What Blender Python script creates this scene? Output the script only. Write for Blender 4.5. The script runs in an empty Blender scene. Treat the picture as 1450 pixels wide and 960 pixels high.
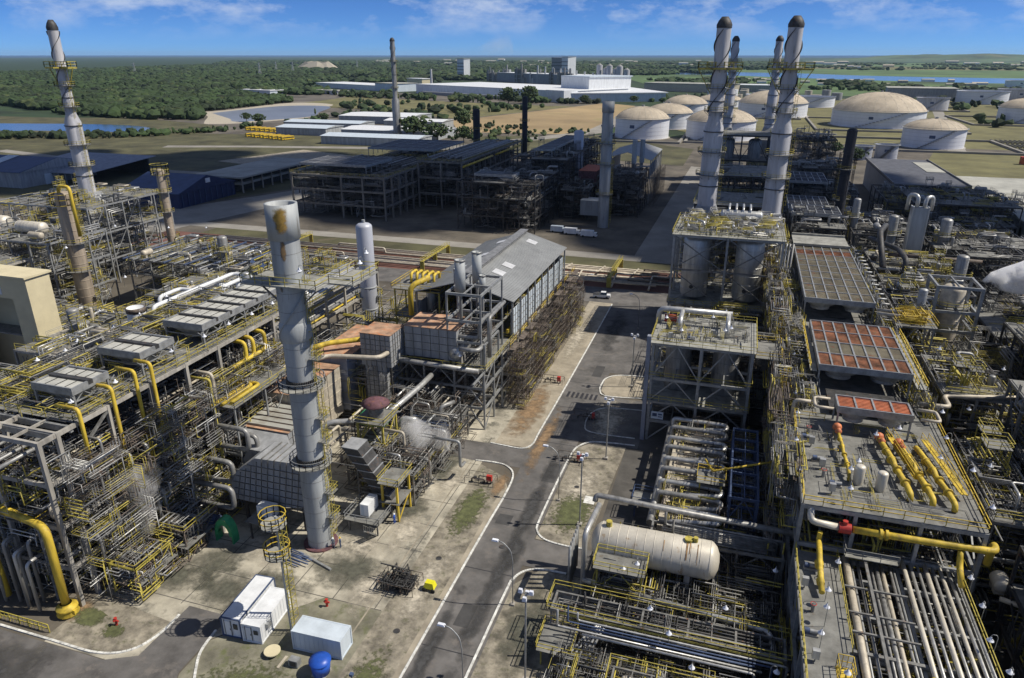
import bpy, math, random
from mathutils import Vector, Matrix, noise as mnoise
R = math.radians
S = bpy.context.scene
C = S.collection

# ------------------------------------------------------------------ camera, world, sun, exposure
HD, PIT, CAMZ = R(17.5), math.atan(402/1010.0), 65.0
cd = bpy.data.cameras.new('camera'); cam = bpy.data.objects.new('camera', cd); C.objects.link(cam)
cam.location = (0, 0, CAMZ); cam.rotation_euler = (R(90)-PIT, 0, HD)
cd.sensor_width = 36; cd.lens = 36*1010/1450; cd.clip_start = 0.5; cd.clip_end = 200000
S.camera = cam
SUN_EL = R(51); SAZ = math.atan2(2.7, 9.5)           # the sun stands towards +x and a little +y
sl = bpy.data.lights.new('sun', 'SUN'); sl.energy = 4.9; sl.angle = R(0.53); sl.color = (1.0, 0.93, 0.82)
so = bpy.data.objects.new('sun', sl); C.objects.link(so)
sdir = Vector((math.cos(SAZ)*math.cos(SUN_EL), math.sin(SAZ)*math.cos(SUN_EL), math.sin(SUN_EL)))
so.rotation_euler = sdir.to_track_quat('Z', 'Y').to_euler(); so.location = (200, 100, 400)
W = bpy.data.worlds.new('World'); S.world = W; W.use_nodes = True
nt = W.node_tree; nt.nodes.clear()
def N(nt, t, **k):
    n = nt.nodes.new(t)
    for a, b in k.items():
        if a.startswith('i_'): n.inputs[a[2:].replace('_', ' ')].default_value = b
        else: setattr(n, a, b)
    return n
sky = N(nt, 'ShaderNodeTexSky', sky_type='NISHITA', sun_disc=False, sun_elevation=SUN_EL, sun_rotation=math.pi/2-SAZ,
        altitude=7000, air_density=0.9, dust_density=0.05, ozone_density=4.0)
tc = N(nt, 'ShaderNodeTexCoord'); mp = N(nt, 'ShaderNodeMapping'); mp.inputs['Scale'].default_value = (3.8, 3.8, 9.5)
nz = N(nt, 'ShaderNodeTexNoise', i_Scale=2.6, i_Detail=8.0, i_Roughness=0.62)
rp = N(nt, 'ShaderNodeValToRGB'); rp.color_ramp.elements[0].position = 0.47; rp.color_ramp.elements[1].position = 0.64
sx = N(nt, 'ShaderNodeSeparateXYZ')
el = N(nt, 'ShaderNodeMapRange'); el.inputs['From Min'].default_value = 0.015; el.inputs['From Max'].default_value = 0.055
ml = N(nt, 'ShaderNodeMath', operation='MULTIPLY'); ml2 = N(nt, 'ShaderNodeMath', operation='MULTIPLY'); ml2.inputs[1].default_value = 0.55
tint = N(nt, 'ShaderNodeMixRGB', blend_type='MULTIPLY'); tint.inputs['Fac'].default_value = 1; tint.inputs['Color2'].default_value = (0.42, 0.66, 0.95, 1)
mixc = N(nt, 'ShaderNodeMixRGB'); mixc.inputs['Color2'].default_value = (6.6, 7.2, 8.2, 1)
bg = N(nt, 'ShaderNodeBackground'); bg.inputs['Strength'].default_value = 0.105
wo = N(nt, 'ShaderNodeOutputWorld')
L = nt.links.new
L(tc.outputs['Generated'], mp.inputs['Vector']); L(mp.outputs[0], nz.inputs['Vector']); L(nz.outputs[0], rp.inputs[0])
L(tc.outputs['Generated'], sx.inputs[0]); L(sx.outputs['Z'], el.inputs['Value']); L(rp.outputs[0], ml.inputs[0]); L(el.outputs[0], ml.inputs[1])
L(ml.outputs[0], ml2.inputs[0]); L(sky.outputs[0], tint.inputs['Color1']); L(tint.outputs[0], mixc.inputs['Color1']); L(ml2.outputs[0], mixc.inputs['Fac'])
L(mixc.outputs[0], bg.inputs['Color']); L(bg.outputs[0], wo.inputs['Surface'])
S.view_settings.view_transform = 'Standard'; S.view_settings.look = 'None'; S.view_settings.gamma = 1
S.view_settings.exposure = 0.04
S.render.engine = 'CYCLES'; S.cycles.max_bounces = 16; S.cycles.diffuse_bounces = 2; S.cycles.glossy_bounces = 2
S.cycles.transmission_bounces = 2; S.cycles.volume_bounces = 14; S.cycles.transparent_max_bounces = 12; S.cycles.use_denoising = True

# ------------------------------------------------------------------ materials
MATS = {}
def mat(name, col, rough=.7, metal=0., var=.18, scale=.6, rust=0., rustcol=(.23, .10, .04), streak=False, col2=None, bump=0.):
    m = bpy.data.materials.new(name); m.use_nodes = True; t = m.node_tree; p = t.nodes['Principled BSDF']; l = t.links.new
    g = N(t, 'ShaderNodeNewGeometry'); mpn = N(t, 'ShaderNodeMapping'); mpn.inputs['Scale'].default_value = (1, 1, .15 if streak else 1)
    l(g.outputs['Position'], mpn.inputs['Vector'])
    n1 = N(t, 'ShaderNodeTexNoise', i_Scale=scale, i_Detail=6.0, i_Roughness=.65); l(mpn.outputs[0], n1.inputs['Vector'])
    r1 = N(t, 'ShaderNodeMapRange'); r1.inputs['From Min'].default_value = .32; r1.inputs['From Max'].default_value = .68; l(n1.outputs[0], r1.inputs['Value'])
    mx = N(t, 'ShaderNodeMixRGB'); l(r1.outputs[0], mx.inputs['Fac'])
    c2 = col2 or tuple(min(1, c*(1+var)) for c in col); c1 = tuple(c*(1-var*1.3) for c in col) if not col2 else col
    mx.inputs['Color1'].default_value = (*c1, 1); mx.inputs['Color2'].default_value = (*c2, 1); out = mx.outputs[0]
    if rust > 0:
        n2 = N(t, 'ShaderNodeTexNoise', i_Scale=scale*1.7, i_Detail=8.0, i_Roughness=.7); l(mpn.outputs[0], n2.inputs['Vector'])
        r2 = N(t, 'ShaderNodeMapRange'); r2.inputs['From Min'].default_value = .70-rust*.35; r2.inputs['From Max'].default_value = .80-rust*.3; l(n2.outputs[0], r2.inputs['Value'])
        m2 = N(t, 'ShaderNodeMixRGB'); l(r2.outputs[0], m2.inputs['Fac']); l(out, m2.inputs['Color1']); m2.inputs['Color2'].default_value = (*rustcol, 1); out = m2.outputs[0]
    l(out, p.inputs['Base Color']); p.inputs['Roughness'].default_value = rough; p.inputs['Metallic'].default_value = metal
    if bump:
        b = N(t, 'ShaderNodeBump'); b.inputs['Strength'].default_value = bump; b.inputs['Distance'].default_value = .3; l(n1.outputs[0], b.inputs['Height']); l(b.outputs[0], p.inputs['Normal'])
    MATS[name] = m; return m
STEEL = mat('weathered_steel', (.20, .20, .19), .6, .2, .35, 1.2, .35)
STEELL = mat('galvanised_steel', (.33, .34, .34), .5, .35, .25, 1.0, .2)
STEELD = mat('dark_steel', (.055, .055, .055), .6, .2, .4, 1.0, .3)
STEELB = mat('blue_steel', (.06, .09, .17), .6, .1, .3, 1.0, .2)
BROWNST = mat('scaffold_steel', (.145, .12, .10), .8, .1, .5, 1.3, .4, (.15, .08, .055))
CONCF = mat('frame_concrete', (.36, .34, .30), .9, 0, .3, .7, .25, (.16, .12, .09), True)
SILV = mat('aluminium_cladding', (.52, .52, .50), .42, .55, .22, 1.3, .12, (.3, .26, .2), True)
SILVD = mat('dull_cladding', (.30, .30, .29), .5, .4, .3, 1.3, .3, (.17, .13, .09), True)
BEIGE = mat('beige_cladding', (.50, .45, .36), .6, .15, .22, 1.0, .25, (.28, .2, .12))
YEL = mat('yellow_paint', (.58, .42, .045), .6, 0, .35, .8, .38, (.33, .22, .07), True)
RAIL = mat('rail_yellow', (.44, .37, .07), .6, 0, .35, 1.5, .3, (.2, .16, .07))
ORANGE = mat('orange_primer', (.62, .20, .08), .6, 0, .3, 1.0, .2)
RED = mat('red_paint', (.45, .04, .03), .5, 0, .2, 1)
GREEN = mat('green_paint', (.04, .30, .12), .5, 0, .2, 1)
BLUE = mat('blue_plastic', (.02, .09, .45), .4, 0, .15, 1)
WHITE = mat('white_paint', (.72, .74, .75), .5, 0, .12, .6, .12, (.4, .33, .25), True)
WHITEB = mat('white_blue_paint', (.55, .62, .68), .5, 0, .1, .6, .1, (.35, .35, .33), True)
GRATE = mat('deck_grating', (.20, .20, .185), .85, .1, .3, .5, .3, (.13, .10, .07))
GRATEL = mat('light_grating', (.30, .30, .27), .85, .1, .3, .6, .25, (.17, .13, .08))
STACK = mat('stack_paint', (.36, .38, .385), .65, .05, .24, .45, .3, (.19, .18, .165), True)
STACKP = mat('stack_pale_paint', (.50, .50, .52), .6, .05, .2, .5, .28, (.27, .25, .23), True)
BLK = mat('black_strake', (.025, .025, .03), .7)
VESS = mat('vessel_pale_cladding', (.46, .48, .53), .5, .15, .08, .4, .03, (.3, .3, .3), True)
DRUMW = mat('drum_cladding', (.62, .58, .49), .5, .2, .15, .5, .3, (.35, .22, .10), True)
PLATE = mat('duct_plate', (.30, .31, .32), .7, .0, .2, .8, .1, (.12, .10, .08), True)
RUSTR = mat('rusty_roof', (.40, .25, .16), .85, 0, .4, .5, .5, (.48, .20, .09))
TUBEO = mat('orange_tube_bundle', (.31, .14, .075), .85, 0, .6, .45, .42, (.29, .22, .13))
TUBEB = mat('brown_tube_bundle', (.27, .24, .17), .8, 0, .3, .35, .35, (.30, .13, .07))
TUBEG = mat('grey_fan_panel', (.46, .46, .42), .75, .0, .2, .8, .25, (.22, .18, .13))
ROOFG = mat('grey_sheet_roof', (.30, .31, .31), .6, .15, .12, .25, .1, (.2, .19, .17))
ROOFW = mat('skylight_panel', (.55, .56, .57), .5)
CREAM = mat('cream_cladding', (.62, .55, .36), .7, 0, .08, .3)
NAVY = mat('navy_cladding', (.022, .035, .10), .6, .1, .2, .5)
NAVYL = mat('blue_sheet_roof', (.05, .08, .17), .55, .1, .15, .3)
FLAT = mat('faded_flat_roof', (.36, .36, .32), .85, 0, .22, .08, .3, (.24, .22, .18))
LIGHTM = mat('grey_wall_panel', (.27, .29, .34), .7, 0, .2, .4)
PURP = mat('maroon_rust', (.13, .06, .07), .8, 0, .4, 1.2, .4)
TANKW = mat('tank_white', (.72, .74, .78), .5, 0, .08, .1, .1, (.5, .45, .4), True)
DOME = mat('tank_dome_beige', (.47, .40, .30), .75, 0, .2, .09, .42, (.36, .31, .24))
GLASS = mat('dark_glass', (.03, .04, .05), .15, 0, .1)
RUBBER = mat('black_rubber', (.02, .02, .02), .8)
BUSY = mat('bus_yellow', (.62, .42, .03), .4)
BRICK = mat('orange_container', (.42, .10, .04), .7)
LAMPW = mat('lamp_shade_white', (.75, .78, .85), .4)
SKIN = mat('skin', (.35, .2, .13), .6); OVER = mat('grey_overall', (.16, .19, .24), .9)
# ground
ASPH = mat('road_asphalt', (.125, .119, .113), .92, 0, .35, .22, .45, (.16, .145, .13), bump=.15)
ASPHD = mat('yard_asphalt', (.085, .08, .072), .95, 0, .35, .2, .4, (.12, .11, .10))
CONC = mat('stained_concrete', (.40, .37, .295), .92, 0, .45, .16, .50, (.13, .125, .10), bump=.1)
GRAV = mat('gravel', (.25, .225, .175), .98, 0, .5, .5, .42, (.115, .115, .065), bump=.5)
GRAVG = mat('grassy_gravel', (.20, .19, .14), .98, 0, .4, .25, .5, (.12, .13, .06), bump=.5)
VERGE = mat('sandy_verge', (.34, .30, .23), .95, 0, .25, .3, .3, (.2, .18, .13))
RUSTG = mat('rust_stained_ground', (.30, .20, .11), .95, 0, .35, .5, .5, (.32, .27, .2))
REDG = mat('red_brown_soil', (.13, .06, .045), .95, 0, .4, .08, .4, (.06, .05, .04))
GRASSD = mat('dark_grass', (.085, .082, .038), .95, 0, .4, .05, .35, (.12, .10, .06))
GRASSL = mat('light_grass', (.155, .145, .06), .95, 0, .3, .04, .4, (.12, .12, .06))
PLANTG = mat('plant_ground', (.12, .105, .082), .95, 0, .4, .06, .4, (.07, .065, .055))
ROADC = mat('pale_road', (.27, .255, .225), .92, 0, .2, .06, .3, (.19, .18, .16))
SAND = mat('bare_brown_field', (.34, .25, .13), .95, 0, .3, .006, .4, (.25, .22, .10))
DIRT = mat('dark_dirt', (.13, .115, .095), .95, 0, .45, .02, .4, (.08, .09, .045))
CONCD = mat('frame_concrete_shade_tone', (.20, .19, .17), .9, 0, .3, .5, .3, (.11, .10, .08), True)  # darker copy of the frame concrete, with the cloud shade put into its colour
ASPH2 = mat('asphalt_repair', (.062, .061, .06), .9, 0, .2, .5)
WARMC = mat('warm_cladding', (.36, .30, .23), .6, .1, .25, .8, .35, (.2, .15, .1), True)
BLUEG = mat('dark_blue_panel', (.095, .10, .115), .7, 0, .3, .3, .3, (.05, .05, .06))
KERB = mat('white_kerb', (.66, .66, .62), .8, 0, .3, 1.2, .35, (.28, .26, .22))
BEACH = mat('pale_shore', (.42, .38, .30), .95)
LAND = mat('far_land', (.022, .045, .014), .95, 0, .5, .012, .35, (.07, .11, .03), bump=0)
FIELD = mat('river_plain', (.09, .15, .05), .95, 0, .5, .003, .3, (.05, .09, .035))
HILL = mat('hill_green', (.07, .11, .05), .95, 0, .5, .002, .45, (.15, .14, .07))
LEAF = mat('forest_foliage', (.028, .052, .014), .9, 0, .65, .012, .40, (.085, .105, .03))
LEAF2 = mat('tree_foliage', (.05, .08, .025), .9, 0, .45, .3, .2, (.11, .13, .04))
BARK = mat('bark', (.12, .09, .06), .9)
def water(name, col, rough):
    m = mat(name, col, rough, 0, .2, .01); m.node_tree.nodes['Principled BSDF'].inputs['Specular IOR Level'].default_value = .5; return m
WATER = water('pond_water', (.05, .085, .14), .12); WATG = water('reservoir_water', (.20, .22, .25), .35); SEA = mat('sea_water', (.008, .04, .14), .95, 0, .2, .0005); SEA.node_tree.nodes['Principled BSDF'].inputs['Specular IOR Level'].default_value = .1
def decal(name, col, thr=.5, scale=.9, soft=.28, fall=(2, 2, 0)):
    m = mat(name, col, .92, 0, .35, 1.2); t = m.node_tree; l = t.links.new; p = t.nodes['Principled BSDF']
    g = N(t, 'ShaderNodeTexCoord'); ge = N(t, 'ShaderNodeNewGeometry'); n = N(t, 'ShaderNodeTexNoise', i_Scale=scale, i_Detail=7.0, i_Roughness=.65); l(ge.outputs['Position'], n.inputs['Vector'])
    sb = N(t, 'ShaderNodeVectorMath', operation='SUBTRACT'); sb.inputs[1].default_value = (.5, .5, .5); l(g.outputs['Generated'], sb.inputs[0])
    mu = N(t, 'ShaderNodeVectorMath', operation='MULTIPLY'); mu.inputs[1].default_value = fall; l(sb.outputs[0], mu.inputs[0])
    le = N(t, 'ShaderNodeVectorMath', operation='LENGTH'); l(mu.outputs[0], le.inputs[0]); sc = N(t, 'ShaderNodeMath', operation='MULTIPLY'); sc.inputs[1].default_value = .5; l(le.outputs['Value'], sc.inputs[0])
    su = N(t, 'ShaderNodeMath', operation='SUBTRACT'); l(n.outputs[0], su.inputs[0]); l(sc.outputs[0], su.inputs[1])
    r = N(t, 'ShaderNodeMapRange'); r.inputs['From Min'].default_value = thr-.5; r.inputs['From Max'].default_value = thr-.5+soft; l(su.outputs[0], r.inputs['Value']); l(r.outputs[0], p.inputs['Alpha']); return m
STAIN = decal('oil_stain_film', (.10, .10, .075), .53, .35, .4); PALE = decal('pale_dust_film', (.44, .40, .32), .56, .3, .4); DARKF = decal('dark_tyre_film', (.055, .055, .055), .56, .3, .4); RUSTF = decal('rust_film', (.27, .18, .10), .53, .5, .4); WEED = decal('weed_film', (.10, .11, .045), .57, 1.6, .2)
CLOUDM = mat('cloud_white', (.8, .8, .8), 1)
def volmat(name, dens, scale, fall=(0, 2, 2), det=5.0, amp=2.6, col=(1, 1, 1), anis=.1):
    m = bpy.data.materials.new(name); m.use_nodes = True; t = m.node_tree; t.nodes.clear(); l = t.links.new
    v = N(t, 'ShaderNodeVolumePrincipled'); v.inputs['Color'].default_value = (*col, 1); v.inputs['Anisotropy'].default_value = anis
    g = N(t, 'ShaderNodeTexCoord'); n = N(t, 'ShaderNodeTexNoise', i_Scale=scale, i_Detail=det, i_Roughness=.6); l(g.outputs['Object'], n.inputs['Vector'])
    sb = N(t, 'ShaderNodeVectorMath', operation='SUBTRACT'); sb.inputs[1].default_value = (.5, .5, .5); l(g.outputs['Generated'], sb.inputs[0])
    mu = N(t, 'ShaderNodeVectorMath', operation='MULTIPLY'); mu.inputs[1].default_value = fall; l(sb.outputs[0], mu.inputs[0])
    le = N(t, 'ShaderNodeVectorMath', operation='LENGTH'); l(mu.outputs[0], le.inputs[0])
    su = N(t, 'ShaderNodeMath', operation='SUBTRACT'); l(n.outputs[0], su.inputs[0])
    n1_ = N(t, 'ShaderNodeMath', operation='MULTIPLY_ADD'); n1_.inputs[1].default_value = amp; n1_.inputs[2].default_value = .6-amp/2; l(n.outputs[0], n1_.inputs[0]); l(n1_.outputs[0], su.inputs[0])
    sc = N(t, 'ShaderNodeMath', operation='MULTIPLY'); sc.inputs[1].default_value = .95; l(le.outputs['Value'], sc.inputs[0]); l(sc.outputs[0], su.inputs[1])
    r = N(t, 'ShaderNodeMapRange'); r.inputs['From Min'].default_value = -.12; r.inputs['From Max'].default_value = .55; r.inputs['To Max'].default_value = dens
    l(su.outputs[0], r.inputs['Value']); l(r.outputs[0], v.inputs['Density'])
    o = N(t, 'ShaderNodeOutputMaterial'); l(v.outputs[0], o.inputs['Volume']); return m

# ------------------------------------------------------------------ mesh builder
def fillet(pts, rad):
    pts = [Vector(p) for p in pts]
    if rad <= 0 or len(pts) < 3: return pts
    out = [pts[0]]
    for i in range(1, len(pts)-1):
        a, b, c = pts[i-1], pts[i], pts[i+1]; u = a-b; w = c-b; lu, lw = u.length, w.length
        d = min(rad, lu*.45, lw*.45)
        if d < .02: out.append(b); continue
        p, q = b+u*(d/lu), b+w*(d/lw)
        for t in (0, .33, .67, 1): out.append(p*(1-t)**2+b*2*t*(1-t)+q*t*t)
    out.append(pts[-1]); return out
class MB:
    def __init__(s): s.v = []; s.f = []; s.sm = []
    def quad(s, *p): b = len(s.v); s.v += [tuple(x) for x in p]; s.f.append(tuple(range(b, b+len(p)))); s.sm.append(False); return s
    def hexa(s, p):
        b = len(s.v); s.v += [tuple(x) for x in p]
        for q in ((0, 3, 2, 1), (4, 5, 6, 7), (0, 1, 5, 4), (1, 2, 6, 5), (2, 3, 7, 6), (3, 0, 4, 7)): s.f.append(tuple(b+i for i in q)); s.sm.append(False)
        return s
    def box(s, x0, x1, y0, y1, z0, z1, tx=0, ty=0):
        return s.hexa([(x0, y0, z0), (x1, y0, z0), (x1, y1, z0), (x0, y1, z0), (x0+tx, y0+ty, z1), (x1-tx, y0+ty, z1), (x1-tx, y1-ty, z1), (x0+tx, y1-ty, z1)])
    def beam(s, p, q, w, h=None):
        p, q = Vector(p), Vector(q); h = h or w; d = q-p
        if d.length < 1e-4: return s
        d.normalize(); up = Vector((0, 0, 1)) if abs(d.z) < .95 else Vector((0, 1, 0))
        a = d.cross(up).normalized()*(w/2); b = a.cross(d).normalized()*(h/2)
        return s.hexa([p-a-b, p+a-b, p+a+b, p-a+b, q-a-b, q+a-b, q+a+b, q-a+b])
    def tube(s, pts, r, n=8, bend=None, caps=True):
        pts = fillet(pts, r*2.6 if bend is None else bend); m = len(pts)
        if m < 2: return s
        T = []
        for i in range(m):
            d = pts[min(i+1, m-1)]-pts[max(i-1, 0)]
            T.append(d.normalized() if d.length > 1e-6 else Vector((0, 0, 1)))
        u = T[0].orthogonal().normalized(); base = len(s.v)
        for i in range(m):
            u = (u-T[i]*u.dot(T[i]))
            u = u.normalized() if u.length > 1e-5 else T[i].orthogonal().normalized()
            w = T[i].cross(u)
            for k in range(n):
                a = 2*math.pi*k/n; s.v.append(tuple(pts[i]+(u*math.cos(a)+w*math.sin(a))*r))
        for i in range(m-1):
            for k in range(n):
                a = base+i*n; s.f.append((a+k, a+(k+1) % n, a+n+(k+1) % n, a+n+k)); s.sm.append(True)
        if caps:
            s.f.append(tuple(base+k for k in reversed(range(n)))); s.f.append(tuple(base+(m-1)*n+k for k in range(n))); s.sm += [False, False]
        return s
    def lathe(s, c, prof, n=24, axis='z', smooth=True, a0=0, a1=None):
        full = a1 is None; a1 = 2*math.pi if full else a1; base = len(s.v); k_ = n if full else n+1
        for r, z in prof:
            for k in range(k_):
                a = a0+(a1-a0)*k/n; x, y = r*math.cos(a), r*math.sin(a)
                p = (x, y, z) if axis == 'z' else ((z, x, y) if axis == 'x' else (y, z, x))
                s.v.append((c[0]+p[0], c[1]+p[1], c[2]+p[2]))
        for i in range(len(prof)-1):
            for k in range(n):
                a = base+i*k_; k2 = (k+1) % k_; s.f.append((a+k, a+k2, a+k_+k2, a+k_+k)); s.sm.append(smooth)
        return s
    def cyl(s, c, r, h, n=16, axis='z', r2=None):
        r2 = r if r2 is None else r2
        return s.lathe(c, [(.001, 0), (r, 0)], n, axis, False).lathe(c, [(r, 0), (r2, h)], n, axis).lathe(c, [(r2, h), (.001, h)], n, axis, False)
    def rail(s, pts, h=1.1, sp=2.2, w=.06, closed=False, mid=2):
        pts = [Vector(p) for p in pts]
        if closed: pts.append(pts[0])
        for a, b in zip(pts, pts[1:]):
            d = (b-a).length; k = max(1, round(d/sp))
            for i in range(k+1):
                p = a.lerp(b, i/k); s.beam(p, p+Vector((0, 0, h)), w)
            for j in range(mid): z = Vector((0, 0, h*(1-j*.5))); s.beam(a+z, b+z, w)
        return s
    def ladder(s, p, h, d=(1, 0), cage=True, w=.06):
        x, y, z = p; px, py = -d[1]*.25, d[0]*.25
        s.beam((x+px, y+py, z), (x+px, y+py, z+h), w); s.beam((x-px, y-py, z), (x-px, y-py, z+h), w)
        k = 0
        while k < h: s.beam((x+px, y+py, z+k), (x-px, y-py, z+k), .045); k += .5
        if cage:
            k = 2.2
            while k < h:
                q = [(x+px*1.6, y+py*1.6, z+k), (x+px*1.6+d[0]*.6, y+py*1.6+d[1]*.6, z+k), (x-px*1.6+d[0]*.6, y-py*1.6+d[1]*.6, z+k), (x-px*1.6, y-py*1.6, z+k)]
                for a, b in zip(q, q[1:]): s.beam(a, b, .05)
                k += 1.1
            for q in ((px*1.6+d[0]*.6, py*1.6+d[1]*.6), (-px*1.6+d[0]*.6, -py*1.6+d[1]*.6)): s.beam((x+q[0], y+q[1], z+2.2), (x+q[0], y+q[1], z+h), .045)
        return s
    def blob(s, c, r, rnd, rz=None, n=1):
        t = (1+5**.5)/2; V = [(-1, t, 0), (1, t, 0), (-1, -t, 0), (1, -t, 0), (0, -1, t), (0, 1, t), (0, -1, -t), (0, 1, -t), (t, 0, -1), (t, 0, 1), (-t, 0, -1), (-t, 0, 1)]
        F = [(0, 11, 5), (0, 5, 1), (0, 1, 7), (0, 7, 10), (0, 10, 11), (1, 5, 9), (5, 11, 4), (11, 10, 2), (10, 7, 6), (7, 1, 8), (3, 9, 4), (3, 4, 2), (3, 2, 6), (3, 6, 8), (3, 8, 9), (4, 9, 5), (2, 4, 11), (6, 2, 10), (8, 6, 7), (9, 8, 1)]
        b = len(s.v); rz = rz or r; ca, sa = math.cos(rnd.random()*6), math.sin(rnd.random()*6)
        for x, y, z in V:
            k = rnd.uniform(.6, 1.25)/1.9; x, y = x*ca-y*sa, x*sa+y*ca
            s.v.append((c[0]+x*r*k, c[1]+y*r*k, c[2]+z*rz*k))
        for f in F: s.f.append(tuple(b+i for i in f)); s.sm.append(False)
        return s
PAR = {}
def link(name, mb, m, parent=None, origin=None):
    if parent is not None: o0 = PAR[parent.name]
    elif origin is not None: o0 = origin
    else:
        xs = [v[0] for v in mb.v]; ys = [v[1] for v in mb.v]; zs = [v[2] for v in mb.v]
        o0 = ((min(xs)+max(xs))/2, (min(ys)+max(ys))/2, min(zs))
    me = bpy.data.meshes.new(name); me.from_pydata([(a-o0[0], b-o0[1], c-o0[2]) for a, b, c in mb.v], [], mb.f)
    me.polygons.foreach_set('use_smooth', mb.sm); me.materials.append(m); me.update()
    o = bpy.data.objects.new(name, me); C.objects.link(o)
    if parent is not None: o.parent = parent
    else: o.location = o0
    PAR[o.name] = o0
    return o
def thing(name, label, cat, loc, group=None):
    o = bpy.data.objects.new(name, None); C.objects.link(o); o.location = loc; o.empty_display_size = .5
    o['label'] = label; o['category'] = cat
    if group: o['group'] = group
    PAR[o.name] = tuple(loc); return o
def solo(name, mb, m, label, cat, group=None, kind=None):
    o = link(name, mb, m); o['label'] = label; o['category'] = cat
    if group: o['group'] = group
    if kind: o['kind'] = kind
    return o
def part(name, mb, m, parent, label=None):
    if not mb.v: return None
    o = link(name, mb, m, parent)
    if label: o['label'] = label
    return o
def struct(name, mb, m):
    o = link(name, mb, m); o['kind'] = 'structure'; return o
KIDS = {}
def copy_tree(o, loc, rotz=0, label=None, scale=None):
    if o.name not in KIDS: KIDS[o.name] = list(o.children)
    c = o.copy(); C.objects.link(c); c.location = loc; c.rotation_euler = (0, 0, rotz)
    if scale: c.scale = scale
    if label: c['label'] = label
    for ch in KIDS[o.name]:
        d = ch.copy(); C.objects.link(d); d.parent = c
        for g in ch.children: e = g.copy(); C.objects.link(e); e.parent = d
    return c
def sheet(name, pts, z, m, kind='structure'):
    mb = MB(); mb.quad(*[(x, y, z) for x, y in pts])
    o = link(name, mb, m, origin=(pts[0][0], pts[0][1], 0)); o['kind'] = kind; return o
def curve(pts, k=6):
    """Catmull-Rom through 2-D points"""
    P = [pts[0]]+list(pts)+[pts[-1]]; out = []
    for i in range(1, len(P)-2):
        p0, p1, p2, p3 = P[i-1:i+3]
        for j in range(k):
            t = j/k; out.append(tuple(.5*((2*p1[a])+(-p0[a]+p2[a])*t+(2*p0[a]-5*p1[a]+4*p2[a]-p3[a])*t*t+(-p0[a]+3*p1[a]-3*p2[a]+p3[a])*t**3) for a in (0, 1)))
    out.append(tuple(pts[-1])); return out
# ------------------------------------------------------------------ ground, roads, water
def ring_sheet(name, r0, r1, z, m, n=96, a0=0, a1=2*math.pi):
    mb = MB(); rs = [r0*(r1/r0)**(i/8) for i in range(9)]
    for i in range(8):
        for k in range(n):
            t0, t1 = a0+(a1-a0)*k/n, a0+(a1-a0)*(k+1)/n
            mb.quad(*[(r*math.cos(t), r*math.sin(t), z) for r, t in ((rs[i], t0), (rs[i+1], t0), (rs[i+1], t1), (rs[i], t1))])
    return struct(name, mb, m)
mb = MB(); mb.quad((-21000, -3000, -.35), (21000, -3000, -.35), (21000, 24500, -.35), (-21000, 24500, -.35)); struct('ground', mb, LAND)
mb = MB(); mb.quad((-120000, -40000, -1.2), (120000, -40000, -1.2), (120000, 150000, -1.2), (-120000, 150000, -1.2)); struct('sea', mb, SEA)
sheet('plain', [(-150, 1500), (900, 1150), (3500, 2200), (9000, 9000), (2500, 9000), (-500, 5200), (-500, 2800)], -.15, FIELD)
sheet('river', curve([(-500, 2750), (-166, 2800), (146, 2480), (420, 2250), (900, 2100), (2600, 2200), (2700, 2700), (1000, 2620), (600, 2680), (350, 2850), (160, 3120), (-200, 3250), (-500, 3050)], 4), -.08, WATER)
sheet('bright_meadow', curve([(0, 4400), (900, 4000), (2400, 4100), (4600, 4500), (4600, 5600), (2400, 5200), (900, 5100), (0, 5200)], 4), -.10, GRASSL)
# hills far right and a low ridge behind the town
def ridge(name, x0, x1, y, dep, h, seed, m=HILL):
    mb = MB(); nx, ny = 60, 8; g = []
    for j in range(ny+1):
        for i in range(nx+1):
            u, v = i/nx, j/ny; x = x0+(x1-x0)*u; yy = y+dep*v
            z = -2+h*math.sin(math.pi*v)*min(1, u*4, (1-u)*4)*(.65+.55*mnoise.noise(Vector((u*5+seed, v*2, seed)))+.25*mnoise.noise(Vector((u*17, v*5, seed))))
            g.append((x, yy, z))
    mb.v = g
    for j in range(ny):
        for i in range(nx): a = j*(nx+1)+i; mb.f.append((a, a+1, a+nx+2, a+nx+1)); mb.sm.append(True)
    return struct(name, mb, m)
ridge('hills', 2200, 8200, 7600, 3200, 125, 3.1)
ridge('hills', 600, 5200, 9000, 3000, 95, 7.7)
ridge('hills', 4400, 9000, 6200, 1500, 150, 5.2)
# plant ground
sheet('plant_ground', [(-520, -60), (210, -60), (240, 620), (-120, 640), (-330, 620), (-560, 470)], 0.0, PLANTG)
sheet('grass_field', [(-470, 256), (-250, 262), (-212, 345), (-190, 480), (-360, 560), (-640, 520), (-620, 380)], .02, GRASSD)
sheet('grass_field', [(-200, 226.5), (-16, 226.5), (-16, 236), (-200, 236)], .02, GRASSD)
sheet('grass_field', [(-160, 500), (-35, 470), (-35, 560), (-130, 640), (-230, 590)], .03, GRASSD)
sheet('grass_field', [(100, 475), (230, 480), (260, 600), (130, 590)], .03, GRASSL)
sheet('grass_field', [(40, 600), (500, 560), (700, 1500), (-20, 1250), (-60, 700)], -.05, GRASSL)
sheet('earth_plot', [(-560, 470), (-330, 620), (-250, 592), (-128, 640), (-100, 1000), (-420, 1250), (-900, 1300), (-700, 700)], -.1, DIRT)
sheet('bare_field', [(-300, 735), (-225, 990), (-199, 1085), (-148, 1034), (-128, 655), (-190, 600), (-254, 640)], -.02, SAND)
sheet('grass_field', [(-620, 900), (-460, 860), (-300, 760), (-225, 1000), (-330, 1010), (-640, 1130)], -.04, GRASSL)
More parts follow.
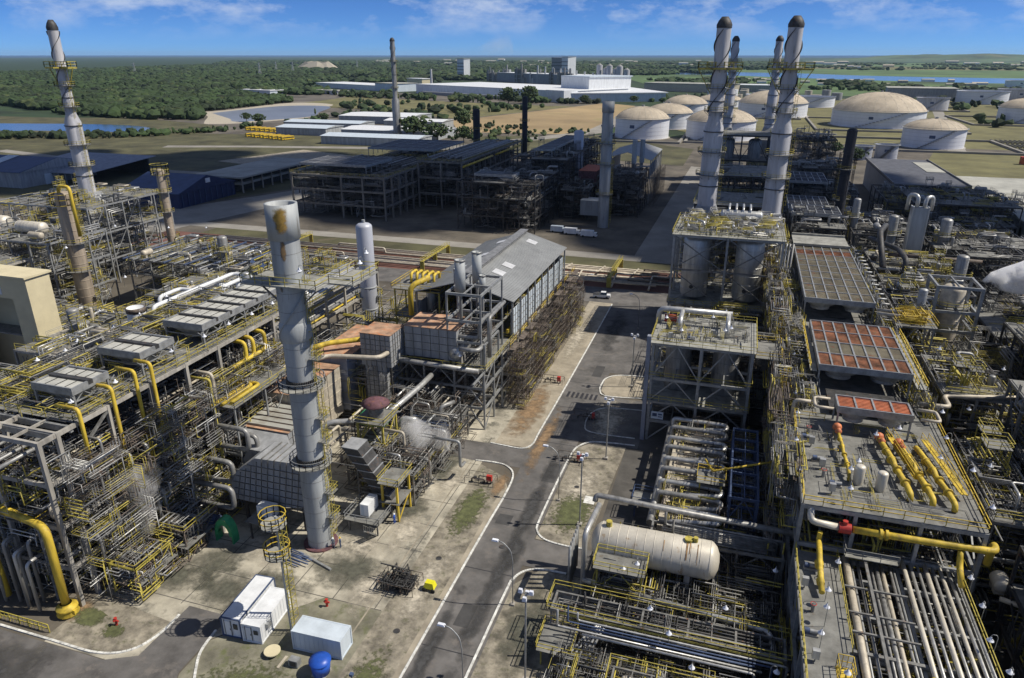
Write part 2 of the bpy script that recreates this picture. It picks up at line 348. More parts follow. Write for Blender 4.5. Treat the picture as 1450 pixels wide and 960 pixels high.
sheet('red_soil', [(-215, 204), (-14, 204), (-14, 226.5), (-215, 226.5)], .012, REDG)
# ponds
sheet('pond', curve([(-760, 560), (-700, 575), (-644, 588), (-585, 590), (-531, 566), (-528, 545), (-548, 517), (-603, 507), (-670, 515), (-740, 545), (-760, 560)], 5), -.02, WATER)
sheet('marsh', curve([(-900, 640), (-760, 640), (-660, 660), (-570, 640), (-480, 600), (-470, 545), (-540, 490), (-640, 480), (-800, 540), (-900, 640)], 4), -.06, GRASSD)
sheet('pond_shore', curve([(-660, 745), (-632, 790), (-640, 950), (-560, 935), (-520, 800), (-470, 735), (-492, 650), (-520, 625), (-545, 650), (-600, 720), (-660, 745)], 5), -.03, BEACH)
sheet('reservoir', curve([(-617, 751), (-612, 885), (-546, 900), (-500, 800), (-474, 738), (-508, 660), (-545, 690), (-617, 751)], 5), -.01, WATG)
# roads
sheet('cross_road', [(-260, 236.2), (-14, 236.2), (-14, 243.5), (-260, 243.5)], .03, ROADC)
sheet('cross_road', [(-262, 222), (-216, 222), (-190, 345), (-205, 352)], .034, ROADC)
sheet('side_road', [(-32, 243.5), (-16, 243.5), (-14, 460), (-30, 470)], .026, ROADC)
sheet('pipeyard_road', [(-215, 190), (-14, 190), (-14, 204), (-215, 204)], .02, ASPH)
sheet('side_road', [(-420, 450), (-360, 470), (-210, 500), (-120, 660), (-130, 1000), (-138, 1000), (-140, 665), (-222, 512), (-362, 480), (-425, 462)], .04, ROADC)
sheet('side_road', [(60, 240), (74, 240), (130, 470), (118, 470)], .03, ROADC)
sheet('side_road', [(88, 300), (98, 290), (180, 470), (165, 472)], .03, ROADC)
sheet('side_road', [(-520, 395), (-330, 350), (-205, 352), (-205, 360), (-328, 358), (-520, 405)], .03, ROADC)
sheet('side_road', [(140, 590), (152, 590), (250, 1150), (238, 1150)], .03, ROADC)
sheet('dirt_plot', [(-330, 400), (-215, 370), (-200, 430), (-310, 470)], .035, VERGE)
# main road strip with an even join to the yard
sheet('road', [(-30, -40), (-22.5, -40), (-22.5, 190), (-30, 190)], .030, ASPH)
sheet('branch_road', [(-44, 99.8), (-30, 99.8), (-30, 106), (-44, 106)], .030, ASPH)
sheet('branch_road', [(-22.5, 76.1), (-14, 76.1), (-14, 82), (-22.5, 82)], .030, ASPH)
sheet('branch_road', [(-22.5, 112), (-12, 112), (-12, 131), (-22.5, 131)], .030, ASPH)
sheet('branch_road', [(-22.5, 143), (-12, 143), (-12, 190), (-22.5, 190)], .026, ASPH)
sheet('concrete_yard', [(-73, 45.9), (-60.6, 45.9), (-60.6, 56), (-54.5, 56), (-54.5, 52), (-45, 62.5), (-36.8, 62.5), (-36.8, 128), (-76, 128)], .022, CONC)
sheet('gravel_verge', [(-36.8, 20), (-31, 20), (-31, 96), (-36.8, 99)], .030, GRAV)
sheet('verge_strip', [(-31, 20), (-30, 20), (-30, 93), (-31, 95)], .036, VERGE)
sheet('gravel_yard', [(-54.2, 46.8), (-50, 38), (-36.8, 30), (-36.8, 62.5), (-45, 62.5), (-54.2, 52)], .028, GRAVG)
sheet('crossing_road', [(-130, 20), (-36, 20), (-50, 38), (-54.4, 47), (-54.5, 56), (-60.6, 56), (-60.6, 47.5), (-64, 45.8), (-130, 45.8)], .034, ASPH)
sheet('verge', [(-73.5, 46.4), (-64.6, 46.4), (-61.6, 48.6), (-60.9, 53), (-66, 53.5), (-73, 55)], .040, GRAV)
sheet('gravel_verge', [(-36.8, 106.5), (-30.3, 106.5), (-30.2, 190), (-36.8, 190)], .028, VERGE)
sheet('rust_stain', [(-37.5, 108), (-32, 107), (-31, 120), (-33, 135), (-36, 131), (-37, 116)], .034, RUSTF)
sheet('rust_stain', [(-33, 91), (-30.4, 89), (-30.6, 97), (-33, 99)], .040, RUSTF)
sheet('rust_stain', [(-75.5, 50.3), (-72.7, 49), (-71.5, 52), (-72.5, 54)], .045, RUSTF)
sheet('road_stain', [(-30.2, 95), (-27.6, 95), (-27.2, 124), (-30.2, 124)], .038, RUSTF)
for i, (x0, x1, y0, y1, m_) in enumerate(((-26.5, -23.5, 40, 120, DARKF), (-24, -14, 110, 133, PALE), (-29.8, -27.5, 44, 70, DARKF), (-26, -22.6, 74, 84, DARKF), (-29, -23, 150, 189, DARKF), (-110, -60, 24, 46, PALE), (-90, -64, 34, 46, DARKF))): sheet('road_stain', [(x0, y0), (x1, y0), (x1, y1), (x0, y1)], .042+.002*i, m_)
sheet('gravel_island', [(-22.4, 82.2), (-15, 82.2), (-14, 111.8), (-20, 111.8), (-22.4, 109)], .040, GRAV)
sheet('gravel_island', [(-22.6, 20), (-14, 20), (-14, 76), (-20, 75.8), (-22.6, 72)], .040, GRAV)
sheet('gravel_island', [(-22.6, 133.5), (-21, 131.2), (-13, 132.2), (-13, 143), (-21, 142), (-22.8, 139)], .040, VERGE)
sheet('dark_yard', [(-14, 20), (70, 20), (70, 235), (-14, 235)], .014, ASPHD)
sheet('grass_patch', [(-74, 49.2), (-70, 48.6), (-68, 51.2), (-73.5, 52.8)], .05, WEED)
sheet('grass_patch', [(-68.4, 48.3), (-64.5, 48.4), (-65.5, 51), (-68, 51)], .052, WEED)
for i, (x0, x1, y0, y1, m_) in enumerate(((-36.5, -31, 40, 58, WEED), (-36.5, -31, 56, 80, PALE), (-36.5, -31.5, 78, 94, WEED), (-53, -38, 38, 52, WEED), (-22.6, -15, 84, 108, PALE), (-22.4, -15, 56, 74, STAIN), (-22.4, -15, 84, 96, WEED), (-36.5, -31, 140, 185, PALE))): sheet('ground_patch', [(x0, y0), (x1, y0), (x1, y1), (x0, y1)], .064+.002*i, m_)
sheet('concrete_slab', [(-17.7, 93), (-16, 93), (-16, 95), (-17.7, 95)], .09, KERB)
def kerb(pts, k=6, w=.28):
    p = curve(pts, k); mb = MB()
    for a, b in zip(p, p[1:]):
        d = Vector((b[0]-a[0], b[1]-a[1], 0)); e = d.normalized()*.02 if d.length else d
        mb.beam((a[0]-e[0], a[1]-e[1], .09), (b[0]+e[0], b[1]+e[1], .09), w, .13)
    o = link('kerb', mb, KERB); o['kind'] = 'structure'; return o
kerb([(-30.1, 20), (-30.1, 50), (-30.1, 80), (-30, 92), (-30.5, 97.3), (-32.3, 99.6), (-34.7, 100.1), (-38, 99.8)])
kerb([(-37.5, 106.2), (-34.7, 106), (-31.6, 106), (-30.2, 108), (-30.2, 113), (-30.1, 130), (-30.1, 160), (-30.2, 189)])
kerb([(-12.6, 113), (-19.4, 112.2), (-22, 110), (-22.8, 106), (-23, 96), (-23, 86.5), (-22.6, 84), (-21, 82.4), (-18, 81.9), (-15.4, 82)])
kerb([(-16.4, 76.2), (-19.9, 76), (-21.9, 75), (-22.9, 73), (-23.1, 70), (-23.1, 50), (-23.1, 20)])
kerb([(-13, 143.3), (-20, 142.2), (-22.6, 140), (-23.1, 137), (-22.9, 133.6), (-21, 131.2), (-13, 132.4)])
kerb([(-13, 127), (-20, 126), (-22.5, 123), (-22.7, 118), (-21, 115.5), (-13, 115.5)], w=.18)
kerb([(-110, 46.2), (-90, 46.3), (-72.7, 46.3), (-65.5, 46.4), (-62, 48), (-60.7, 51), (-60.7, 54.3)])
kerb([(-54.6, 53.5), (-54.1, 50.3), (-52.9, 48), (-50.8, 45), (-46, 39)])
for i in range(7): sheet('crosswalk_mark', [(-29+.95*i, 128.6), (-28.5+.95*i, 128.6), (-28.5+.95*i, 131.2), (-29+.95*i, 131.2)], .042, BLK)

for x0, x1, y0, y1 in ((-27.5, -25.6, 63, 67), (-29.2, -27, 84, 86.5), (-25.6, -23.4, 97, 103), (-28.6, -27.4, 112, 119), (-26, -24, 140, 146), (-24.8, -23.2, 52, 54.5)): sheet('road_patch', [(x0, y0), (x1, y0), (x1, y1), (x0, y1)], .037, ASPH2)
for y in (59, 73.5, 88, 109.5, 124, 136): sheet('road_seam', [(-29.9, y), (-22.7, y), (-22.7, y+.14), (-29.9, y+.14)], .0385, BLK)
for i in range(9): sheet('yard_joint', [(-72, 56.5+i*6), (-37, 56.5+i*6), (-37, 56.62+i*6), (-72, 56.62+i*6)], .0262, ASPHD)
for i in range(6): sheet('yard_joint', [(-68+i*6, 56), (-67.88+i*6, 56), (-67.88+i*6, 108), (-68+i*6, 108)], .0266, ASPHD)
mh = None
for i, (x, y) in enumerate(((-26.4, 79), (-25.2, 93.6), (-27.4, 118), (-34, 74), (-19.6, 97), (-33.6, 60))):
    t = MB().cyl((x, y, .045), .42, .03, 16); o = link('manhole_cover', t, STEELD); o['label'] = '%s round manhole cover counted along the road from the bottom' % ('third fourth sixth second fifth first'.split()[i]); o['category'] = 'manhole cover'
# ------------------------------------------------------------------ builders of plant equipment
def frange(a, b, st):
    n = max(1, round((b-a)/st)); return [a+(b-a)*i/n for i in range(n+1)]
def frame(name, label, cat, xs, ys, zs, decks=(), rails=(), m=STEEL, cw=.4, bw=.3, braces='', deckm=GRATE, group=None, z0=0, deckrect=None, railm=RAIL, sub=True, colparts=True):
    t = thing(name, label, cat, ((xs[0]+xs[-1])/2, (ys[0]+ys[-1])/2, z0), group); top = zs[-1]
    n = len(xs)*len(ys)
    if colparts and n <= 60:
        for x in xs:
            for y in ys: part('column', MB().box(x-cw/2, x+cw/2, y-cw/2, y+cw/2, z0, top+.02), m, t)
    else:
        mb = MB()
        for x in xs:
            for y in ys: mb.box(x-cw/2, x+cw/2, y-cw/2, y+cw/2, z0, top+.02)
        part('column_grid', mb, m, t)
    for z in zs:
        mb = MB(); e = .004
        for y in ys: mb.box(xs[0]-cw*.3, xs[-1]+cw*.3, y-bw/2-e, y+bw/2+e, z-bw*1.5, z)
        for x in xs: mb.box(x-bw/2-e*2, x+bw/2+e*2, ys[0]-cw*.3, ys[-1]+cw*.3, z-bw*1.5-.01, z-.012)
        if sub:
            for x0, x1 in zip(xs, xs[1:]): mb.box((x0+x1)/2-bw*.3, (x0+x1)/2+bw*.3, ys[0], ys[-1], z-bw, z-.02)
        part('floor_beams', mb, m, t)
    for z in decks:
        d = (deckrect or {}).get(z, (xs[0]-.5, xs[-1]+.5, ys[0]-.5, ys[-1]+.5)); part('deck', MB().box(*d, z+.01, z+.07), deckm, t)
    for z in rails:
        d = (deckrect or {}).get(z, (xs[0]-.5, xs[-1]+.5, ys[0]-.5, ys[-1]+.5))
        part('handrail', MB().rail([(d[0], d[2], z+.07), (d[1], d[2], z+.07), (d[1], d[3], z+.07), (d[0], d[3], z+.07)], closed=True, w=.07), railm, t)
    if braces:
        lv = [z0]+list(zs)
        mb = MB(); k = 0
        for zi, (a, b) in enumerate(zip(lv, lv[1:])):
            if 'f' in braces:
                for yy in ([ys[0]] if 'b' not in braces else [ys[0], ys[-1]]):
                    for x0, x1 in zip(xs, xs[1:]):
                        xm = (x0+x1)/2
                        mb.beam((x0, yy, a), (xm, yy, b-.3), bw*.6); mb.beam((x1, yy, a), (xm, yy, b-.3), bw*.6)
            if 's' in braces:
                for xx in (xs[0], xs[-1]):
                    for j, (y0, y1) in enumerate(zip(ys, ys[1:])):
                        if (j+zi) % 2 == 0: mb.beam((xx, y0, a), (xx, y1, b-.3), bw*.55)
                        elif 'x' in braces: mb.beam((xx, y1, a), (xx, y0, b-.3), bw*.55)
        part('bracing', mb, m, t)
    return t
def stair(parent, x, y, z, h, d=1, m=RAIL, w=.9, along='y'):
    mb = MB(); run = h*1.0
    for s in (0, w):
        a, b = ((x+s, y, z), (x+s, y+d*run, z+h)) if along == 'y' else ((x, y+s, z), (x+d*run, y+s, z+h))
        mb.beam(a, b, .06, .22); up = Vector((0, 0, 1)); mb.beam(Vector(a)+up, Vector(b)+up, .05)
        for k in range(5): p = Vector(a).lerp(Vector(b), k/4); mb.beam(p, p+up, .05)
    n = int(h/.22)
    for k in range(n):
        q = k/n
        if along == 'y': mb.box(x, x+w, y+d*run*q-.12, y+d*run*q+.12, z+h*q, z+h*q+.03)
        else: mb.box(x+d*run*q-.12, x+d*run*q+.12, y, y+w, z+h*q, z+h*q+.03)
    part('staircase', mb, m, parent)
PIPES = []; WGT = [1.0]
ORDS = 'first second third fourth fifth sixth seventh eighth ninth tenth eleventh twelfth thirteenth fourteenth fifteenth sixteenth seventeenth eighteenth nineteenth twentieth'.split()
def ordn(i):
    if i < 20: return ORDS[i]
    t = ('twenty', 'thirty', 'forty', 'fifty')[(i+1)//10-2]; u = (i+1) % 10
    return t+'-'+ORDS[u-1] if u else {'twenty': 'twentieth', 'thirty': 'thirtieth', 'forty': 'fortieth', 'fifty': 'fiftieth'}[t]
def tone(m): return {'aluminium_cladding': 'bright silver', 'dull_cladding': 'dull grey', 'beige_cladding': 'beige', 'galvanised_steel': 'pale grey', 'weathered_steel': 'dark', 'blue_steel': 'blue', 'yellow_paint': 'yellow', 'rail_yellow': 'faded yellow', 'dark_steel': 'blackish', 'scaffold_steel': 'brown'}.get(m.name, 'grey')
def pipe(pts, r, m=SILVD, label='grey insulated pipe', group=None, n=8, flange=False, name='pipe'):
    mb = MB().tube(pts, r, n); o = solo(name, mb, m, label, 'pipe', group)
    P_ = [Vector(p) for p in pts]; L_ = sum((b_-a_).length for a_, b_ in zip(P_, P_[1:])); D_ = min((p-cam.location).length for p in P_)
    PIPES.append((min(L_, 14)*r/D_**2*(6 if not group else 1)*WGT[0]/(1+.6*max(0, 8-max(p.z for p in P_))/8), o, mb, m))
    if flange:
        fb = MB()
        for p, q in ((pts[0], pts[1]), (pts[-1], pts[-2])):
            p, q = Vector(p), Vector(q); d = (q-p).normalized(); fb.tube([p+d*.05, p+d*.25], r*1.45, 10)
            fb.tube([p+d*.35, p+d*.5], r*1.45, 10)
        part('flange', fb, STEEL, o)
    return o
def cooler(label, x0, x1, y0, y1, zt, nx, ny, m, framem=STEELL, legs=4.0, group=None, fine=True, skirt=True, name='air_cooler', gaps=0, lines=False):
    t = thing(name, label, 'air cooler', ((x0+x1)/2, (y0+y1)/2, zt-legs), group)
    h = .9
    dx, dy = (x1-x0)/nx, (y1-y0)/ny
    mb = MB()
    for i in range(nx+1): xx = x0+dx*i; mb.box(xx-.12, xx+.12, y0, y1, zt-h*.1, zt+.06)
    for j in range(ny+1): yy = y0+dy*j; mb.box(x0-.1, x1+.1, yy-.1, yy+.1, zt-h*.1, zt+.10)
    part('top_frame', mb, framem, t)
    if lines:
        ln_ = MB()
        for k in range(1, 4): xx = x0+(x1-x0)*k/4; ln_.box(xx-.05, xx+.05, y0+.1, y1-.1, zt-.16, zt-.1)
        part('panel_joint', ln_, STEELD, t); tr = MB()
        for y in frange(y0+.3, y1-.3, 3):
            tr.beam((x1-.1, y, zt-1.9), (x1-.1, y+1.4, zt-.9), .1).beam((x1-.1, y, zt-1.9), (x1-.1, y-1.2, zt-.9), .1).beam((x0, y, zt-1.9), (x1, y, zt-1.9), .14)
        tr.beam((x1-.1, y0, zt-1.9), (x1-.1, y1, zt-1.9), .14); part('truss', tr, framem, t)
    if gaps:
        gp = MB()
        for j in range(1, ny): yy = y0+dy*j; gp.box(x0-.15, x1+.15, yy-gaps, yy+gaps, zt-h*.5, zt+.13)
        part('bay_gap', gp, STEELD, t)
    mb = MB(); mb.box(x0-.12, x1+.12, y0-.12, y0+.02, zt-h, zt); mb.box(x0-.12, x1+.12, y1-.02, y1+.12, zt-h, zt)
    mb.box(x0-.124, x0+.02, y0+.02, y1-.02, zt-h, zt-.004); mb.box(x1-.02, x1+.124, y0+.02, y1-.02, zt-h, zt-.004)
    part('side_panel', mb, framem, t)
    for j in range(ny):
        tb = MB()
        a, b = y0+dy*j+.1, y0+dy*(j+1)-.1
        tb.box(x0+.02, x1-.02, a, b, zt-h*.6, zt-.16)
        if fine:
            k = max(3, int((b-a)/.45))
            for i in range(k): yy = a+(b-a)*(i+.5)/k; tb.box(x0+.1, x1-.1, yy-.07, yy+.07, zt-.16, zt-.07)
        part('tube_bundle', tb, m, t)
    mb = MB()
    if skirt:
        ns = max(2, nx//3) if nx > 2 else nx
        sy = max(1, round((y1-y0)/5)); sx_ = (x1-x0)/ns; s_y = (y1-y0)/sy
        for i in range(ns):
            for j in range(sy):
                cx, cy = x0+sx_*(i+.5), y0+s_y*(j+.5); rr = min(sx_, s_y)*.36
                top = []; bot = []
                for k in range(16):
                    a = 2*math.pi*(k+.5)/16; c_, s_ = math.cos(a), math.sin(a); q = 1/max(abs(c_), abs(s_))
                    top.append((cx+c_*q*(sx_/2-.03), cy+s_*q*(s_y/2-.03), zt-h)); bot.append((cx+c_*rr, cy+s_*rr, zt-h-1.1))
                for k in range(16): mb.quad(top[k], bot[k], bot[(k+1) % 16], top[(k+1) % 16])
                mb.lathe((cx, cy, zt-h-1.6), [(rr, 0), (rr, .5)], 16)
        part('plenum', mb, framem, t)
        fb = MB()
        for i in range(ns):
            for j in range(sy):
                cx, cy = x0+sx_*(i+.5), y0+s_y*(j+.5); rr = min(sx_, s_y)*.34
                for k in range(4): a = k*math.pi/4; fb.beam((cx-rr*math.cos(a), cy-rr*math.sin(a), zt-h-1.4), (cx+rr*math.cos(a), cy+rr*math.sin(a), zt-h-1.4), .22, .05)
        part('fan', fb, STEELD, t)
    xs = (x0+.1, x1-.1); ys = frange(y0+.1, y1-.1, 5)
    for x in xs:
        for y in ys: part('leg', MB().box(x-.12, x+.12, y-.12, y+.12, zt-legs, zt-h+.002), framem, t)
    return t
def stack(x, y, z0, z1, zw, r1, r2, label, mat_=STACKP, plats=(), band=(), cap=True, strake=(.45, 1.), group=None, name='chimney', ladder=True, n=28, strm=BLK, ringm=RAIL):
    t = thing(name, label, 'chimney', (x, y, z0), group)
    part('shaft', MB().lathe((x, y, 0), [(r1, z0), (r1, zw), (r2, zw+2.5), (r2, z1-2.2)], n), mat_, t)
    if cap: part('cap', MB().lathe((x, y, 0), [(r2*1.05, z1-2.8), (r2*1.08, z1-2.0), (r2*.85, z1-1), (r2*.45, z1), (.01, z1+.02)], n), STEELD, t)
    if strake:
        for s in range(2):
            mb = MB(); za = zw+3+(z1-3-zw-3)*strake[0]; zb = zw+3+(z1-3-zw-3)*strake[1]; k = 60; pr = None
            turns = (zb-za)/(r2*9)
            for i in range(k+1):
                q = i/k; a = s*math.pi+q*turns*2*math.pi; z = za+(zb-za)*q
                p = [(x+math.cos(a+da)*(r2+d), y+math.sin(a+da)*(r2+d), z) for d, da in ((-.05, -.03), (r2*.2, -.015), (r2*.2, .02), (-.05, .035))]
                if pr:
                    for u in range(3): mb.quad(pr[u], pr[u+1], p[u+1], p[u])
                pr = p
            part('strake', mb, strm, t)
    for i, z in enumerate(plats):
        rr = (r1 if z < zw else r2); w = rr+1.3
        pf = part('platform', MB().lathe((x, y, z), [(rr*.98, 0), (w, 0), (w, .1), (rr*.98, .1)], 20, smooth=False), GRATE, t)
        mb = MB(); mb.rail([(x+w*math.cos(a*math.pi/8), y+w*math.sin(a*math.pi/8), z+.1) for a in range(16)], sp=5, closed=True, w=.08); part('handrail', mb, RAIL, pf)
        b = MB()
        for a in range(8): c_, s_ = math.cos(a*math.pi/4), math.sin(a*math.pi/4); b.beam((x+c_*rr, y+s_*rr, z-1.2), (x+c_*w, y+s_*w, z), .09)
        part('bracket', b, STEEL, t)
    for z in band: part('flange_ring', MB().lathe((x, y, z), [((r1 if z < zw else r2)*1.0, 0), ((r1 if z < zw else r2)*1.09, 0), ((r1 if z < zw else r2)*1.09, .25), ((r1 if z < zw else r2)*1.0, .25)], 24, smooth=False), STEELD, t)
    if ladder:
        mb = MB(); z = z0; fl = 1
        top = (max(plats) if plats else z1-4)
        mb.ladder((x+r1+.35, y-.4, z0), zw-z0, (1, 0)); 
        if top > zw+2: mb.ladder((x+r2+.35, y-.4, zw+1), top-zw-1, (1, 0))
        part('ladder', mb, RAIL, t)
    return t
def vcol(x, y, z0, z1, r, label, m=SILVD, plats=(), group=None, name='process_column', bands=True, cat='column', topdeck=False, head=True):
    t = thing(name, label, cat, (x, y, z0), group)
    prof = [(r*.9, z0), (r, z0+.6), (r, z1-r*.5)]
    if head: prof += [(r*.93, z1-r*.3), (r*.7, z1-r*.12), (r*.35, z1-r*.02), (.01, z1)]
    else: prof += [(r, z1), (r*.9, z1), (r*.9, z1-1.5), (.01, z1-1.5)]
    sh_ = part('shell', MB().lathe((x, y, 0), prof, 24), m, t)
    if bands:
        mb = MB(); z = z0+2
        while z < z1-r*.6: mb.lathe((x, y, z), [(r, 0), (r*1.025, .02), (r*1.025, .14), (r, .16)], 24); z += 2.1
        part('band', mb, m, sh_)
    for i, z in enumerate(plats):
        w = r+1.2; a0 = i*2.1; a1 = a0+4.4
        pf = part('platform', MB().lathe((x, y, z), [(r*1.0, 0), (w, 0), (w, .1), (r*1.0, .1)], 16, smooth=False, a0=a0, a1=a1), GRATE, t)
        mb = MB(); mb.rail([(x+w*math.cos(a0+(a1-a0)*k/10), y+w*math.sin(a0+(a1-a0)*k/10), z+.1) for k in range(11)], sp=5, w=.08)
        zz = plats[i-1] if i else z0
        mb.ladder((x+(r+.3)*math.cos(a0+.4), y+(r+.3)*math.sin(a0+.4), zz), z-zz+1, (math.cos(a0+.4), math.sin(a0+.4)))
        part('handrail', mb, RAIL, pf)
    return t
def hdrum(c, r, ln, axis, label, m=DRUMW, saddles=True, name='horizontal_drum', zg=None, extra=None):
    x, y, z = c; t = thing(name, label, 'drum', (x, y, z-r-1.2), None); h = ln/2
    prof = [(.01, -h-r*.5), (r*.4, -h-r*.47), (r*.75, -h-r*.32), (r*.95, -h-r*.12), (r, -h), (r, h), (r*.95, h+r*.12), (r*.75, h+r*.32), (r*.4, h+r*.47), (.01, h+r*.5)]
    sh_ = part('shell', MB().lathe(c, prof, 32, axis), m, t)
    mb = MB(); k = -h
    while k <= h+.01: cc = (x+k, y, z) if axis == 'x' else (x, y+k, z); mb.lathe(cc, [(r, -.04), (r*1.012, -.03), (r*1.012, .03), (r, .04)], 32, axis); k += ln/max(4, round(ln/1.1))
    part('cladding_band', mb, m, sh_)
    zg = z-r-1.5 if zg is None else zg
    for s in (-.32, .32):
        q = ln*s
        b = (x+q-.35, x+q+.35, y-r*.75, y+r*.75) if axis == 'x' else (x-r*.75, x+r*.75, y+q-.35, y+q+.35)
        part('saddle', MB().box(*b, zg, z-r*.55), CONCF, t)
    return t
def pbox(name, label, cat, m, *boxes, group=None, kind=None):
    mb = MB()
    for b in boxes: mb.box(*b)
    return solo(name, mb, m, label, cat, group, kind)
# lamp protos ---------------------------------------------------------
LP = {}
def platform_lamp(x, y, z, label, group, rz=0):
    if 'p' not in LP:
        t = thing('platform_lamp', label, 'lamp', (x, y, z), group); t.rotation_euler = (0, 0, rz)
        s = MB().tube([(x, y, z), (x, y, z+2.5), (x+.15, y, z+2.85), (x+.55, y, z+2.85), (x+.6, y, z+2.5)], .035, 5, bend=.1)
        part('pole', s, STEELL, t)
        shd = part('shade', MB().lathe((x+.6, y, z+2.1), [(.34, 0), (.30, .06), (.14, .18), (.10, .38), (.01, .45)], 12), LAMPW, t)
        part('globe', MB().lathe((x+.6, y, z+1.85), [(.01, 0), (.11, .05), (.13, .15), (.10, .27)], 10), LAMPW, shd); LP['p'] = t; return t
    t = copy_tree(LP['p'], (x, y, z), rz, label); t['group'] = group; return t
def road_lamp(x, y, h, ang, label):
    t = thing('street_lamp', label, 'street lamp', (x, y, 0)); c, s = math.cos(ang), math.sin(ang)
    part('base', MB().box(x-.25, x+.25, y-.25, y+.25, 0, .3), CONCF, t)
    part('pole', MB().tube([(x, y, .2), (x, y, h*.72), (x+c*.25, y+s*.25, h*.9), (x+c*1.2, y+s*1.2, h), (x+c*2.0, y+s*2.0, h+.15)], .07, 6, bend=.5), STEELL, t)
    part('lamp_head', MB().box(x+c*2.3-.45, x+c*2.3+.45, y+s*2.3-.22, y+s*2.3+.22, h+.05, h+.25, .1, .05), LAMPW, t); return t
def flood_mast(x, y, h, label, bx=0):
    t = thing('floodlight_mast', label, 'floodlight mast', (x, y, 0))
    part('base', MB().box(x-.35, x+.35, y-.35, y+.35, 0, .4), CONCF, t)
    part('pole', MB().cyl((x, y, .3), .11, h-.3, 8), STEELL, t)
    part('crossarm', MB().beam((x-.7, y, h), (x+.7, y, h), .1).beam((x, y-.5, h-.5), (x, y+.5, h-.5), .1), STEEL, t)
    for dx, dy, dz in ((-.6, 0, .15), (.6, 0, .15), (0, -.5, -.4), (0, .5, -.4)):
        part('floodlight', MB().box(x+dx-.24, x+dx+.24, y+dy-.2, y+dy+.2, h+dz-.15, h+dz+.28, .05, .05), LAMPW, t)
    return t
def tangle(mb, rg, x0, x1, y0, y1, z0, z1, n, r0=.03, r1=.12, ln=6, sides=5):
    for _ in range(n):
        p = [rg.uniform(x0, x1), rg.uniform(y0, y1), rg.uniform(z0, z1)]; r = r0+(r1-r0)*rg.random()**2; pts = [tuple(p)]; last = -1
        for k in range(rg.randint(2, 4)):
            ax = rg.choice([a for a in (0, 1, 2) if a != last]); last = ax; d = rg.uniform(.4, 1)*ln*(.55 if ax == 2 else 1)*rg.choice((-1, 1))
            lo, hi = ((x0, x1), (y0, y1), (z0, z1))[ax]; v = p[ax]+d
            if v < lo or v > hi: v = p[ax]-d
            v = min(max(v, lo), hi)
            if abs(v-p[ax]) < .15: continue
            p[ax] = v; pts.append(tuple(p))
        if len(pts) > 1:
            r = min(r, .2); nb = rg.choice((1, 1, 2, 2, 3, 4)); off = (rg.choice((-1, 1))*(r*2+.12), rg.choice((-1, 1))*(r*2+.12), rg.choice((-1, 1))*(r*2+.12))
            for b_ in range(nb): mb.tube([(q[0]+off[0]*b_, q[1]+off[1]*b_, q[2]+off[2]*b_) for q in pts], r, sides, bend=0, caps=False)
def bits(mb, rg, x0, x1, y0, y1, z, n, s=.5, hh=1.2):
    for _ in range(n):
        x, y = rg.uniform(x0, x1), rg.uniform(y0, y1); k = rg.random(); a = rg.uniform(.3, 1)*s
        if k < .4: mb.box(x-a, x+a, y-a*.6, y+a*.6, z, z+a*hh)
        elif k < .8: mb.cyl((x, y, z), a*.5, a*hh*1.6, 8)
        else: mb.cyl((x-a, y, z+a), a*.4, a*2, 8, 'x')
TG = {}
def clutter(key, rg, box, n, mset=(0, 1, 2), **k):
    """small-bore pipework nobody could count, gathered by material"""
    M_ = [('small_pipework', STEEL), ('small_pipework', SILVD), ('small_pipework', RAIL), ('small_pipework', BROWNST), ('small_pipework', SILV), ('small_pipework', STEELD)]
    for i in mset:
        mb = TG.setdefault((key, i), MB()); tangle(mb, rg, *box, n//len(mset), **k)
def flush_clutter():
    M_ = [STEEL, SILVD, RAIL, BROWNST, SILV, STEELD]; V, F, SM_, MI = [], [], [], []
    for (key, i), mb in TG.items():
        b = len(V); V += mb.v; F += [tuple(b+q for q in f) for f in mb.f]; SM_ += mb.sm; MI += [i]*len(mb.f)
    stuff_mesh('small_pipework', V, F, SM_, MI, M_, 'tangle of thin pipes and conduits filling the steel structures')
    PIPES.sort(key=lambda p: -p[0]); V, F, SM_, MI, M_ = [], [], [], [], []
    for s_, o, mb, m in PIPES[300:]:
        if m not in M_: M_.append(m)
        b = len(V); V += mb.v; F += [tuple(b+q for q in f) for f in mb.f]; SM_ += mb.sm; MI += [M_.index(m)]*len(mb.f)
        me = o.data; 
        for ch in list(o.children): bpy.data.objects.remove(ch)
        bpy.data.objects.remove(o); bpy.data.meshes.remove(me)
    stuff_mesh('pipework', V, F, SM_, MI, M_, 'smaller and farther pipes running through the racks of the plant')
def stuff_mesh(name, V, F, SM_, MI, M_, label):
    me = bpy.data.meshes.new(name); me.from_pydata(V, [], F); me.polygons.foreach_set('use_smooth', SM_); me.polygons.foreach_set('material_index', MI)
    for m in M_: me.materials.append(m)
    me.update(); o = bpy.data.objects.new(name, me); C.objects.link(o); o['kind'] = 'stuff'; o['label'] = label; o['category'] = 'pipework'
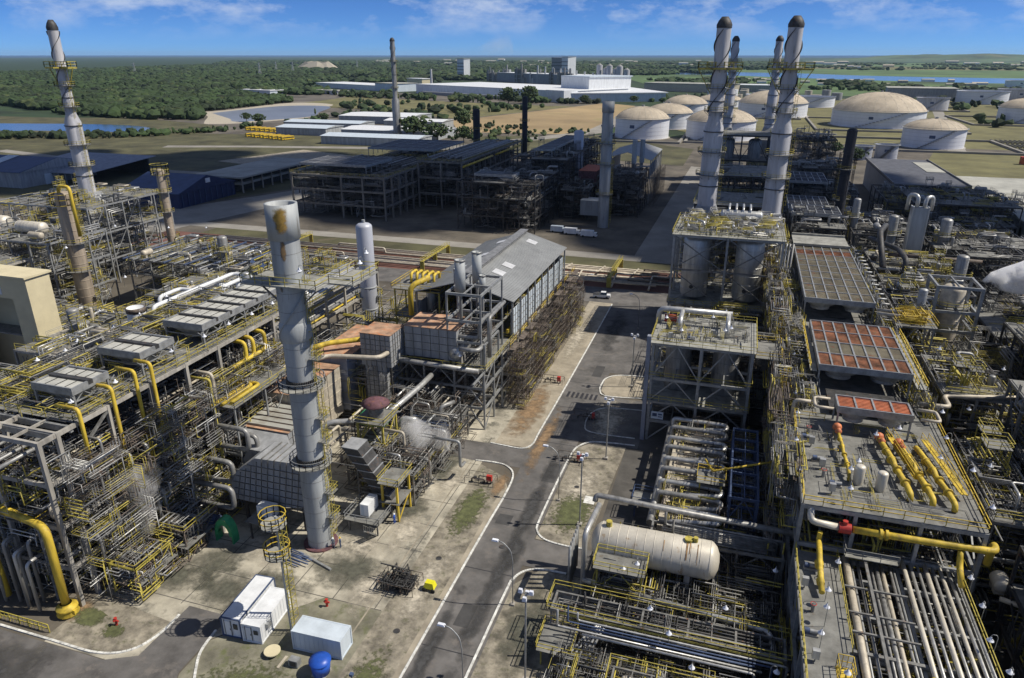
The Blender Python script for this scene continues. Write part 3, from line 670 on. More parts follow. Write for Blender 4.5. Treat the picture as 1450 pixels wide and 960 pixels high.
def rack_pipes(rg, n, axis, a0, a1, b0, b1, z, label, group, ms=(SILVD, STEELL, BEIGE), r=(.1, .32), jog=True):
    """individual pipes lying side by side on a rack level; axis = run direction"""
    w = (b1-b0)/n
    for i in range(n):
        rr = min(rg.uniform(*r), w*.42); b = b0+w*(i+.5); s, e = a0+rg.uniform(0, (a1-a0)*.15), a1-rg.uniform(0, (a1-a0)*.15)
        zz = z+rr; pts = [(s, b), (e, b)]; P3 = [(s, b, zz), (e, b, zz)]
        if jog and rg.random() < .5: P3.append((e, b, zz-rg.uniform(2, 5)))
        if jog and rg.random() < .3: P3.insert(0, (s, b, zz+rg.uniform(1, 2.4)))
        if axis == 'y': P3 = [(q[1], q[0], q[2]) for q in P3]
        mm = rg.choice(ms); pipe(P3, rr, mm, '%s pipe, %s from the %s on %s' % (tone(mm), ordn(i), 'left' if axis == 'y' else 'near end', label), group, 7)
# ------------------------------------------------------------------ the near left unit
rg = random.Random(5)
CHIM = stack(-51.5, 72.2, 0, 48.6, 27, 1.75, 1.75, 'wide grey chimney standing on the concrete yard, rust patch under its open top', STACK, (), (13.4, 25), cap=False, strake=(.02, .62), strm=STACK, ladder=False, n=36)
part('base_ring', MB().lathe((-51.5, 72.2, 0), [(2.4, 0), (2.4, .25), (1.8, .25)], 28, smooth=False), PURP, CHIM)
part('top_rim', MB().lathe((-51.5, 72.2, 48.4), [(1.74, -3.9), (1.92, -3.85), (1.92, .35), (1.72, .35), (1.58, .3), (1.58, -4)], 32), STACK, CHIM)
for a0, a1, z0, z1, rr_ in ((-1.55, -.65, 45.4, 48.7, 1.935), (-1.35, -.95, 42, 44.5, 1.77)):
    part('rust_patch', MB().lathe((-51.5, 72.2, 0), [(rr_, z0), (rr_, z1)], 12, a0=a0, a1=a1), decal('rust_yellow_film', (.42, .26, .06) if z0 > 44 else (.30, .19, .09), .46, .9, .3, (2, 0, 2)), CHIM)
for z, w in ((13.4, 2.8), (25.0, 3.0)):
    part('ring_platform', MB().lathe((-51.5, 72.2, z), [(1.76, 0), (w, 0), (w, .12), (1.76, .12)], 24, smooth=False), GRATEL, CHIM)
    part('handrail', MB().rail([(-51.5+w*math.cos(a*math.pi/10), 72.2+w*math.sin(a*math.pi/10), z+.1) for a in range(20)], sp=5, closed=True, w=.07), STEELL, CHIM)
    b = MB()
    for a in range(40): c_, s_ = math.cos(a*math.pi/20), math.sin(a*math.pi/20); b.box(-51.5+c_*1.85-.08, -51.5+c_*1.85+.08, 72.2+s_*1.85-.08, 72.2+s_*1.85+.08, z+.5, z+1.1)
    part('bolt_ring', b, STEELD, CHIM)
part('damper_housing', MB().lathe((-51.5, 72.2, 33.0), [(1.76, -1.6), (1.98, -1.2), (1.98, .6), (1.76, 1.0)], 28), STACK, CHIM)
mbp = MB().box(-57, -46.5, 70.0, 75.6, 38.9, 39.1); part('walkway', mbp, GRATEL, CHIM)
part('walkway', MB().box(-46.5, -43.2, 73, 79.5, 38.9, 39.1), GRATEL, CHIM)
part('handrail', MB().rail([(-57, 70, 39.1), (-46.5, 70, 39.1), (-46.5, 73, 39.1), (-43.2, 73, 39.1), (-43.2, 79.5, 39.1), (-46.5, 79.5, 39.1), (-46.5, 75.6, 39.1), (-57, 75.6, 39.1)], closed=True, w=.07), RAIL, CHIM)
b = MB()
for dx, dy in ((-5, 0), (4.5, 0), (0, 3), (0, -2), (7.5, 4)): b.beam((-51.5+dx*.3, 72.2+dy*.3, 36), (-51.5+dx, 72.2+dy, 38.9), .18)
part('bracket', b, STEEL, CHIM)
lb = MB(); zz = 0
for i, (a, z0, z1) in enumerate(((.1, 0, 13.4), (.35, 13.4, 25), (.15, 25, 39))):
    lb.ladder((-51.5+1.9*math.cos(a), 72.2+1.9*math.sin(a), z0), z1-z0+1, (math.cos(a), math.sin(a)))
part('ladder', lb, RAIL, CHIM)
for z in (5, 9, 17, 20.5, 29):
    part('rest_platform', MB().box(-49.7, -48.4, 71.6, 73.2, z, z+.1), GRATE, CHIM); part('handrail', MB().rail([(-48.4, 71.6, z+.1), (-48.4, 73.2, z+.1), (-49.7, 73.2, z+.1)], sp=.8), RAIL, CHIM)

mb = MB()
for z in [k*2.45+1.2 for k in range(18)]:
    if abs(z-33) > 2 and z < 44.4: mb.lathe((-51.5, 72.2, z), [(1.75, -.03), (1.775, 0), (1.75, .03)], 32)
part('weld_seam', mb, STEEL, CHIM)

# left cooler rack (concrete)
xs = [-90, -82, -73.6]; ys = [52, 54.5]+frange(62, 104, 7)
RL = frame('cooler_rack', 'long concrete rack carrying the air coolers left of the wide grey chimney', 'pipe rack', xs, ys, (6, 12, 18, 23.6), (23.6,), (23.6,), CONCF, .5, .36, '', GRATE, deckrect={23.6: (-91, -73.6, 57, 105)})
part('handrail', MB().rail([(-73.5, 52, 12.1), (-73.5, 104, 12.1)], w=.06), RAIL, RL)
part('bracing', MB().beam((-73.6, 62, .2), (-73.6, 69, 6), .3).beam((-73.6, 83, 6), (-73.6, 90, 12), .3).beam((-73.6, 90, 12), (-73.6, 97, 18), .3).beam((-73.6, 54.5, 18), (-73.6, 62, 23), .3), STEEL, RL)
part('open_beams', MB().box(-90, -73.6, 54.2, 54.6, 22.6, 23.4).box(-90, -73.6, 56.3, 56.7, 22.6, 23.4), STEELL, RL)
cooler('longest grey air cooler of six bays on the left concrete rack, left of the wide chimney', -81.6, -74.6, 81.6, 101.5, 27.3, 1, 6, TUBEG, legs=3.6, skirt=True, gaps=.22, fine=False, lines=True)
cooler('two-bay grey air cooler in the middle of the left concrete rack', -82.3, -75.2, 70, 76.2, 27.3, 1, 2, TUBEG, legs=3.6, gaps=.35, fine=False, lines=True)
cooler('smallest two-bay grey air cooler on the near end of the left concrete rack', -81.5, -75.2, 59, 64.4, 27.0, 1, 2, TUBEG, legs=3.3, gaps=.35, fine=False, lines=True)
rack_pipes(rg, 11, 'y', 50, 104, -89.5, -74.5, 18.1, 'the upper level of the left cooler rack', 'pipes on the upper level of the left cooler rack', (SILVD, STEELL, SILVD, BEIGE))
rack_pipes(rg, 10, 'y', 50, 104, -89.5, -74.5, 12.1, 'the middle level of the left cooler rack', 'pipes on the middle level of the left cooler rack')
rack_pipes(rg, 9, 'y', 52, 104, -89.5, -74.5, 6.1, 'the lowest level of the left cooler rack', 'pipes on the lowest level of the left cooler rack')
rack_pipes(rg, 9, 'y', 46, 58, -90, -75, 21.6, 'the open near end of the left rack', 'pipe ends at the near end of the left rack', (STEELL, SILVD), (.12, .28), jog=False)
# front face of the rack: drops in yellow, silver and grey
def drop(y, z0, z1, r, m, lab, g=None, x=-72.9, out=0, ybend=0, flange=False):
    P = [(x, y, z0), (x, y, z1)]
    if out: P = [(x, y, z0), (x, y, z1), (x-out, y, z1)]
    if ybend: P = [(x, y+ybend, z0), (x, y, z0), (x, y, z1)] if not out else [(x, y+ybend, z0), (x, y, z0), (x, y, z1), (x-out, y, z1)]
    return pipe(P, r, m, lab, g, 10, flange)
drop(62.5, 13, 26, .25, YEL, 'yellow pipe with two arms dropping beside the middle air cooler', out=3, ybend=-2)
drop(66.4, 8, 26.6, .25, YEL, 'tallest yellow drop pipe on the face of the left cooler rack', out=3, ybend=0)
drop(69.2, 17, 26.6, .25, YEL, 'yellow pipe with a hooked foot beside the tallest yellow drop pipe', out=2.6, ybend=-2.4)
drop(57.4, 17, 25.4, .25, YEL, 'short yellow gooseneck pipe by the smallest air cooler', out=3.4)
for i, yy in enumerate((86, 88, 91)): pipe([(-72.2, yy-2, 19.6), (-72.2, yy+1.5, 19.6), (-72.2, yy+1.5, 22.6), (-75, yy+1.5, 22.6)], .32, YEL, ('nearest', 'middle', 'farthest')[i]+' yellow gooseneck pipe of the trio left of the wide chimney', 'trio of yellow gooseneck pipes behind the wide chimney', 10)
for i, xx in enumerate((-69.2, -70.2, -71.2)): pipe([(xx, 79-i, 16.4), (xx, 86-i*.5, 16.4), (xx-3.5, 86-i*.5, 16.4)], .30, YEL, ('right-hand outer', 'middle', 'inner')[i]+' bent yellow pipe on the side platform left of the wide chimney', 'bent yellow pipes on the side platform left of the wide chimney', 10)
frame('side_platform', 'small platform with yellow pipes beside the left cooler rack', 'platform', [-72.4, -68.4], [78.5, 86, 93], (8, 16), (16,), (16,), STEELL, .25, .2, 's', z0=0)
for i in range(26):
    yy = 54.5+i*1.9+rg.uniform(-.5, .5); r = rg.choice((.12, .16, .2, .26)); z1 = rg.choice((9, 11, 15, 17, 21)); z0 = rg.choice((.3, 2, 5, 7)); m_ = rg.choice((SILVD, SILV, STEELL, BEIGE, SILVD, RAIL))
    xx = -72.9+rg.uniform(0, 2.6); b_ = rg.choice((-3, -2, 2, 3))
    pipe([(xx, yy+b_, z0), (xx, yy, z0), (xx, yy, z1), (xx-4, yy, z1)], r, m_, '%s %s drop pipe, %s from the near end of the left rack face' % ('thick' if r > .18 else 'thin', tone(m_), ordn(i)), 'drop pipes on the face of the left cooler rack')
# large looping pipes right of the rack
for i, (yy, z, ln) in enumerate(((77, 13.4, 7.5), (79.5, 11.0, 7), (74, 9.4, 6.5), (71.5, 6.8, 8))):
    pipe([(-75, yy, z), (-73+ln, yy, z), (-73+ln, yy, z-3.4), (-75, yy, z-3.4)], .38, SILVD, ('highest', 'second highest', 'third highest', 'lowest')[i]+' of the U-shaped grey pipe loops beside the left cooler rack', 'U-shaped pipe loops beside the left cooler rack', 10)
# the great yellow pipe and its stand
BY = pipe([(-100, 52.6, 13.4), (-82, 51.6, 13.0), (-76.6, 51.0, 12.8), (-74, 50.4, 12.8), (-74, 50.3, 1.4)], .5, YEL, 'thickest yellow pipe bending down to the ground at the bottom left', None, 14)
part('valve', MB().lathe((-74, 50.3, .1), [(1.1, 0), (1.3, .3), (1.0, .7), (1.25, .9), (1.25, 1.2), (.7, 1.4), (.7, 1.7)], 14).beam((-75.4, 50.3, .8), (-72.6, 50.3, .8), .5), YEL, BY)
pipe([(-84, 50.2, 11), (-83, 49.8, 1)], .4, YEL, 'thin yellow pipe standing at the left edge behind the guard rail')
t = frame('valve_platform', 'yellow railed platform under the thickest yellow pipe', 'platform', [-84, -77.5], [52, 56], (6, 11.6), (11.6,), (11.6,), STEELL, .3, .2, 's', railm=YEL)
for i in range(12):
    yy = 49.2+rg.random()*3; xx = -86+i*.95
    pipe([(xx, yy+2, 7.5+i % 3), (xx, yy, 7.5+i % 3), (xx, yy, .4)], .22, rg.choice((SILV, SILVD)), '%s standpipe from the left in the silver row under the yellow valve platform' % ordn(i), 'row of silver standpipes at the bottom left')
gr = MB()
gr.rail([(-110, 47.2, 0), (-73.6, 47.2, 0)], h=1.2, sp=1.6, w=.1, mid=2)
for i in range(60): gr.beam((-110+i*.6, 47.2, .1), (-110+i*.6, 47.2, 1.1), .05)
solo('guard_rail', gr, RAIL, 'faded yellow guard rail along the left road edge', 'guard rail')

# skids at the foot of the rack, green compressor hood
def skid(x0, x1, y0, y1, h, label, m=RAIL, n=60, seed=1):
    q = random.Random(seed)
    t = frame('valve_skid', label, 'valve skid', [x0, x1], frange(y0, y1, 3), (h*.5, h), (h*.5,), (h,), m, .16, .14, 's')
    mb = MB(); tangle(mb, q, x0, x1, y0, y1, .3, h+.6, n, .05, .14, 3); part('small_piping', mb, SILVD, t)
    mb = MB(); tangle(mb, q, x0, x1, y0, y1, .3, h+.6, n//3, .05, .1, 3); bits(mb, q, x0, x1, y0, y1, h*.5+.1, 8, .4); part('valve_set', mb, BROWNST, t)
    mb = MB(); bits(mb, q, x0, x1, y0, y1, .1, 10, .7); part('pump_set', mb, STEELD, t); return t
skid(-71.5, -67.2, 55.2, 61, 4.6, 'crowded valve skid with yellow ladders at the foot of the left cooler rack', RAIL, 90, 3)
skid(-71.8, -66.5, 63, 69.5, 5.0, 'brown valve skid behind the yellow ladder skid, left of the green hood', BROWNST, 90, 4)
gh = MB(); pr = None
for k in range(9):
    a = math.pi*k/8; p = [(-64.6-1.5*math.cos(a)*1.0, yy, 1.2+2.8*math.sin(a)) for yy in (68, 69.3)]
    if pr: gh.quad(pr[0], pr[1], p[1], p[0])
    pr = p
go = solo('belt_guard', gh, GREEN, 'bright green arched guard over a machine left of the white cabinet', 'machine guard')
ep = MB()
for k in range(8):
    f = lambda r, a: (-64.6-r*math.cos(a), 68.02, 1.2+r*1.85*math.sin(a)); a, b_ = math.pi*k/8, math.pi*(k+1)/8; ep.quad(f(1.48, a), f(1.48, b_), f(.95, b_), f(.95, a))
part('end_plate', ep, GREEN, go)
part('leg', MB().box(-66.1, -65.9, 68, 69.3, 0, 1.2), GREEN, go); part('leg', MB().box(-63.3, -63.1, 68, 69.3, 0, 1.2), GREEN, go)
t = thing('motor', 'dark blue electric motor beside the green guard', 'motor', (-67, 69, 0)); part('body', MB().cyl((-68.6, 69.2, 2.4), 1.0, 2.3, 16, 'x'), STEELB, t); part('plinth', MB().box(-68.5, -66.2, 68.2, 70.2, 0, 1.6), CONCF, t)
def cabinet(x, y, z, lx, ly, lz, label, m=WHITE):
    t = thing('equipment_cabinet', label, 'cabinet', (x, y, z))
    part('body', MB().box(x, x+lx, y, y+ly, z+.2, z+lz, .03, .03), m, t); part('door', MB().box(x+lx*.15, x+lx*.45, y-.03, y, z+.3, z+lz*.85), WHITEB, t)
    part('plinth', MB().box(x-.1, x+lx+.1, y-.1, y+ly+.1, z, z+.2), STEEL, t); return t
cabinet(-60.8, 71, 3.2, 2.6, 1.5, 1.9, 'small white cabinet on a stand in front of the ribbed grey duct')
frame('cabinet_stand', 'dark stand carrying the small white cabinet by the ribbed duct', 'platform', [-61.4, -57.6], [70, 73], (3.1,), (3.1,), (), STEELD, .2, .2)
cabinet(-47.5, 76.8, 2.2, 1.4, 3.0, 2.1, 'tall pale cabinet on a landing right of the wide chimney foot')
t = frame('stair_platform', 'landing with a steel staircase right of the wide chimney foot', 'platform', [-49, -44.4], [76, 80.6], (2.1,), (2.1,), (2.1,), STEEL, .2, .2, railm=STEELL)
stair(t, -45.4, 76, 0, 2.1, -1, STEEL)
part('stringer', MB(), STEEL, t)

# exhaust ducts
def ribbed(mb, x0, x1, y0, y1, z0, z1, st=1.0, d=.1):
    def fr(a, b_, s_): return frange(a, b_, s_)[1:-1] or [(a+b_)/2]
    for k in fr(x0, x1, st): mb.box(k-.035, k+.035, y0-d, y1+d, z0-d, z1+d*.4)
    for k in fr(z0, z1, st): mb.box(x0-d*.8, x1+d*.8, y0-d*.8, y1+d*.8, k-.035, k+.035)
    for k in fr(y0, y1, st): mb.box(x0-d*1.1, x1+d*1.1, k-.05, k+.05, z0-d*.9, z1+d*.3)
def ductbox(x0, x1, y0, y1, z0, z1, label, m=PLATE, top=RUSTR, st=1.1, name='exhaust_duct', legs=True, parent=None):
    t = parent or thing(name, label, 'duct', ((x0+x1)/2, (y0+y1)/2, z0))
    part('casing', MB().box(x0, x1, y0, y1, z0, z1), m, t); part('roof_plate', MB().box(x0-.1, x1+.1, y0-.1, y1+.1, z1+.002, z1+.1), top, t)
    r = MB(); ribbed(r, x0, x1, y0, y1, z0, z1, st); part('stiffener', r, STEEL if m is PLATE else m, t)
    if legs and z0 > 1:
        for x in (x0+.3, x1-.3):
            for y in (y0+.3, y1-.3): part('leg', MB().box(x-.15, x+.15, y-.15, y+.15, 0, z0), STEELD, t)
    return t
D1 = thing('exhaust_duct', 'grey ribbed duct with sloping shoulders entering the wide chimney from the left', 'duct', (-61, 77, 3))
mb = MB(); PR = [(-66.5, 3.5), (-66.8, 6.0), (-65.4, 8.6), (-62, 11.2), (-54, 11.6), (-53.2, 4.4), (-60, 3.4)]
n_ = len(PR); mb.quad(*[(x, 73.6, z) for x, z in PR]); mb.quad(*[(x, 78.5, z) for x, z in reversed(PR)])
for i in range(n_): a, b_ = PR[i], PR[(i+1) % n_]; mb.quad((a[0], 73.6, a[1]), (a[0], 78.5, a[1]), (b_[0], 78.5, b_[1]), (b_[0], 73.6, b_[1]))
part('casing', mb, PLATE, D1)
mb = MB()
for k in range(13):
    x = -66+k*1.02; zt = 11.3 if x > -62 else 8.2+(x+66)*.75; mb.beam((x, 73.5, 3.5), (x+1.2, 73.5, zt), .08); mb.beam((x+1.2, 73.5, zt+.1), (x+1.2, 78.5, zt+.1), .14)
for z in (4.4, 5.5, 6.6, 7.7, 8.8, 9.9): mb.beam((-66.3+max(0, z-8.2)*1.2, 73.5, z), (-53.4, 73.5, z), .08)
part('stiffener', mb, STEEL, D1)
for x in (-65, -60, -55):
    for y in (74, 78): part('leg', MB().box(x-.2, x+.2, y-.2, y+.2, 0, 4), STEELD, D1)
D2 = ductbox(-70.5, -62.5, 82.5, 90, 4, 10.4, 'grey duct body with a stepped pale roof left of the wide chimney')
part('hood', MB().hexa([(-70.5, 78.6, 4), (-58, 78.6, 4), (-62.6, 82.4, 4), (-70.4, 82.4, 4), (-67, 78.6, 9), (-60, 78.6, 9), (-62.6, 82.4, 10.2), (-70.4, 82.4, 10.2)]), PLATE, D2)
mb = MB()
for k in range(5): mb.box(-70.7, -62.3, 83+k*1.5, 84.1+k*1.5, 10.55, 10.9)
part('roof_slab', mb, FLAT, D2)
ductbox(-74.2, -65.8, 90.8, 104, 3, 12.4, 'pale brown roofed boiler casing behind the left side of the wide chimney', BEIGE, RUSTR, 2.2, 'boiler_casing', False)
ductbox(-71.5, -64.8, 105, 121, 3, 13.6, 'long rusty roofed boiler casing with pale ribs between the chimney and the dark grid boxes', LIGHTM, RUSTR, 3.4, 'boiler_casing', False)
ductbox(-62.4, -56.4, 106.3, 112, 12.2, 18.4, 'square dark grid box beside the long rusty roofed casing', PLATE, RUSTR, 1.0, 'filter_house', True)
ductbox(-62.2, -57.6, 106.6, 111, 5.2, 12, 'narrow grid box hanging below the square dark grid box', PLATE, PLATE, 1.0, 'filter_house', False)
ductbox(-55.9, -45.6, 111.2, 118.6, 13, 18.8, 'long dark panelled box with a rusty pipe-covered roof in front of the shed', PLATE, RUSTR, 1.6, 'filter_house', True)
ch = thing('chute', 'dark sloping chute box right of the wide chimney', 'duct', (-48, 82, 3))
part('casing', MB().hexa([(-46.2, 80.4, 2.8), (-43.8, 80.4, 2.8), (-43.8, 83.4, 2.8), (-46.2, 83.4, 2.8), (-51.8, 80.4, 11), (-49.2, 80.4, 11), (-49.2, 83.4, 11), (-51.8, 83.4, 11)]), STEELD, ch)
mb = MB()
for k in range(8): q = k/7; x = -46.2-5.6*q; mb.box(x-.06, x+2.6, 80.3, 83.5, 2.8+8.2*q, 2.92+8.2*q)
part('stiffener', mb, PLATE, ch)
# deck with drum, tall vent frame
VF = frame('turbine_deck', 'steel deck with a pale drum on it, in front of the grey roofed shed', 'platform', [-58, -52, -46, -40.2], [110.6, 116, 121, 126.5], (4.5, 8.5, 12), (12,), (12,), STEELL, .32, .3, 'fs', STEEL if False else GRATE)
part('side_frame', MB().beam((-40, 110.6, 12), (-40, 110.6, 17), .3).beam((-40, 118.3, 12), (-40, 118.3, 17), .3).beam((-40, 104.5, 11.9), (-40, 127, 11.9), .3).beam((-40, 110.6, 17), (-40, 118.3, 17), .3), STEELL, VF)
drumt = hdrum((-45.9, 113.6, 14.4), 1.25, 4.6, 'y', 'silver horizontal drum with a round pale end on the turbine deck', SILV, zg=12.1)
part('manhole', MB().cyl((-45.9, 110.1, 14.4), .35, .4, 12, 'y'), SILVD, drumt)
VT = frame('silencer_tower', 'tall open steel frame holding the grey silencer cylinders', 'steel frame', [-47.4, -41], [111.5, 117, 123.6], (17, 21, 26), (), (), STEELL, .3, .3, '', z0=12)
for (x, y, r, h, z) in ((-45.9, 114.6, .95, 6.6, 24.6), (-45.2, 121.4, .9, 6.2, 24.8), (-47.6, 117.5, .7, 4.2, 24.4), (-43.2, 118.8, .6, 3.4, 24.0)):
    t = thing('vent_silencer', {24.6: 'tallest grey silencer cylinder, nearest on the vent frame', 24.8: 'second tall grey silencer, at the rear of the vent frame', 24.4: 'short pale silencer on the left of the vent frame', 24.0: 'smallest silencer, tucked behind the tallest on the vent frame'}[z], 'silencer', (x, y, z), 'silencer cylinders on the vent frame')
    part('body', MB().lathe((x, y, z), [(.01, 0), (r, 0), (r, h), (r*.85, h), (r*.85, h-.6), (.01, h-.6)], 20), STACK, t); part('rim', MB().lathe((x, y, z+h), [(r*1.0, -.3), (r*1.07, -.3), (r*1.07, .05), (r, .05)], 20), SILVD, t)
    part('inlet_pipe', MB().cyl((x, y, z-6), .3, 6, 10), SILVD, t)
for i, P in enumerate((
    ([(-44, 108.6, 16.6), (-40.6, 108.6, 16.6), (-40.6, 112, 16.6), (-40.6, 112, 12.5)], .42, 'thick grey pipe wrapping the near corner of the vent frame'),
    ([(-52, 112.4, 17.5), (-41.5, 112.4, 17.5), (-41.5, 112.4, 20.5), (-41.2, 124, 20.5)], .4, 'thick grey pipe crossing the front of the vent frame'),
    ([(-40, 122, 21.5), (-39.8, 112.5, 21.5), (-39.8, 112.5, 14)], .35, 'grey pipe running down the road side of the vent frame'),
    ([(-66, 108, 11.2), (-57.6, 109.5, 11.0), (-57.0, 109.6, 12.6), (-40.8, 109.6, 12.2)], .48, 'dark blue-grey header pipe along the front edge of the turbine deck'),
    ([(-62, 88, 5), (-60.5, 90, 8.8), (-52.5, 93.5, 8.8), (-50.5, 96.5, 10.4), (-49.8, 104, 10.6), (-49.8, 109, 10.6)], .5, 'bright silver pipe bending up to the right behind the wide chimney'),
    ([(-63, 92, 6.4), (-49.5, 94, 6.4), (-48.8, 94, 9.5), (-46, 94, 9.6)], .4, 'dark bent pipe under the bright silver pipe'),
    ([(-70, 96, 15.0), (-66.5, 101.8, 15.2), (-57.4, 103.6, 15.2), (-57.0, 106.2, 15.2)], .42, 'beige pipe crossing behind the wide chimney to the grid box'),
    ([(-55, 99, 4.5), (-45, 100.6, 4.5), (-44.6, 100.6, 9), (-43, 103, 9)], .36, 'S-shaped dark pipe below the turbine deck'),
)): pipe(P[0], P[1], BEIGE if 'beige' in P[2] else (SILV if 'silver' in P[2] else SILVD), P[2], None, 12)
pipe([(-72, 103, 15.0), (-69.5, 106.5, 15.4), (-62, 112, 15.4), (-57, 115, 15.4)], .5, YEL, 'thick yellow pipe crossing behind the wide chimney towards the blue-grey vessel', None, 12)
pipe([(-60.5, 124, 16), (-60.5, 124, 22), (-57.5, 127, 23.4)], .55, YEL, 'yellow S-shaped pipe rising right of the pale blue-grey vessel', None, 12)
# yellow manifold platform right of the vessel
t = frame('manifold_platform', 'yellow manifold platform between the pale vessel and the shed', 'platform', [-66, -61, -56], [128, 133, 138], (8, 14, 20), (14, 20), (14, 20), RAIL, .25, .22, 's', railm=YEL)
for i in range(5): pipe([(-64+i*1.3, 132, 20.2), (-64+i*1.3, 132, 22.2), (-64+i*1.3, 135, 22.2), (-64+i*1.3, 135, 20.2)], .3, YEL, ordn(i)+' yellow hoop pipe from the left on top of the manifold platform', 'yellow hoop pipes on the manifold platform')
t = vcol(-59.4, 131.5, 8, 20.6, .95, 'slim grey vessel standing inside the yellow manifold platform', SILV)
PV = vcol(-75.3, 133.7, 1, 31.9, 1.75, 'pale blue-grey domed vessel standing behind the wide chimney', VESS, (15.5,), bands=False, name='tall_vessel', cat='vessel')
part('girth_band', MB().lathe((-75.3, 133.7, 17.5), [(1.75, 0), (1.84, .05), (1.84, .35), (1.75, .4)], 24).lathe((-75.3, 133.7, 12.5), [(1.75, 0), (1.84, .05), (1.84, .35), (1.75, .4)], 24), STACK, PV)
part('nozzle', MB().cyl((-75.3, 133.7, 31.6), .35, .9, 12), STACK, PV)
# shed
SH = thing('compressor_shed', 'open-sided machinery shed with a big grey pitched sheet roof', 'shed', (-50, 150, 0))
x0, x1, y0, y1, ze, zr = -61.2, -39.6, 126.6, 171.5, 20, 23.3; xm = (x0+x1)/2
rf = MB()
for a, b_ in ((x0, xm), (xm, x1)):
    za, zb = (ze, zr) if a == x0 else (zr, ze)
    rf.hexa([(a, y0, za-.15), (b_, y0, zb-.15), (b_, y1, zb-.15), (a, y1, za-.15), (a, y0, za), (b_, y0, zb), (b_, y1, zb), (a, y1, za)])
RF = part('roof', rf, ROOFG, SH)
cr = MB(); k = y0+.3
while k < y1:
    cr.beam((x0, k, ze+.03), (xm, k, zr+.03), .06); cr.beam((xm, k, zr+.03), (x1, k, ze+.03), .06); k += .75
part('roof_rib', cr, ROOFG, RF)
part('ridge_vent', MB().box(xm-.7, xm+.7, y0+3, y1-1, zr+.1, zr+.75).box(xm-1.0, xm+1.0, y0+3, y1-1, zr+.75, zr+.9), SILVD, RF)
def onroof(u0, u1, v0, v1):
    f = lambda x: zr-(abs(x-xm))*(zr-ze)/(x1-xm)+.09; return MB().quad((u0, v0, f(u0)), (u1, v0, f(u1)), (u1, v1, f(u1)), (u0, v1, f(u0)))
for u, v in ((-46.5, 137), (-46.3, 143), (-47, 164), (-54, 150), (-54.5, 163), (-56.5, 140)): part('skylight', onroof(u-1.2, u+1.2, v, v+2.8), ROOFW, RF)
for y in frange(y0+.5, y1-.5, 5.6):
    for x in (x0+.6, x1-.4): part('column', MB().box(x-.16, x+.16, y-.16, y+.16, 0, ze-.17), STEELL, SH)
part('crane_beam', MB().box(x1-1.6, x1-1.2, y0, y1, 13.2, 13.9).box(x0+1.2, x0+1.6, y0, y1, 13.2, 13.9), YEL, SH)
part('side_cladding', MB().box(x1-.9, x1-.8, y0+1, y1-.6, 12, 17.6), WHITEB, SH)
cb = MB()
for k in frange(y0+1, y1-.6, 1.4): cb.box(x1-.8, x1-.72, k-.05, k+.05, 12, 17.6)
for z in (13.4, 14.8, 16.2): cb.box(x1-.8, x1-.7, y0+1, y1-.6, z-.05, z+.05)
part('cladding_rail', cb, STEEL, SH)
part('rear_cladding', MB().box(x0+.8, x0+.9, y0+1, y1-.6, 5, 17.6).box(x0+1, x1-1, y1-.8, y1-.7, 2, 18), PLATE, SH)
part('floor_slab', MB().box(x0+2, x1-2, y0+1, y1-1, 7.6, 8), CONCF, SH)
part('inner_floor', MB().box(x0+1.8, x1-2.2, y0+2, y1-1.4, 12, 12.2), GRATE, SH)
for i, y in enumerate((134, 146, 158)):
    t = thing('turbine', ('nearest', 'middle', 'farthest')[i]+' turbine casing on the floor inside the grey roofed shed', 'turbine', (-50, y, 8)); part('casing', MB().cyl((-53, y, 10.2), 1.7, 6.5, 20, 'x', 1.1), BEIGE, t); part('bed', MB().box(-54, -46, y-1.6, y+1.6, 8, 8.9), STEELD, t)
# scaffold along the road side of the shed
SC = thing('scaffold', 'dense brown tube scaffold standing along the road side of the grey roofed shed', 'scaffold', (-36, 148, 0))
for row, x in enumerate((-39.0, -37.9, -36.8, -35.7)):
    mb = MB()
    for y in frange(120.5, 176, 1.15):
        h = 13.5+2.5*mnoise.noise(Vector((x*2, y*.23, 0)))-(x+39)*1.3
        mb.beam((x, y, 0), (x+rg.uniform(-.15, .15), y+rg.uniform(-.15, .15), h), .08)
    z = 1.4
    while z < 13.5-row*1.2: mb.beam((x, 120.5, z), (x, 176, z), .07); z += 1.5
    part('standard_row', mb, BROWNST, SC)
mb = MB()
for y in frange(120.5, 176, 2.3):
    z = 1.3
    while z < 12.5: mb.beam((-39, y, z), (-35.7, y, z), .065); z += 1.5
    if rg.random() < .6: z = rg.uniform(0, 7); mb.beam((-38.9, y, z), (-35.8, y+rg.uniform(-3, 3), z+4.5), .06)
part('ledger', mb, BROWNST, SC)
for z in (4.3, 7.3, 10.3, 12.2):
    for y in frange(121, 174, 6):
        if rg.random() < .42: part('plank', MB().box(-38.8, -37.6, y, y+4.2, z, z+.07), BROWNST, SC)
mb = MB()
for y in frange(122, 174, 7.4): mb.rail([(-38.8, y, 12.3), (-38.8, y+4, 12.3)], w=.07)
part('yellow_guard', mb, YEL, SC)
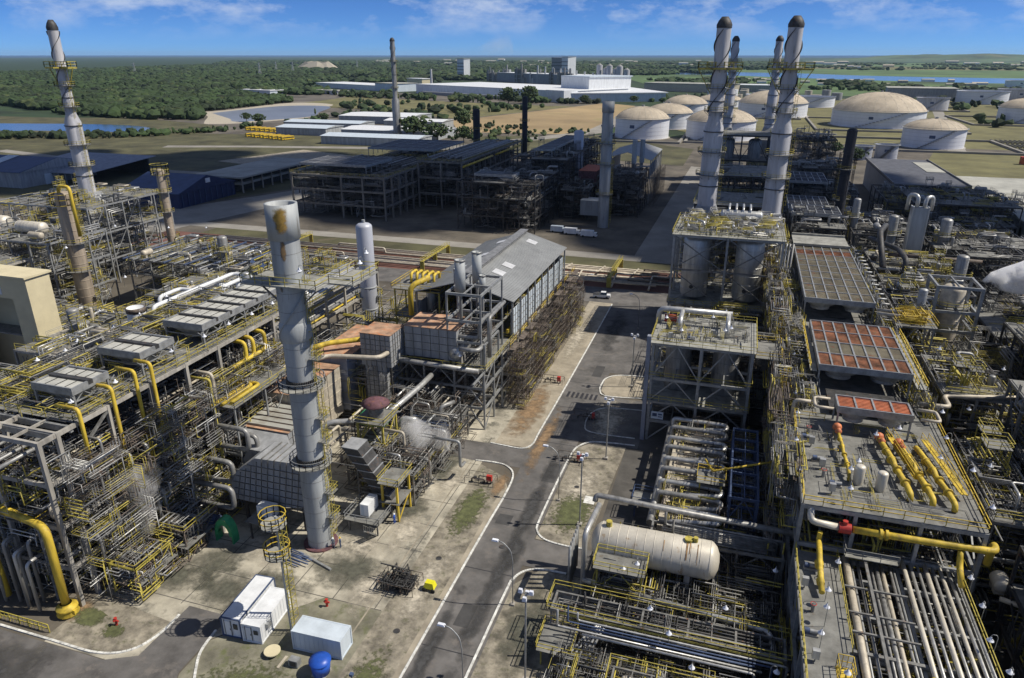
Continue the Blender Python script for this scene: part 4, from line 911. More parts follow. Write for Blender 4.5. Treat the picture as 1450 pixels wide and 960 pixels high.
# lower pipe skids right of the chimney
FL = frame('low_pipe_rack', 'low brown pipe rack beside the concrete yard under the turbine deck', 'pipe rack', [-52, -47, -42.5], [84.5, 90, 96, 102, 108], (3, 5.4), (), (), STEEL, .25, .22, 's')
rack_pipes(rg, 12, 'y', 84, 109, -52, -42.6, 5.4, 'the low brown pipe rack', 'thin pipes on the low brown pipe rack', (SILVD, STEELL, STEEL), (.08, .18))
rack_pipes(rg, 8, 'x', -54, -42, 97, 103, 6.4, 'the cross level above the low brown rack', 'cross pipes above the low brown pipe rack', (STEELB, SILVD), (.1, .2), jog=False)
skid(-47.2, -43.4, 86.5, 93.5, 3.0, 'brown valve skid at the yard edge under the small steam puffs', BROWNST, 100, 12)
skid(-46, -42.6, 95, 103.5, 3.2, 'brown valve skid between the steam puffs and the turbine deck', BROWNST, 100, 13)
YT = frame('burner_tower', 'yellow and brown tower under the maroon mushroom-shaped cap', 'tower', [-52.5, -48.2], [86.5, 91], (4, 8, 12.2), (4, 8, 12.2), (8, 12.2), RAIL, .3, .25, 'fs')
mt = thing('mushroom_vent', 'maroon mushroom-shaped vent cap on a drum beside the turbine deck', 'vent', (-50.4, 88.8, 12.2))
part('drum', MB().cyl((-50.4, 88.8, 12.3), 1.2, 2.3, 18), STEEL, mt); part('cap', MB().lathe((-50.4, 88.8, 14.4), [(.01, 0), (2.2, 0), (2.25, .15), (1.2, .75), (.01, .95)], 22), PURP, mt)
frame('yellow_tower', 'lower yellow steel tower beside the dark chute at the yard edge', 'tower', [-45.4, -43.0], [80, 84], (3.2, 6.4), (3.2, 6.4), (6.4,), YEL, .3, .25, 's')
pbox('generator_box', 'dark green machine box under the turbine deck front', 'machine', GREEN, (-54.6, -50.5, 90.8, 93.2, 9, 10.8))
for i in range(36):
    x, y = rg.uniform(-58, -42), 84+i*.66; z = rg.uniform(3.5, 10.5); q = rg.choice(((1, 0), (0, 1))); l1 = rg.uniform(2, 6)
    m_ = rg.choice((SILVD, BEIGE, STEELL, SILV)); pipe([(x, y, z), (x+q[0]*l1, y+q[1]*l1, z), (x+q[0]*l1, y+q[1]*l1, max(.3, z-rg.uniform(2, 5))), (x+q[0]*l1+q[1]*2, y+q[1]*l1+q[0]*2, max(.3, z-5))], rg.uniform(.1, .26), m_, '%s bent pipe, %s from the chimney between it and the turbine deck' % (tone(m_), ordn(i)), 'bent pipes between the wide chimney and the turbine deck')
clutter('under the turbine deck', rg, (-57, -41, 84, 110, .2, 9), 420, (0, 1, 3, 5, 3), r1=.11, ln=5)
clutter('under the turbine deck', rg, (-57, -41, 112, 126, .2, 18), 330, (0, 1, 3, 5), r1=.11, ln=5)
clutter('inside the left cooler rack', rg, (-91, -73.8, 52, 104, .2, 23), 1500, (0, 1, 3, 5), r1=.16, ln=7)
clutter('on the face of the left cooler rack', rg, (-73.4, -69.8, 52, 98, .2, 21), 700, (0, 1, 2, 4, 3), r0=.03, r1=.09, ln=5)
clutter('on the left cooler rack ends', rg, (-90, -74, 51, 60, .2, 22), 500, (0, 1, 2, 4), r0=.03, r1=.1, ln=4)
clutter('on the left cooler rack top', rg, (-90, -73, 56, 104, 23.7, 25.4), 320, (2, 1, 0, 2), r0=.03, r1=.07, ln=4)
clutter('on the face of the left cooler rack', rg, (-72, -66.5, 54, 80, .2, 3.5), 320, (0, 1, 2, 3), r1=.1, ln=3)
clutter('on the cooler deck at left', rg, (-90.5, -82.6, 58, 104, 23.8, 25.6), 420, (0, 1, 2), r1=.12, ln=6)
clutter('around the boilers behind the wide chimney', rg, (-80, -56, 104, 150, .2, 13), 520, (0, 1, 2, 4), r1=.14, ln=6)
for k_ in range(3): clutter('in the scaffold', rg, (-39.2, -35.4, 120, 176, .3, 13-k_*2.5), 170, (3, 3, 0, 2, 3, 5), r0=.03, r1=.06, ln=4)
clutter('inside the shed', rg, (-60, -41, 128, 170, 8, 18), 420, (1, 3, 2), r1=.14, ln=6)
# light mast with round cages, containers and the rest of the yard
MT = thing('cage_mast', 'slim pole with two round yellow cage platforms beside the white containers', 'mast', (-45.8, 56.3, 0))
part('pole', MB().cyl((-45.8, 56.3, 0), .2, 16.6, 10, r2=.14), STACK, MT)
for z in (11.2, 15.4):
    for dx, s in ((-.4, 1.5),):
        part('cage_floor', MB().lathe((-45.8+dx, 56.3, z), [(.01, 0), (s, 0), (s, .12), (.01, .12)], 18, smooth=False), GRATEL, MT)
        mb = MB().rail([(-45.8+dx+s*math.cos(a*math.pi/6), 56.3+s*math.sin(a*math.pi/6), z) for a in range(12)], h=1.5, sp=5, closed=True, w=.08); part('cage', mb, YEL, MT)
part('ladder', MB().ladder((-45.3, 56.1, .3), 15.2, (1, 0)), RAIL, MT)
def container(name, label, x, y, lx, ly, h, ang, m, doors=True, green=False):
    t = thing(name, label, 'container', (x, y, 0)); t.rotation_euler = (0, 0, ang)
    b = (x, x+lx, y, y+ly)
    part('body', MB().box(*b, .15, h), m, t); part('roof', MB().box(b[0]-.06, b[1]+.06, b[2]-.06, b[3]+.06, h+.003, h+.12), m, t)
    rb = MB(); k = b[0]+.2
    along = ly > lx
    if along:
        k = y+.3
        while k < y+ly: rb.box(b[0]-.035, b[1]+.035, k-.05, k+.05, .3, h-.1); k += .6
    else:
        k = x+.3
        while k < x+lx: rb.box(k-.05, k+.05, b[2]-.035, b[3]+.035, .3, h-.1); k += .6
    part('corrugation', rb, m, t)
    fr = MB()
    for cx in (b[0], b[1]):
        for cy in (b[2], b[3]): fr.box(cx-.09, cx+.09, cy-.09, cy+.09, 0, h+.14)
    for z in (.1, h+.06):
        fr.box(b[0]+.08, b[1]-.08, b[2]-.08, b[2]+.08, z-.07, z+.09).box(b[0]+.08, b[1]-.08, b[3]-.08, b[3]+.08, z-.07, z+.09).box(b[0]-.08, b[0]+.08, b[2]+.09, b[3]-.09, z-.07, z+.09).box(b[1]-.08, b[1]+.08, b[2]+.09, b[3]-.09, z-.07, z+.09)
    part('edge_frame', fr, STEELB if green else m, t)
    if doors: dr_ = part('door', MB().box(b[0]+lx*.18, b[0]+lx*.48, b[2]-.07, b[2]-.037, .35, h-.3), WHITE, t); part('door_handle', MB().box(b[0]+lx*.44, b[0]+lx*.46, b[2]-.12, b[2]-.072, 1.1, 1.35), STEELD, dr_); part('door_frame', MB().box(b[0]+lx*.14, b[0]+lx*.18, b[2]-.09, b[2]-.037, .3, h-.2).box(b[0]+lx*.48, b[0]+lx*.52, b[2]-.09, b[2]-.037, .3, h-.2), STEEL, dr_); part('air_unit', MB().box(b[1]+.04, b[1]+.4, b[2]+1, b[2]+1.8, 1.5, 2.1), STEELL, t); part('window', MB().box(b[0]+lx*.62, b[0]+lx*.85, b[2]-.07, b[2]-.037, 1.3, h-.6), GLASS, t)
    return t
container('site_container', 'long white container with dark edge frame, leftmost on the gravel yard', -53.2, 53.2, 2.5, 7.6, 2.7, R(4), WHITE, True, True)
container('site_container', 'white container beside the long dark-edged one, next to the cage mast', -50.3, 53.2, 2.4, 6.4, 2.5, R(4), WHITE)
container('site_container', 'pale blue container lying crosswise right of the cage mast', -43.9, 53.9, 6.2, 2.5, 2.6, R(2), WHITEB, False)
t = thing('water_tank', 'round blue plastic water tank with a lid in front of the pale blue container', 'water tank', (-38.9, 51.7, 0))
part('body', MB().lathe((-38.9, 51.7, 0), [(.01, .3), (1.0, .3), (1.15, 1.9), (.01, 1.9)], 20), BLUE, t); part('lid', MB().lathe((-38.9, 51.7, 1.9), [(1.25, 0), (1.25, .12), (.5, .42), (.01, .45)], 20), BLUE, t); part('stand', MB().box(-39.7, -38.1, 50.9, 52.5, 0, .3), CONCF, t)
t = thing('round_table', 'cream round slab lying by the white containers', 'slab', (-45.8, 52.4, 0)); part('disc', MB().cyl((-45.8, 52.4, .5), .95, .12, 22), CREAM, t); part('support', MB().cyl((-45.8, 52.4, 0), .3, .5, 10), CONCF, t)
t = thing('air_conditioner', 'small grey box unit between the cream slab and the blue tank', 'box unit', (-42.3, 52, 0)); part('body', MB().box(-43, -41.8, 51.4, 52.2, .1, 1.0), STEELL, t); part('grille', MB().box(-42.8, -42.0, 51.36, 51.4, .2, .9), STEELD, t)
pbox('plank', 'pale plank leaning by the grey box unit', 'plank', BEIGE, (-44.2, -43.9, 50.8, 52.6, .05, .12))
def hydrant(x, y, label):
    t = thing('fire_hydrant', label, 'fire hydrant', (x, y, 0)); part('post', MB().cyl((x, y, 0), .16, 1.0, 10), RED, t); part('outlets', MB().beam((x-.4, y, .7), (x+.4, y, .7), .18).beam((x, y-.35, .85), (x, y+.1, .85), .16), RED, t); part('cap', MB().cyl((x, y, 1.0), .2, .15, 10), RED, t)
hydrant(-43.9, 61.2, 'red fire hydrant on the concrete yard behind the pale blue container')
hydrant(-66.8, 50.6, 'red fire hydrant on the bare verge near the thickest yellow pipe')
def firebox(x, y, label, s=1.0):
    t = thing('fire_equipment', label, 'fire equipment', (x, y, 0))
    part('cabinet', MB().box(x-.5*s, x+.4*s, y-.3, y+.3, .5, 1.5), RED, t); part('legs', MB().box(x-.45, x-.35, y-.25, y+.25, 0, .5).box(x+.25, x+.35, y-.25, y+.25, 0, .5), STEELD, t)
    part('manifold', MB().tube([(x-3, y-.3, .1), (x-3, y-.3, .7), (x-.8, y-.3, .7), (x-.8, y-.3, .1)], .14, 6).tube([(x-2, y+.4, .1), (x-2, y+.4, .9), (x-.5, y+.4, .9)], .1, 6).cyl((x-2.4, y-.3, .7), .3, .35, 10), STEELD, t)
    part('guard_hoop', MB().rail([(x-4, y-1, 0), (x+.9, y-1, 0), (x+.9, y+1.2, 0), (x-4, y+1.2, 0)], h=1.1, sp=2.5, w=.07, mid=1), BROWNST, t)
firebox(-33.4, 93.8, 'red fire cabinet with dark pipes inside hoops on the left verge near the lower branch road')
firebox(-22.0+1.2, 104.6, 'red and white fire cabinet on the gravel island right of the road')
firebox(-32.4+.5, 134.5, 'red fire cabinet at the foot of the brown scaffold', .8)
firebox(-21.6, 120.4, 'small red fire cabinet by the shaded right kerb', .6)
yc = thing('yellow_cart', 'bright yellow covered cart on the left gravel verge', 'cart', (-32.6, 68, 0))
part('hood', MB().box(-33.4, -31.9, 67.4, 68.5, .5, 1.3, .2, .15), mat('vivid_yellow', (.75, .70, .02), .5), yc)
for dx in (-.6, .6): part('wheel', MB().cyl((-32.65+dx, 67.3, .3), .3, .14, 12, 'y'), RUBBER, yc)
sk = thing('drain_skid', 'dark piping skid with hoop rails left of the bright yellow cart', 'skid', (-36.5, 67.5, 0))
mb = MB(); tangle(mb, rg, -39, -34.4, 66, 69, .1, 1.5, 60, .04, .1, 2.5); part('small_piping', mb, STEELD, sk); part('guard_hoop', MB().rail([(-39.3, 65.8, 0), (-34.2, 65.8, 0), (-34.2, 69.2, 0), (-39.3, 69.2, 0)], h=1.3, sp=1.5, closed=True, w=.06, mid=1), BROWNST, sk); part('machine', MB().box(-36.2, -34.8, 66.8, 68, .1, .9).cyl((-37.8, 67.4, .1), .5, 1.0, 10), STEELD, sk)
ps = MB()
for i in range(9): ps.tube([(-57+rg.random(), 67.2+i*.28, .3+.12*(i % 3)), (-50.2-rg.random()*2, 66.4+i*.28, .3+.12*(i % 3))], .09, 6)
solo('pipe_stack', ps, STEELB, 'stack of loose blue-grey pipes lying on the yard before the chimney foot', 'pipe stack')
solo('beam', MB().beam((-53, 69.2, .15), (-47, 67.3, .15), .3), STEELL, 'long pale beam lying on the yard at the chimney foot', 'beam')
for i, (x, y, a, b_, m_) in enumerate(((-44, 68, 6.5, 4.2, STAIN), (-52, 63, 5, 3, STAIN), (-41, 78, 3.6, 6, PALE), (-58, 60, 6, 4, STAIN), (-43, 84, 3, 5, STAIN), (-63, 64, 4, 4, STAIN), (-47, 73, 6, 3, PALE), (-40, 66, 3, 6, PALE), (-39.5, 92, 2.6, 7, PALE), (-56, 68, 5, 3, PALE), (-66, 60, 5, 3, STAIN), (-48, 84, 3, 4, RUSTF), (-42, 96, 2, 6, STAIN))):
    sheet('yard_stain', [(x-a, y-b_), (x+a, y-b_), (x+a, y+b_), (x-a, y+b_)], .036+.003*i, m_)
sheet('yard_joint', [(-38.7, 56), (-38.5, 56), (-38.5, 99), (-38.7, 99)], .033, VERGE)
# persons
def person(x, y, rz, label, top, pants, helm):
    P = {'pelvis': (0, 0, .95), 'chest': (0, 0, 1.32), 'neck': (0, 0, 1.5), 'head': (0, .02, 1.66), 'sl': (-.2, 0, 1.42), 'sr': (.2, 0, 1.42), 'el': (-.27, .03, 1.14), 'er': (.27, .03, 1.14), 'hl': (-.24, .18, .93), 'hr': (.26, .15, .92), 'hipl': (-.1, 0, .9), 'hipr': (.1, 0, .9), 'kl': (-.12, .05, .5), 'kr': (.13, -.02, .5), 'fl': (-.13, .0, .08), 'fr': (.15, -.08, .08), 'tl': (-.14, .17, .04), 'tr': (.17, .1, .04)}
    E_ = [('pelvis', 'chest'), ('chest', 'neck'), ('neck', 'head'), ('chest', 'sl'), ('sl', 'el'), ('el', 'hl'), ('chest', 'sr'), ('sr', 'er'), ('er', 'hr'), ('pelvis', 'hipl'), ('hipl', 'kl'), ('kl', 'fl'), ('fl', 'tl'), ('pelvis', 'hipr'), ('hipr', 'kr'), ('kr', 'fr'), ('fr', 'tr')]
    Rr = {'pelvis': .15, 'chest': .16, 'neck': .06, 'head': .11, 'sl': .075, 'sr': .075, 'el': .05, 'er': .05, 'hl': .04, 'hr': .04, 'hipl': .1, 'hipr': .1, 'kl': .07, 'kr': .07, 'fl': .05, 'fr': .05, 'tl': .04, 'tr': .04}
    ks = list(P); me = bpy.data.meshes.new('person'); me.from_pydata([P[k] for k in ks], [(ks.index(a), ks.index(b)) for a, b in E_], [])
    o = bpy.data.objects.new('person', me); C.objects.link(o); o.location = (x, y, .02); o.rotation_euler = (0, 0, rz)
    md = o.modifiers.new('skin', 'SKIN'); 
    if not me.skin_vertices: me.attributes.new
    try:
        for i, k in enumerate(ks): me.skin_vertices[0].data[i].radius = (Rr[k], Rr[k])
        me.skin_vertices[0].data[0].use_root = True
        o.modifiers.new('sub', 'SUBSURF').levels = 1
    except Exception as e:
        o.modifiers.clear(); mb = MB()
        for a, b_ in E_: mb.tube([P[a], P[b_]], (Rr[a]+Rr[b_])/2, 8)
        me.clear_geometry(); me.from_pydata(mb.v, [], mb.f)
    me.materials.append(top); PAR[o.name] = (0, 0, 0)
    o['label'] = label; o['category'] = 'person'
    part('helmet', MB().lathe((0, .02, 1.68), [(.17, 0), (.13, .03), (.12, .1), (.06, .16), (.01, .17)], 12), helm, o)
    return o
person(-49.1, 71.6, R(200), 'person in grey overalls standing left of another at the chimney foot', OVER, OVER, WHITE)
person(-48.2, 72.0, R(120), 'person in dark overalls standing right of another at the chimney foot', STEELB, OVER, YEL)
person(-43.4, 79.4, R(90), 'person in blue overalls at the foot of the staircase landing', BLUE, OVER, WHITE)
# ------------------------------------------------------------------ the near right unit
rg = random.Random(11)
RR = frame('pump_rack', 'long steel rack with a grey pump deck and air coolers at the right of the road', 'pipe rack', [11.4, 17.2, 24, 30.4], frange(78, 206, 8), (5.5, 10.6, 15.9), (15.9,), (), STEELL, .42, .34, 's', GRATE, deckrect={15.9: (11.3, 30.7, 77.9, 206)})
part('handrail', MB().rail([(11.4, 206, 16), (11.4, 78, 16), (30.6, 78, 16), (30.6, 112, 16)], w=.08).rail([(11.4, 100.5, 16), (15.5, 100.5, 16)], w=.07), YEL, RR)
for y_ in (84, 104, 124, 146, 170): part('gangway', MB().box(10.2, 11.1, y_, y_+(17 if y_ < 140 else 22), 15.9-(y_ % 3)*1.3, 16-(y_ % 3)*1.3), GRATE, RR)
part('handrail', MB().rail([(9.9, 84, 16), (9.9, 206, 16)], w=.08), RAIL, RR)
for y in (108, 132, 141, 171, 196): part('ladder', MB().ladder((10.4, y, 8), 12.5, (-1, 0), w=.08), YEL, RR)
LR = frame('pump_rack', 'lower open steel rack full of long pipes in front of the grey pump deck', 'pipe rack', [11.4, 16.2, 22.4, 28.6], [50, 56, 62, 68, 74, 77.4], (5, 9.6), (), (), STEELL, .4, .34, 's')
part('deck', MB().box(11.2, 16.0, 56, 77.4, 9.62, 9.7), GRATE, LR)
part('handrail', MB().rail([(11.3, 77.4, 9.7), (11.3, 56, 9.7), (15.9, 56, 9.7)], w=.08).rail([(15.9, 77.4, 9.7), (15.9, 62, 9.7)], w=.06).rail([(28.8, 50, 9.7), (28.8, 77.4, 9.7)], w=.08), RAIL, LR)
part('cross_beams', MB().box(16, 28.7, 61.8, 62.2, 9.7, 10.1).box(16, 28.7, 55.8, 56.2, 9.7, 10.1).box(16, 22.3, 66.9, 67.1, 10.6, 10.8).box(16, 22.3, 71, 71.2, 10.6, 10.8).box(16, 22.3, 64, 64.2, 10.6, 10.8).box(18.5, 18.8, 56, 77, 10.8, 11.05), STEEL, LR)
part('landing', MB().box(16.4, 22, 75.6, 77.3, 11.2, 11.3).rail([(16.4, 77.3, 11.3), (16.4, 75.6, 11.3), (22, 75.6, 11.3)], w=.06), GRATEL, LR)
for i in range(8):
    xx = (16.8, 18.1, 19.5, 20.6, 21.5, 17.4, 20, 21.9)[i]; r = (.4, .17, .15, .24, .17, .13, .25, .13)[i]; mm = (BEIGE, SILVD, SILVD, BEIGE, SILVD, STEELL, SILVD, STEELL)[i]
    pipe([(xx, 52, 9.7+r), (xx, 77, 9.7+r)], r, mm, '%s pipe, %s from the left in the open half of the lower right rack' % (tone(mm), ordn(i)), 'pipes in the open left half of the lower right rack', 9)
for i in range(8):
    xx = 22.9+i*.78; r = (.26, .19, .16, .26, .16, .21, .19, .16)[i]
    mm = (DRUMW, SILV, SILV, DRUMW, SILV, DRUMW, SILV, SILV)[i]
    pipe([(xx, 51, 10.1+r), (xx, 79, 10.1+r)], r, mm, '%s pale pipe from the left in the tight row on the lower right rack' % ordn(i), 'tight row of pale pipes on the lower right rack', 10)
for i in range(3): pipe([(22.6+i*.8, 46, 9.0), (22.6+i*.8, 55-i, 9.0), (22.6+i*.8, 55-i, 10.6), (22.6+i*.8, 60-i, 10.6)], .2, YEL, ('left', 'middle', 'right')[i]+' thin yellow pipe of the three at the near end of the pale pipe row', 'three yellow pipes at the near end of the lower right rack')
# yellow header in front of the pump deck
YH = pipe([(17, 77.2, 14), (24, 77.3, 14), (31.6, 77.6, 14), (31.8, 79.2, 14), (31.8, 79.4, 11)], .42, YEL, 'long thick yellow header pipe hanging below the front edge of the pump deck', None, 12)
part('flange', MB().cyl((19.8, 77.25, 14), .62, .3, 14, 'x').cyl((20.4, 77.25, 14), .62, .3, 14, 'x'), YEL, YH)
pipe([(12.4, 78.2, 15.5), (12.4, 77.4, 14.1), (15.5, 77.2, 14)], .42, DRUMW, 'short pale pipe joining the red valve on the yellow header', None, 12)
t = thing('red_valve', 'dark red valve between the pale pipe and the yellow header', 'valve', (16.2, 77.2, 14)); part('body', MB().cyl((15.5, 77.2, 14), .62, 1.3, 14, 'x'), RED, t); part('actuator', MB().cyl((16.1, 77.2, 14.5), .3, .5, 10), RED, t)
pipe([(28.2, 77.3, 13.6), (28.2, 76.8, 12.2), (28.2, 74.5, 10.8)], .34, YEL, 'short yellow branch pipe dropping from the header onto the pipe row', None, 10)
VH = pipe([(13.6, 77, 12.2), (13.6, 73.5, 11.2), (13.6, 69.5, 10.4)], .32, YEL, 'yellow valve pipe standing on the dark strip deck below the pump deck', None, 10)
part('valve', MB().cyl((13.6, 73.5, 10.8), .5, .8, 12, 'y').cyl((13.6, 71, 10.4), .45, .6, 12, 'y').cyl((13.6, 76.8, 12.3), .3, .9, 10), YEL, VH)
cr_ = MB().box(14.2, 15.6, 57.6, 59.8, 9.7, 9.75).rail([(14.2, 57.6, 9.7), (15.6, 57.6, 9.7), (15.6, 59.8, 9.7), (14.2, 59.8, 9.7)], h=1.6, sp=.5, closed=True, w=.06, mid=3); solo('valve_cage', cr_, YEL, 'yellow cage at the near end of the dark strip deck', 'cage')
# manifold sets on the pump deck
def manifold(x0, y0, x1, y1, label, redhead=True, th=.3):
    t = thing('manifold', label, 'manifold', (x0, y0, 16)); L_ = math.hypot(x1-x0, y1-y0); ux, uy = (x1-x0)/L_, (y1-y0)/L_
    g = lambda s, z: (x0+ux*s, y0+uy*s, z)
    part('body', MB().tube([g(L_, 16.1), g(L_-.2, 16.9), g(L_-2, 17.1), g(L_*.55, 17.0), g(L_*.5, 17.3), g(1.6, 17.2), g(.6, 17.1)], th, 10), YEL, t)
    f = MB()
    for s in (L_-2.4, L_*.62, L_*.45, L_*.3): p, q = Vector(g(s, 17.1)), Vector(g(s+.22, 17.1)); f.tube([p, q], th*1.6, 12)
    part('flange', f, YEL, t)
    if redhead:
        h = MB(); p = g(.9, 17.3); h.lathe(p, [(.01, -.3), (.55, -.2), (.62, .1), (.5, .45), (.2, .65), (.01, .7)], 14); p = g(2.2, 17.3); h.lathe(p, [(.01, -.2), (.42, -.1), (.45, .2), (.2, .55), (.01, .6)], 12); part('red_actuator', h, ORANGE, t)
    b = MB(); 
    for s in (.6, 1.8, L_*.4, L_*.7): p = g(s, 16); b.box(p[0]-.35, p[0]+.35, p[1]-.2, p[1]+.2, 15.98, 16.8)
    part('support', b, STEEL, t)
manifold(16.6, 97.2, 17.0, 84.5, 'leftmost manifold on the pump deck, thin yellow pipe with an orange head', True, .22)
manifold(21.6, 96.0, 23.4, 82.0, 'second manifold on the pump deck, large orange heads and yellow body', True, .36)
manifold(23.8, 95.0, 25.7, 81.6, 'third manifold on the pump deck, orange head with a white cover', True, .36)
manifold(25.9, 94.5, 27.9, 81.2, 'rightmost manifold on the pump deck, dark pipe without orange head', False, .34)
for i, (xa, ya, xb, yb) in enumerate(((22.9, 97.4, 24.4, 86), (27.2, 97, 29.0, 84))):
    mb = MB().box(min(xa, xb), min(xa, xb)+.05, ya, ya+.05, 16, 17); mb = MB()
    for s in (0, .8): mb.rail([(xa+s, ya, 16.9), (xb+s, yb, 16.9)], h=1.0, sp=3.5, w=.055, mid=2)
    mb.hexa([(xa, ya, 16.8), (xa+.8, ya, 16.8), (xb+.8, yb, 16.8), (xb, yb, 16.8), (xa, ya, 16.88), (xa+.8, ya, 16.88), (xb+.8, yb, 16.88), (xb, yb, 16.88)])
    solo('catwalk', mb, YEL, '%s yellow railed catwalk from the left between the manifolds on the pump deck' % ordn(i), 'catwalk', 'yellow catwalks on the pump deck')
for i, (x, y) in enumerate(((18.0, 84.4), (20.4, 83.6))):
    vcol(x, y, 16, 18.6, .62, ('left', 'right')[i]+' of the two small pale pots standing near the front of the pump deck', DRUMW, bands=False, name='filter_pot', cat='pot', group='small pale pots on the pump deck')
cooler('small bright orange tube air cooler behind the pump deck manifolds', 16.6, 25.9, 97.8, 101.6, 19.8, 4, 1, mat('bright_orange_tubes', (.50, .17, .08), .7, 0, .3, .6, .2, (.5, .3, .2)), legs=3.8)
for s, x in ((-1, 15.9), (1, 27.2)):
    xx = x; pipe([(xx-s*.2, 98.2, 19.2), (xx+s*2.2, 98.2, 19.2), (xx+s*2.2, 101.3, 19.2), (xx, 101.3, 19.2)], .22, BEIGE, 'beige square pipe loop at the '+('left' if s < 0 else 'right')+' end of the small orange cooler', 'beige loops beside the small orange cooler', 8)
pipe([(13.2, 99.6, 19.2), (11, 99.6, 19.2), (11, 99.6, 8)], .26, BEIGE, 'beige pipe bending down over the left edge of the pump rack', None, 9)
AC2 = cooler('large orange and brown air cooler in the middle of the right rack', 15, 28, 110.6, 131.4, 20.6, 7, 4, TUBEO, legs=4.7)
for i, ch_ in enumerate([c for c in AC2.children if c.name.startswith('tube_bundle')]):
    if i == 1: ch_.data.materials[0] = TUBEB
part('walk_strip', MB().box(13.8, 14.8, 110.6, 131.4, 19.4, 19.5).box(28.3, 29.6, 108, 131, 19.4, 19.5), GRATEL, AC2)
part('handrail', MB().rail([(28.4, 108, 19.5), (28.4, 131.4, 19.5)], w=.1).rail([(29.6, 108, 19.5), (29.6, 131.4, 19.5)], w=.1).rail([(13.8, 110.6, 19.5), (13.8, 131.4, 19.5)], w=.1), YEL, AC2)
AC3 = cooler('longest air cooler with a pale brown gridded top at the rear of the right rack', 15, 27.6, 145, 190, 20.6, 6, 9, TUBEB, legs=4.7, skirt=True)
for i, ch_ in enumerate([c for c in AC3.children if c.name.startswith('tube_bundle')]):
    if i == 7: ch_.data.materials[0] = TUBEO
part('top_frame', MB().box(14.8, 27.8, 188.2, 188.8, 20.7, 21.3).box(14.8, 27.8, 199.6, 200.2, 20.7, 21.3).box(14.8, 27.8, 188.8, 199.6, 20.7, 20.8), GRATEL, AC3)
pbox('roof_plate', 'dark grey plate roof between the two larger air coolers', 'plate', STEEL, (16.5, 27, 133, 139, 17.4, 17.7), (17, 17.3, 133.3, 133.6, 16, 17.4), (26.4, 26.7, 133.3, 133.6, 16, 17.4), (17, 17.3, 138.5, 138.8, 16, 17.4), (26.4, 26.7, 138.5, 138.8, 16, 17.4))
pbox('roof_plate', 'dark blue-grey plate behind the small orange cooler', 'plate', STEELD, (16.2, 27.5, 103, 109.2, 17.0, 17.3), (16.4, 16.7, 103.3, 103.6, 16, 17), (27, 27.3, 108.6, 108.9, 16, 17), (16.4, 16.7, 108.6, 108.9, 16, 17), (27, 27.3, 103.3, 103.6, 16, 17))
pipe([(27.6, 142, 19.6), (36.5, 141.6, 19.6), (36.5, 144, 19.6), (28, 144.4, 19.6)], .32, BEIGE, 'long beige pipe loop on the yellow platform right of the longest cooler', None, 10)
t = frame('side_platform', 'yellow cluttered platform right of the longest air cooler', 'platform', [31, 37], [139.5, 145], (7, 13, 18.6), (18.6,), (18.6,), STEELL, .3, .24, 'f', railm=YEL)
mb = MB(); tangle(mb, rg, 31.2, 37, 139.8, 145, 18.8, 20.4, 50, .05, .12, 3); part('valve_set', mb, YEL, t)
for i in range(14): pipe([(28.8+rg.random()*1.4, 146+i*3.3, 16.6), (28.8+rg.random()*.4, 146+i*3.3+1.8, 19.8), (30.6, 146+i*3.3+1.8, 19.8)], .22, STEELL if i % 3 else SILVD, '%s elbow pipe from the near end beside the longest cooler' % ordn(i), 'elbow pipes beside the longest cooler')
# structure A: two shaded reactors below a pale deck, at the kerb
SA = frame('reactor_structure', 'braced steel structure with a pale deck and two shaded drums, nearest the road on the right', 'steel structure', [-11, -2.9, 5.4], [116.2, 123, 130.5], (4.2, 8, 12.5, 19), (8, 19), (8, 12.5, 19), STEELL, .46, .34, 'fs', GRATEL)
part('corner_duct', MB().box(-12.1, -11.4, 115.6, 116.6, 0, 20.2), LIGHTM, SA)
part('annex_deck', MB().box(5.9, 10.2, 118, 126, 17.4, 17.5), GRATE, SA); part('annex_rail', MB().rail([(5.9, 118, 17.5), (10.2, 118, 17.5), (10.2, 126, 17.5), (5.9, 126, 17.5)], w=.09), YEL, SA)
part('annex_column', MB().box(9.9, 10.2, 118, 118.3, 0, 17.4).box(9.9, 10.2, 125.7, 126, 0, 17.4), STEELL, SA)
SG = MB().box(-10.4, -8.3, 115.7, 115.8, 4.6, 6.0); sg = solo('sign_board', SG, WHITEB, 'pale blue and white notice board on the lower beam of the nearest reactor structure', 'sign')
part('sign_stripe', MB().box(-10.2, -9.4, 115.66, 115.698, 5.1, 5.7).box(-9.2, -8.5, 115.66, 115.698, 5.4, 5.7).box(-9.2, -8.5, 115.66, 115.698, 5.0, 5.15), STEELB, sg)
vcol(-7, 123, 8.2, 18.6, 2.3, 'left shaded grey drum inside the nearest reactor structure', SILVD, name='reactor', cat='reactor')
vcol(1.3, 123, 8.2, 18.6, 2.3, 'right shaded grey drum inside the nearest reactor structure', SILVD, name='reactor', cat='reactor')
HP = pipe([(-11.4, 126.5, 18.6), (-11.4, 126.5, 21.8), (1.5, 126.8, 21.8)], .5, SILV, 'bright silver horizontal pipe above the nearest reactor structure deck', None, 12)
for i, x in enumerate((-7.2, .9)):
    p = pipe([(x, 126.6, 21.7), (x, 122, 21.6), (x, 121.6, 19.3)], .42, SILV, ('left', 'right')[i]+' stub pipe dropping from the silver header to the nearest reactor deck', 'stub pipes on the nearest reactor deck', 10)
    part('flange', MB().cyl((x, 121.5, 19.05), 1.0, .3, 16).cyl((x, 121.5, 19.5), .75, .25, 14), BROWNST, p)
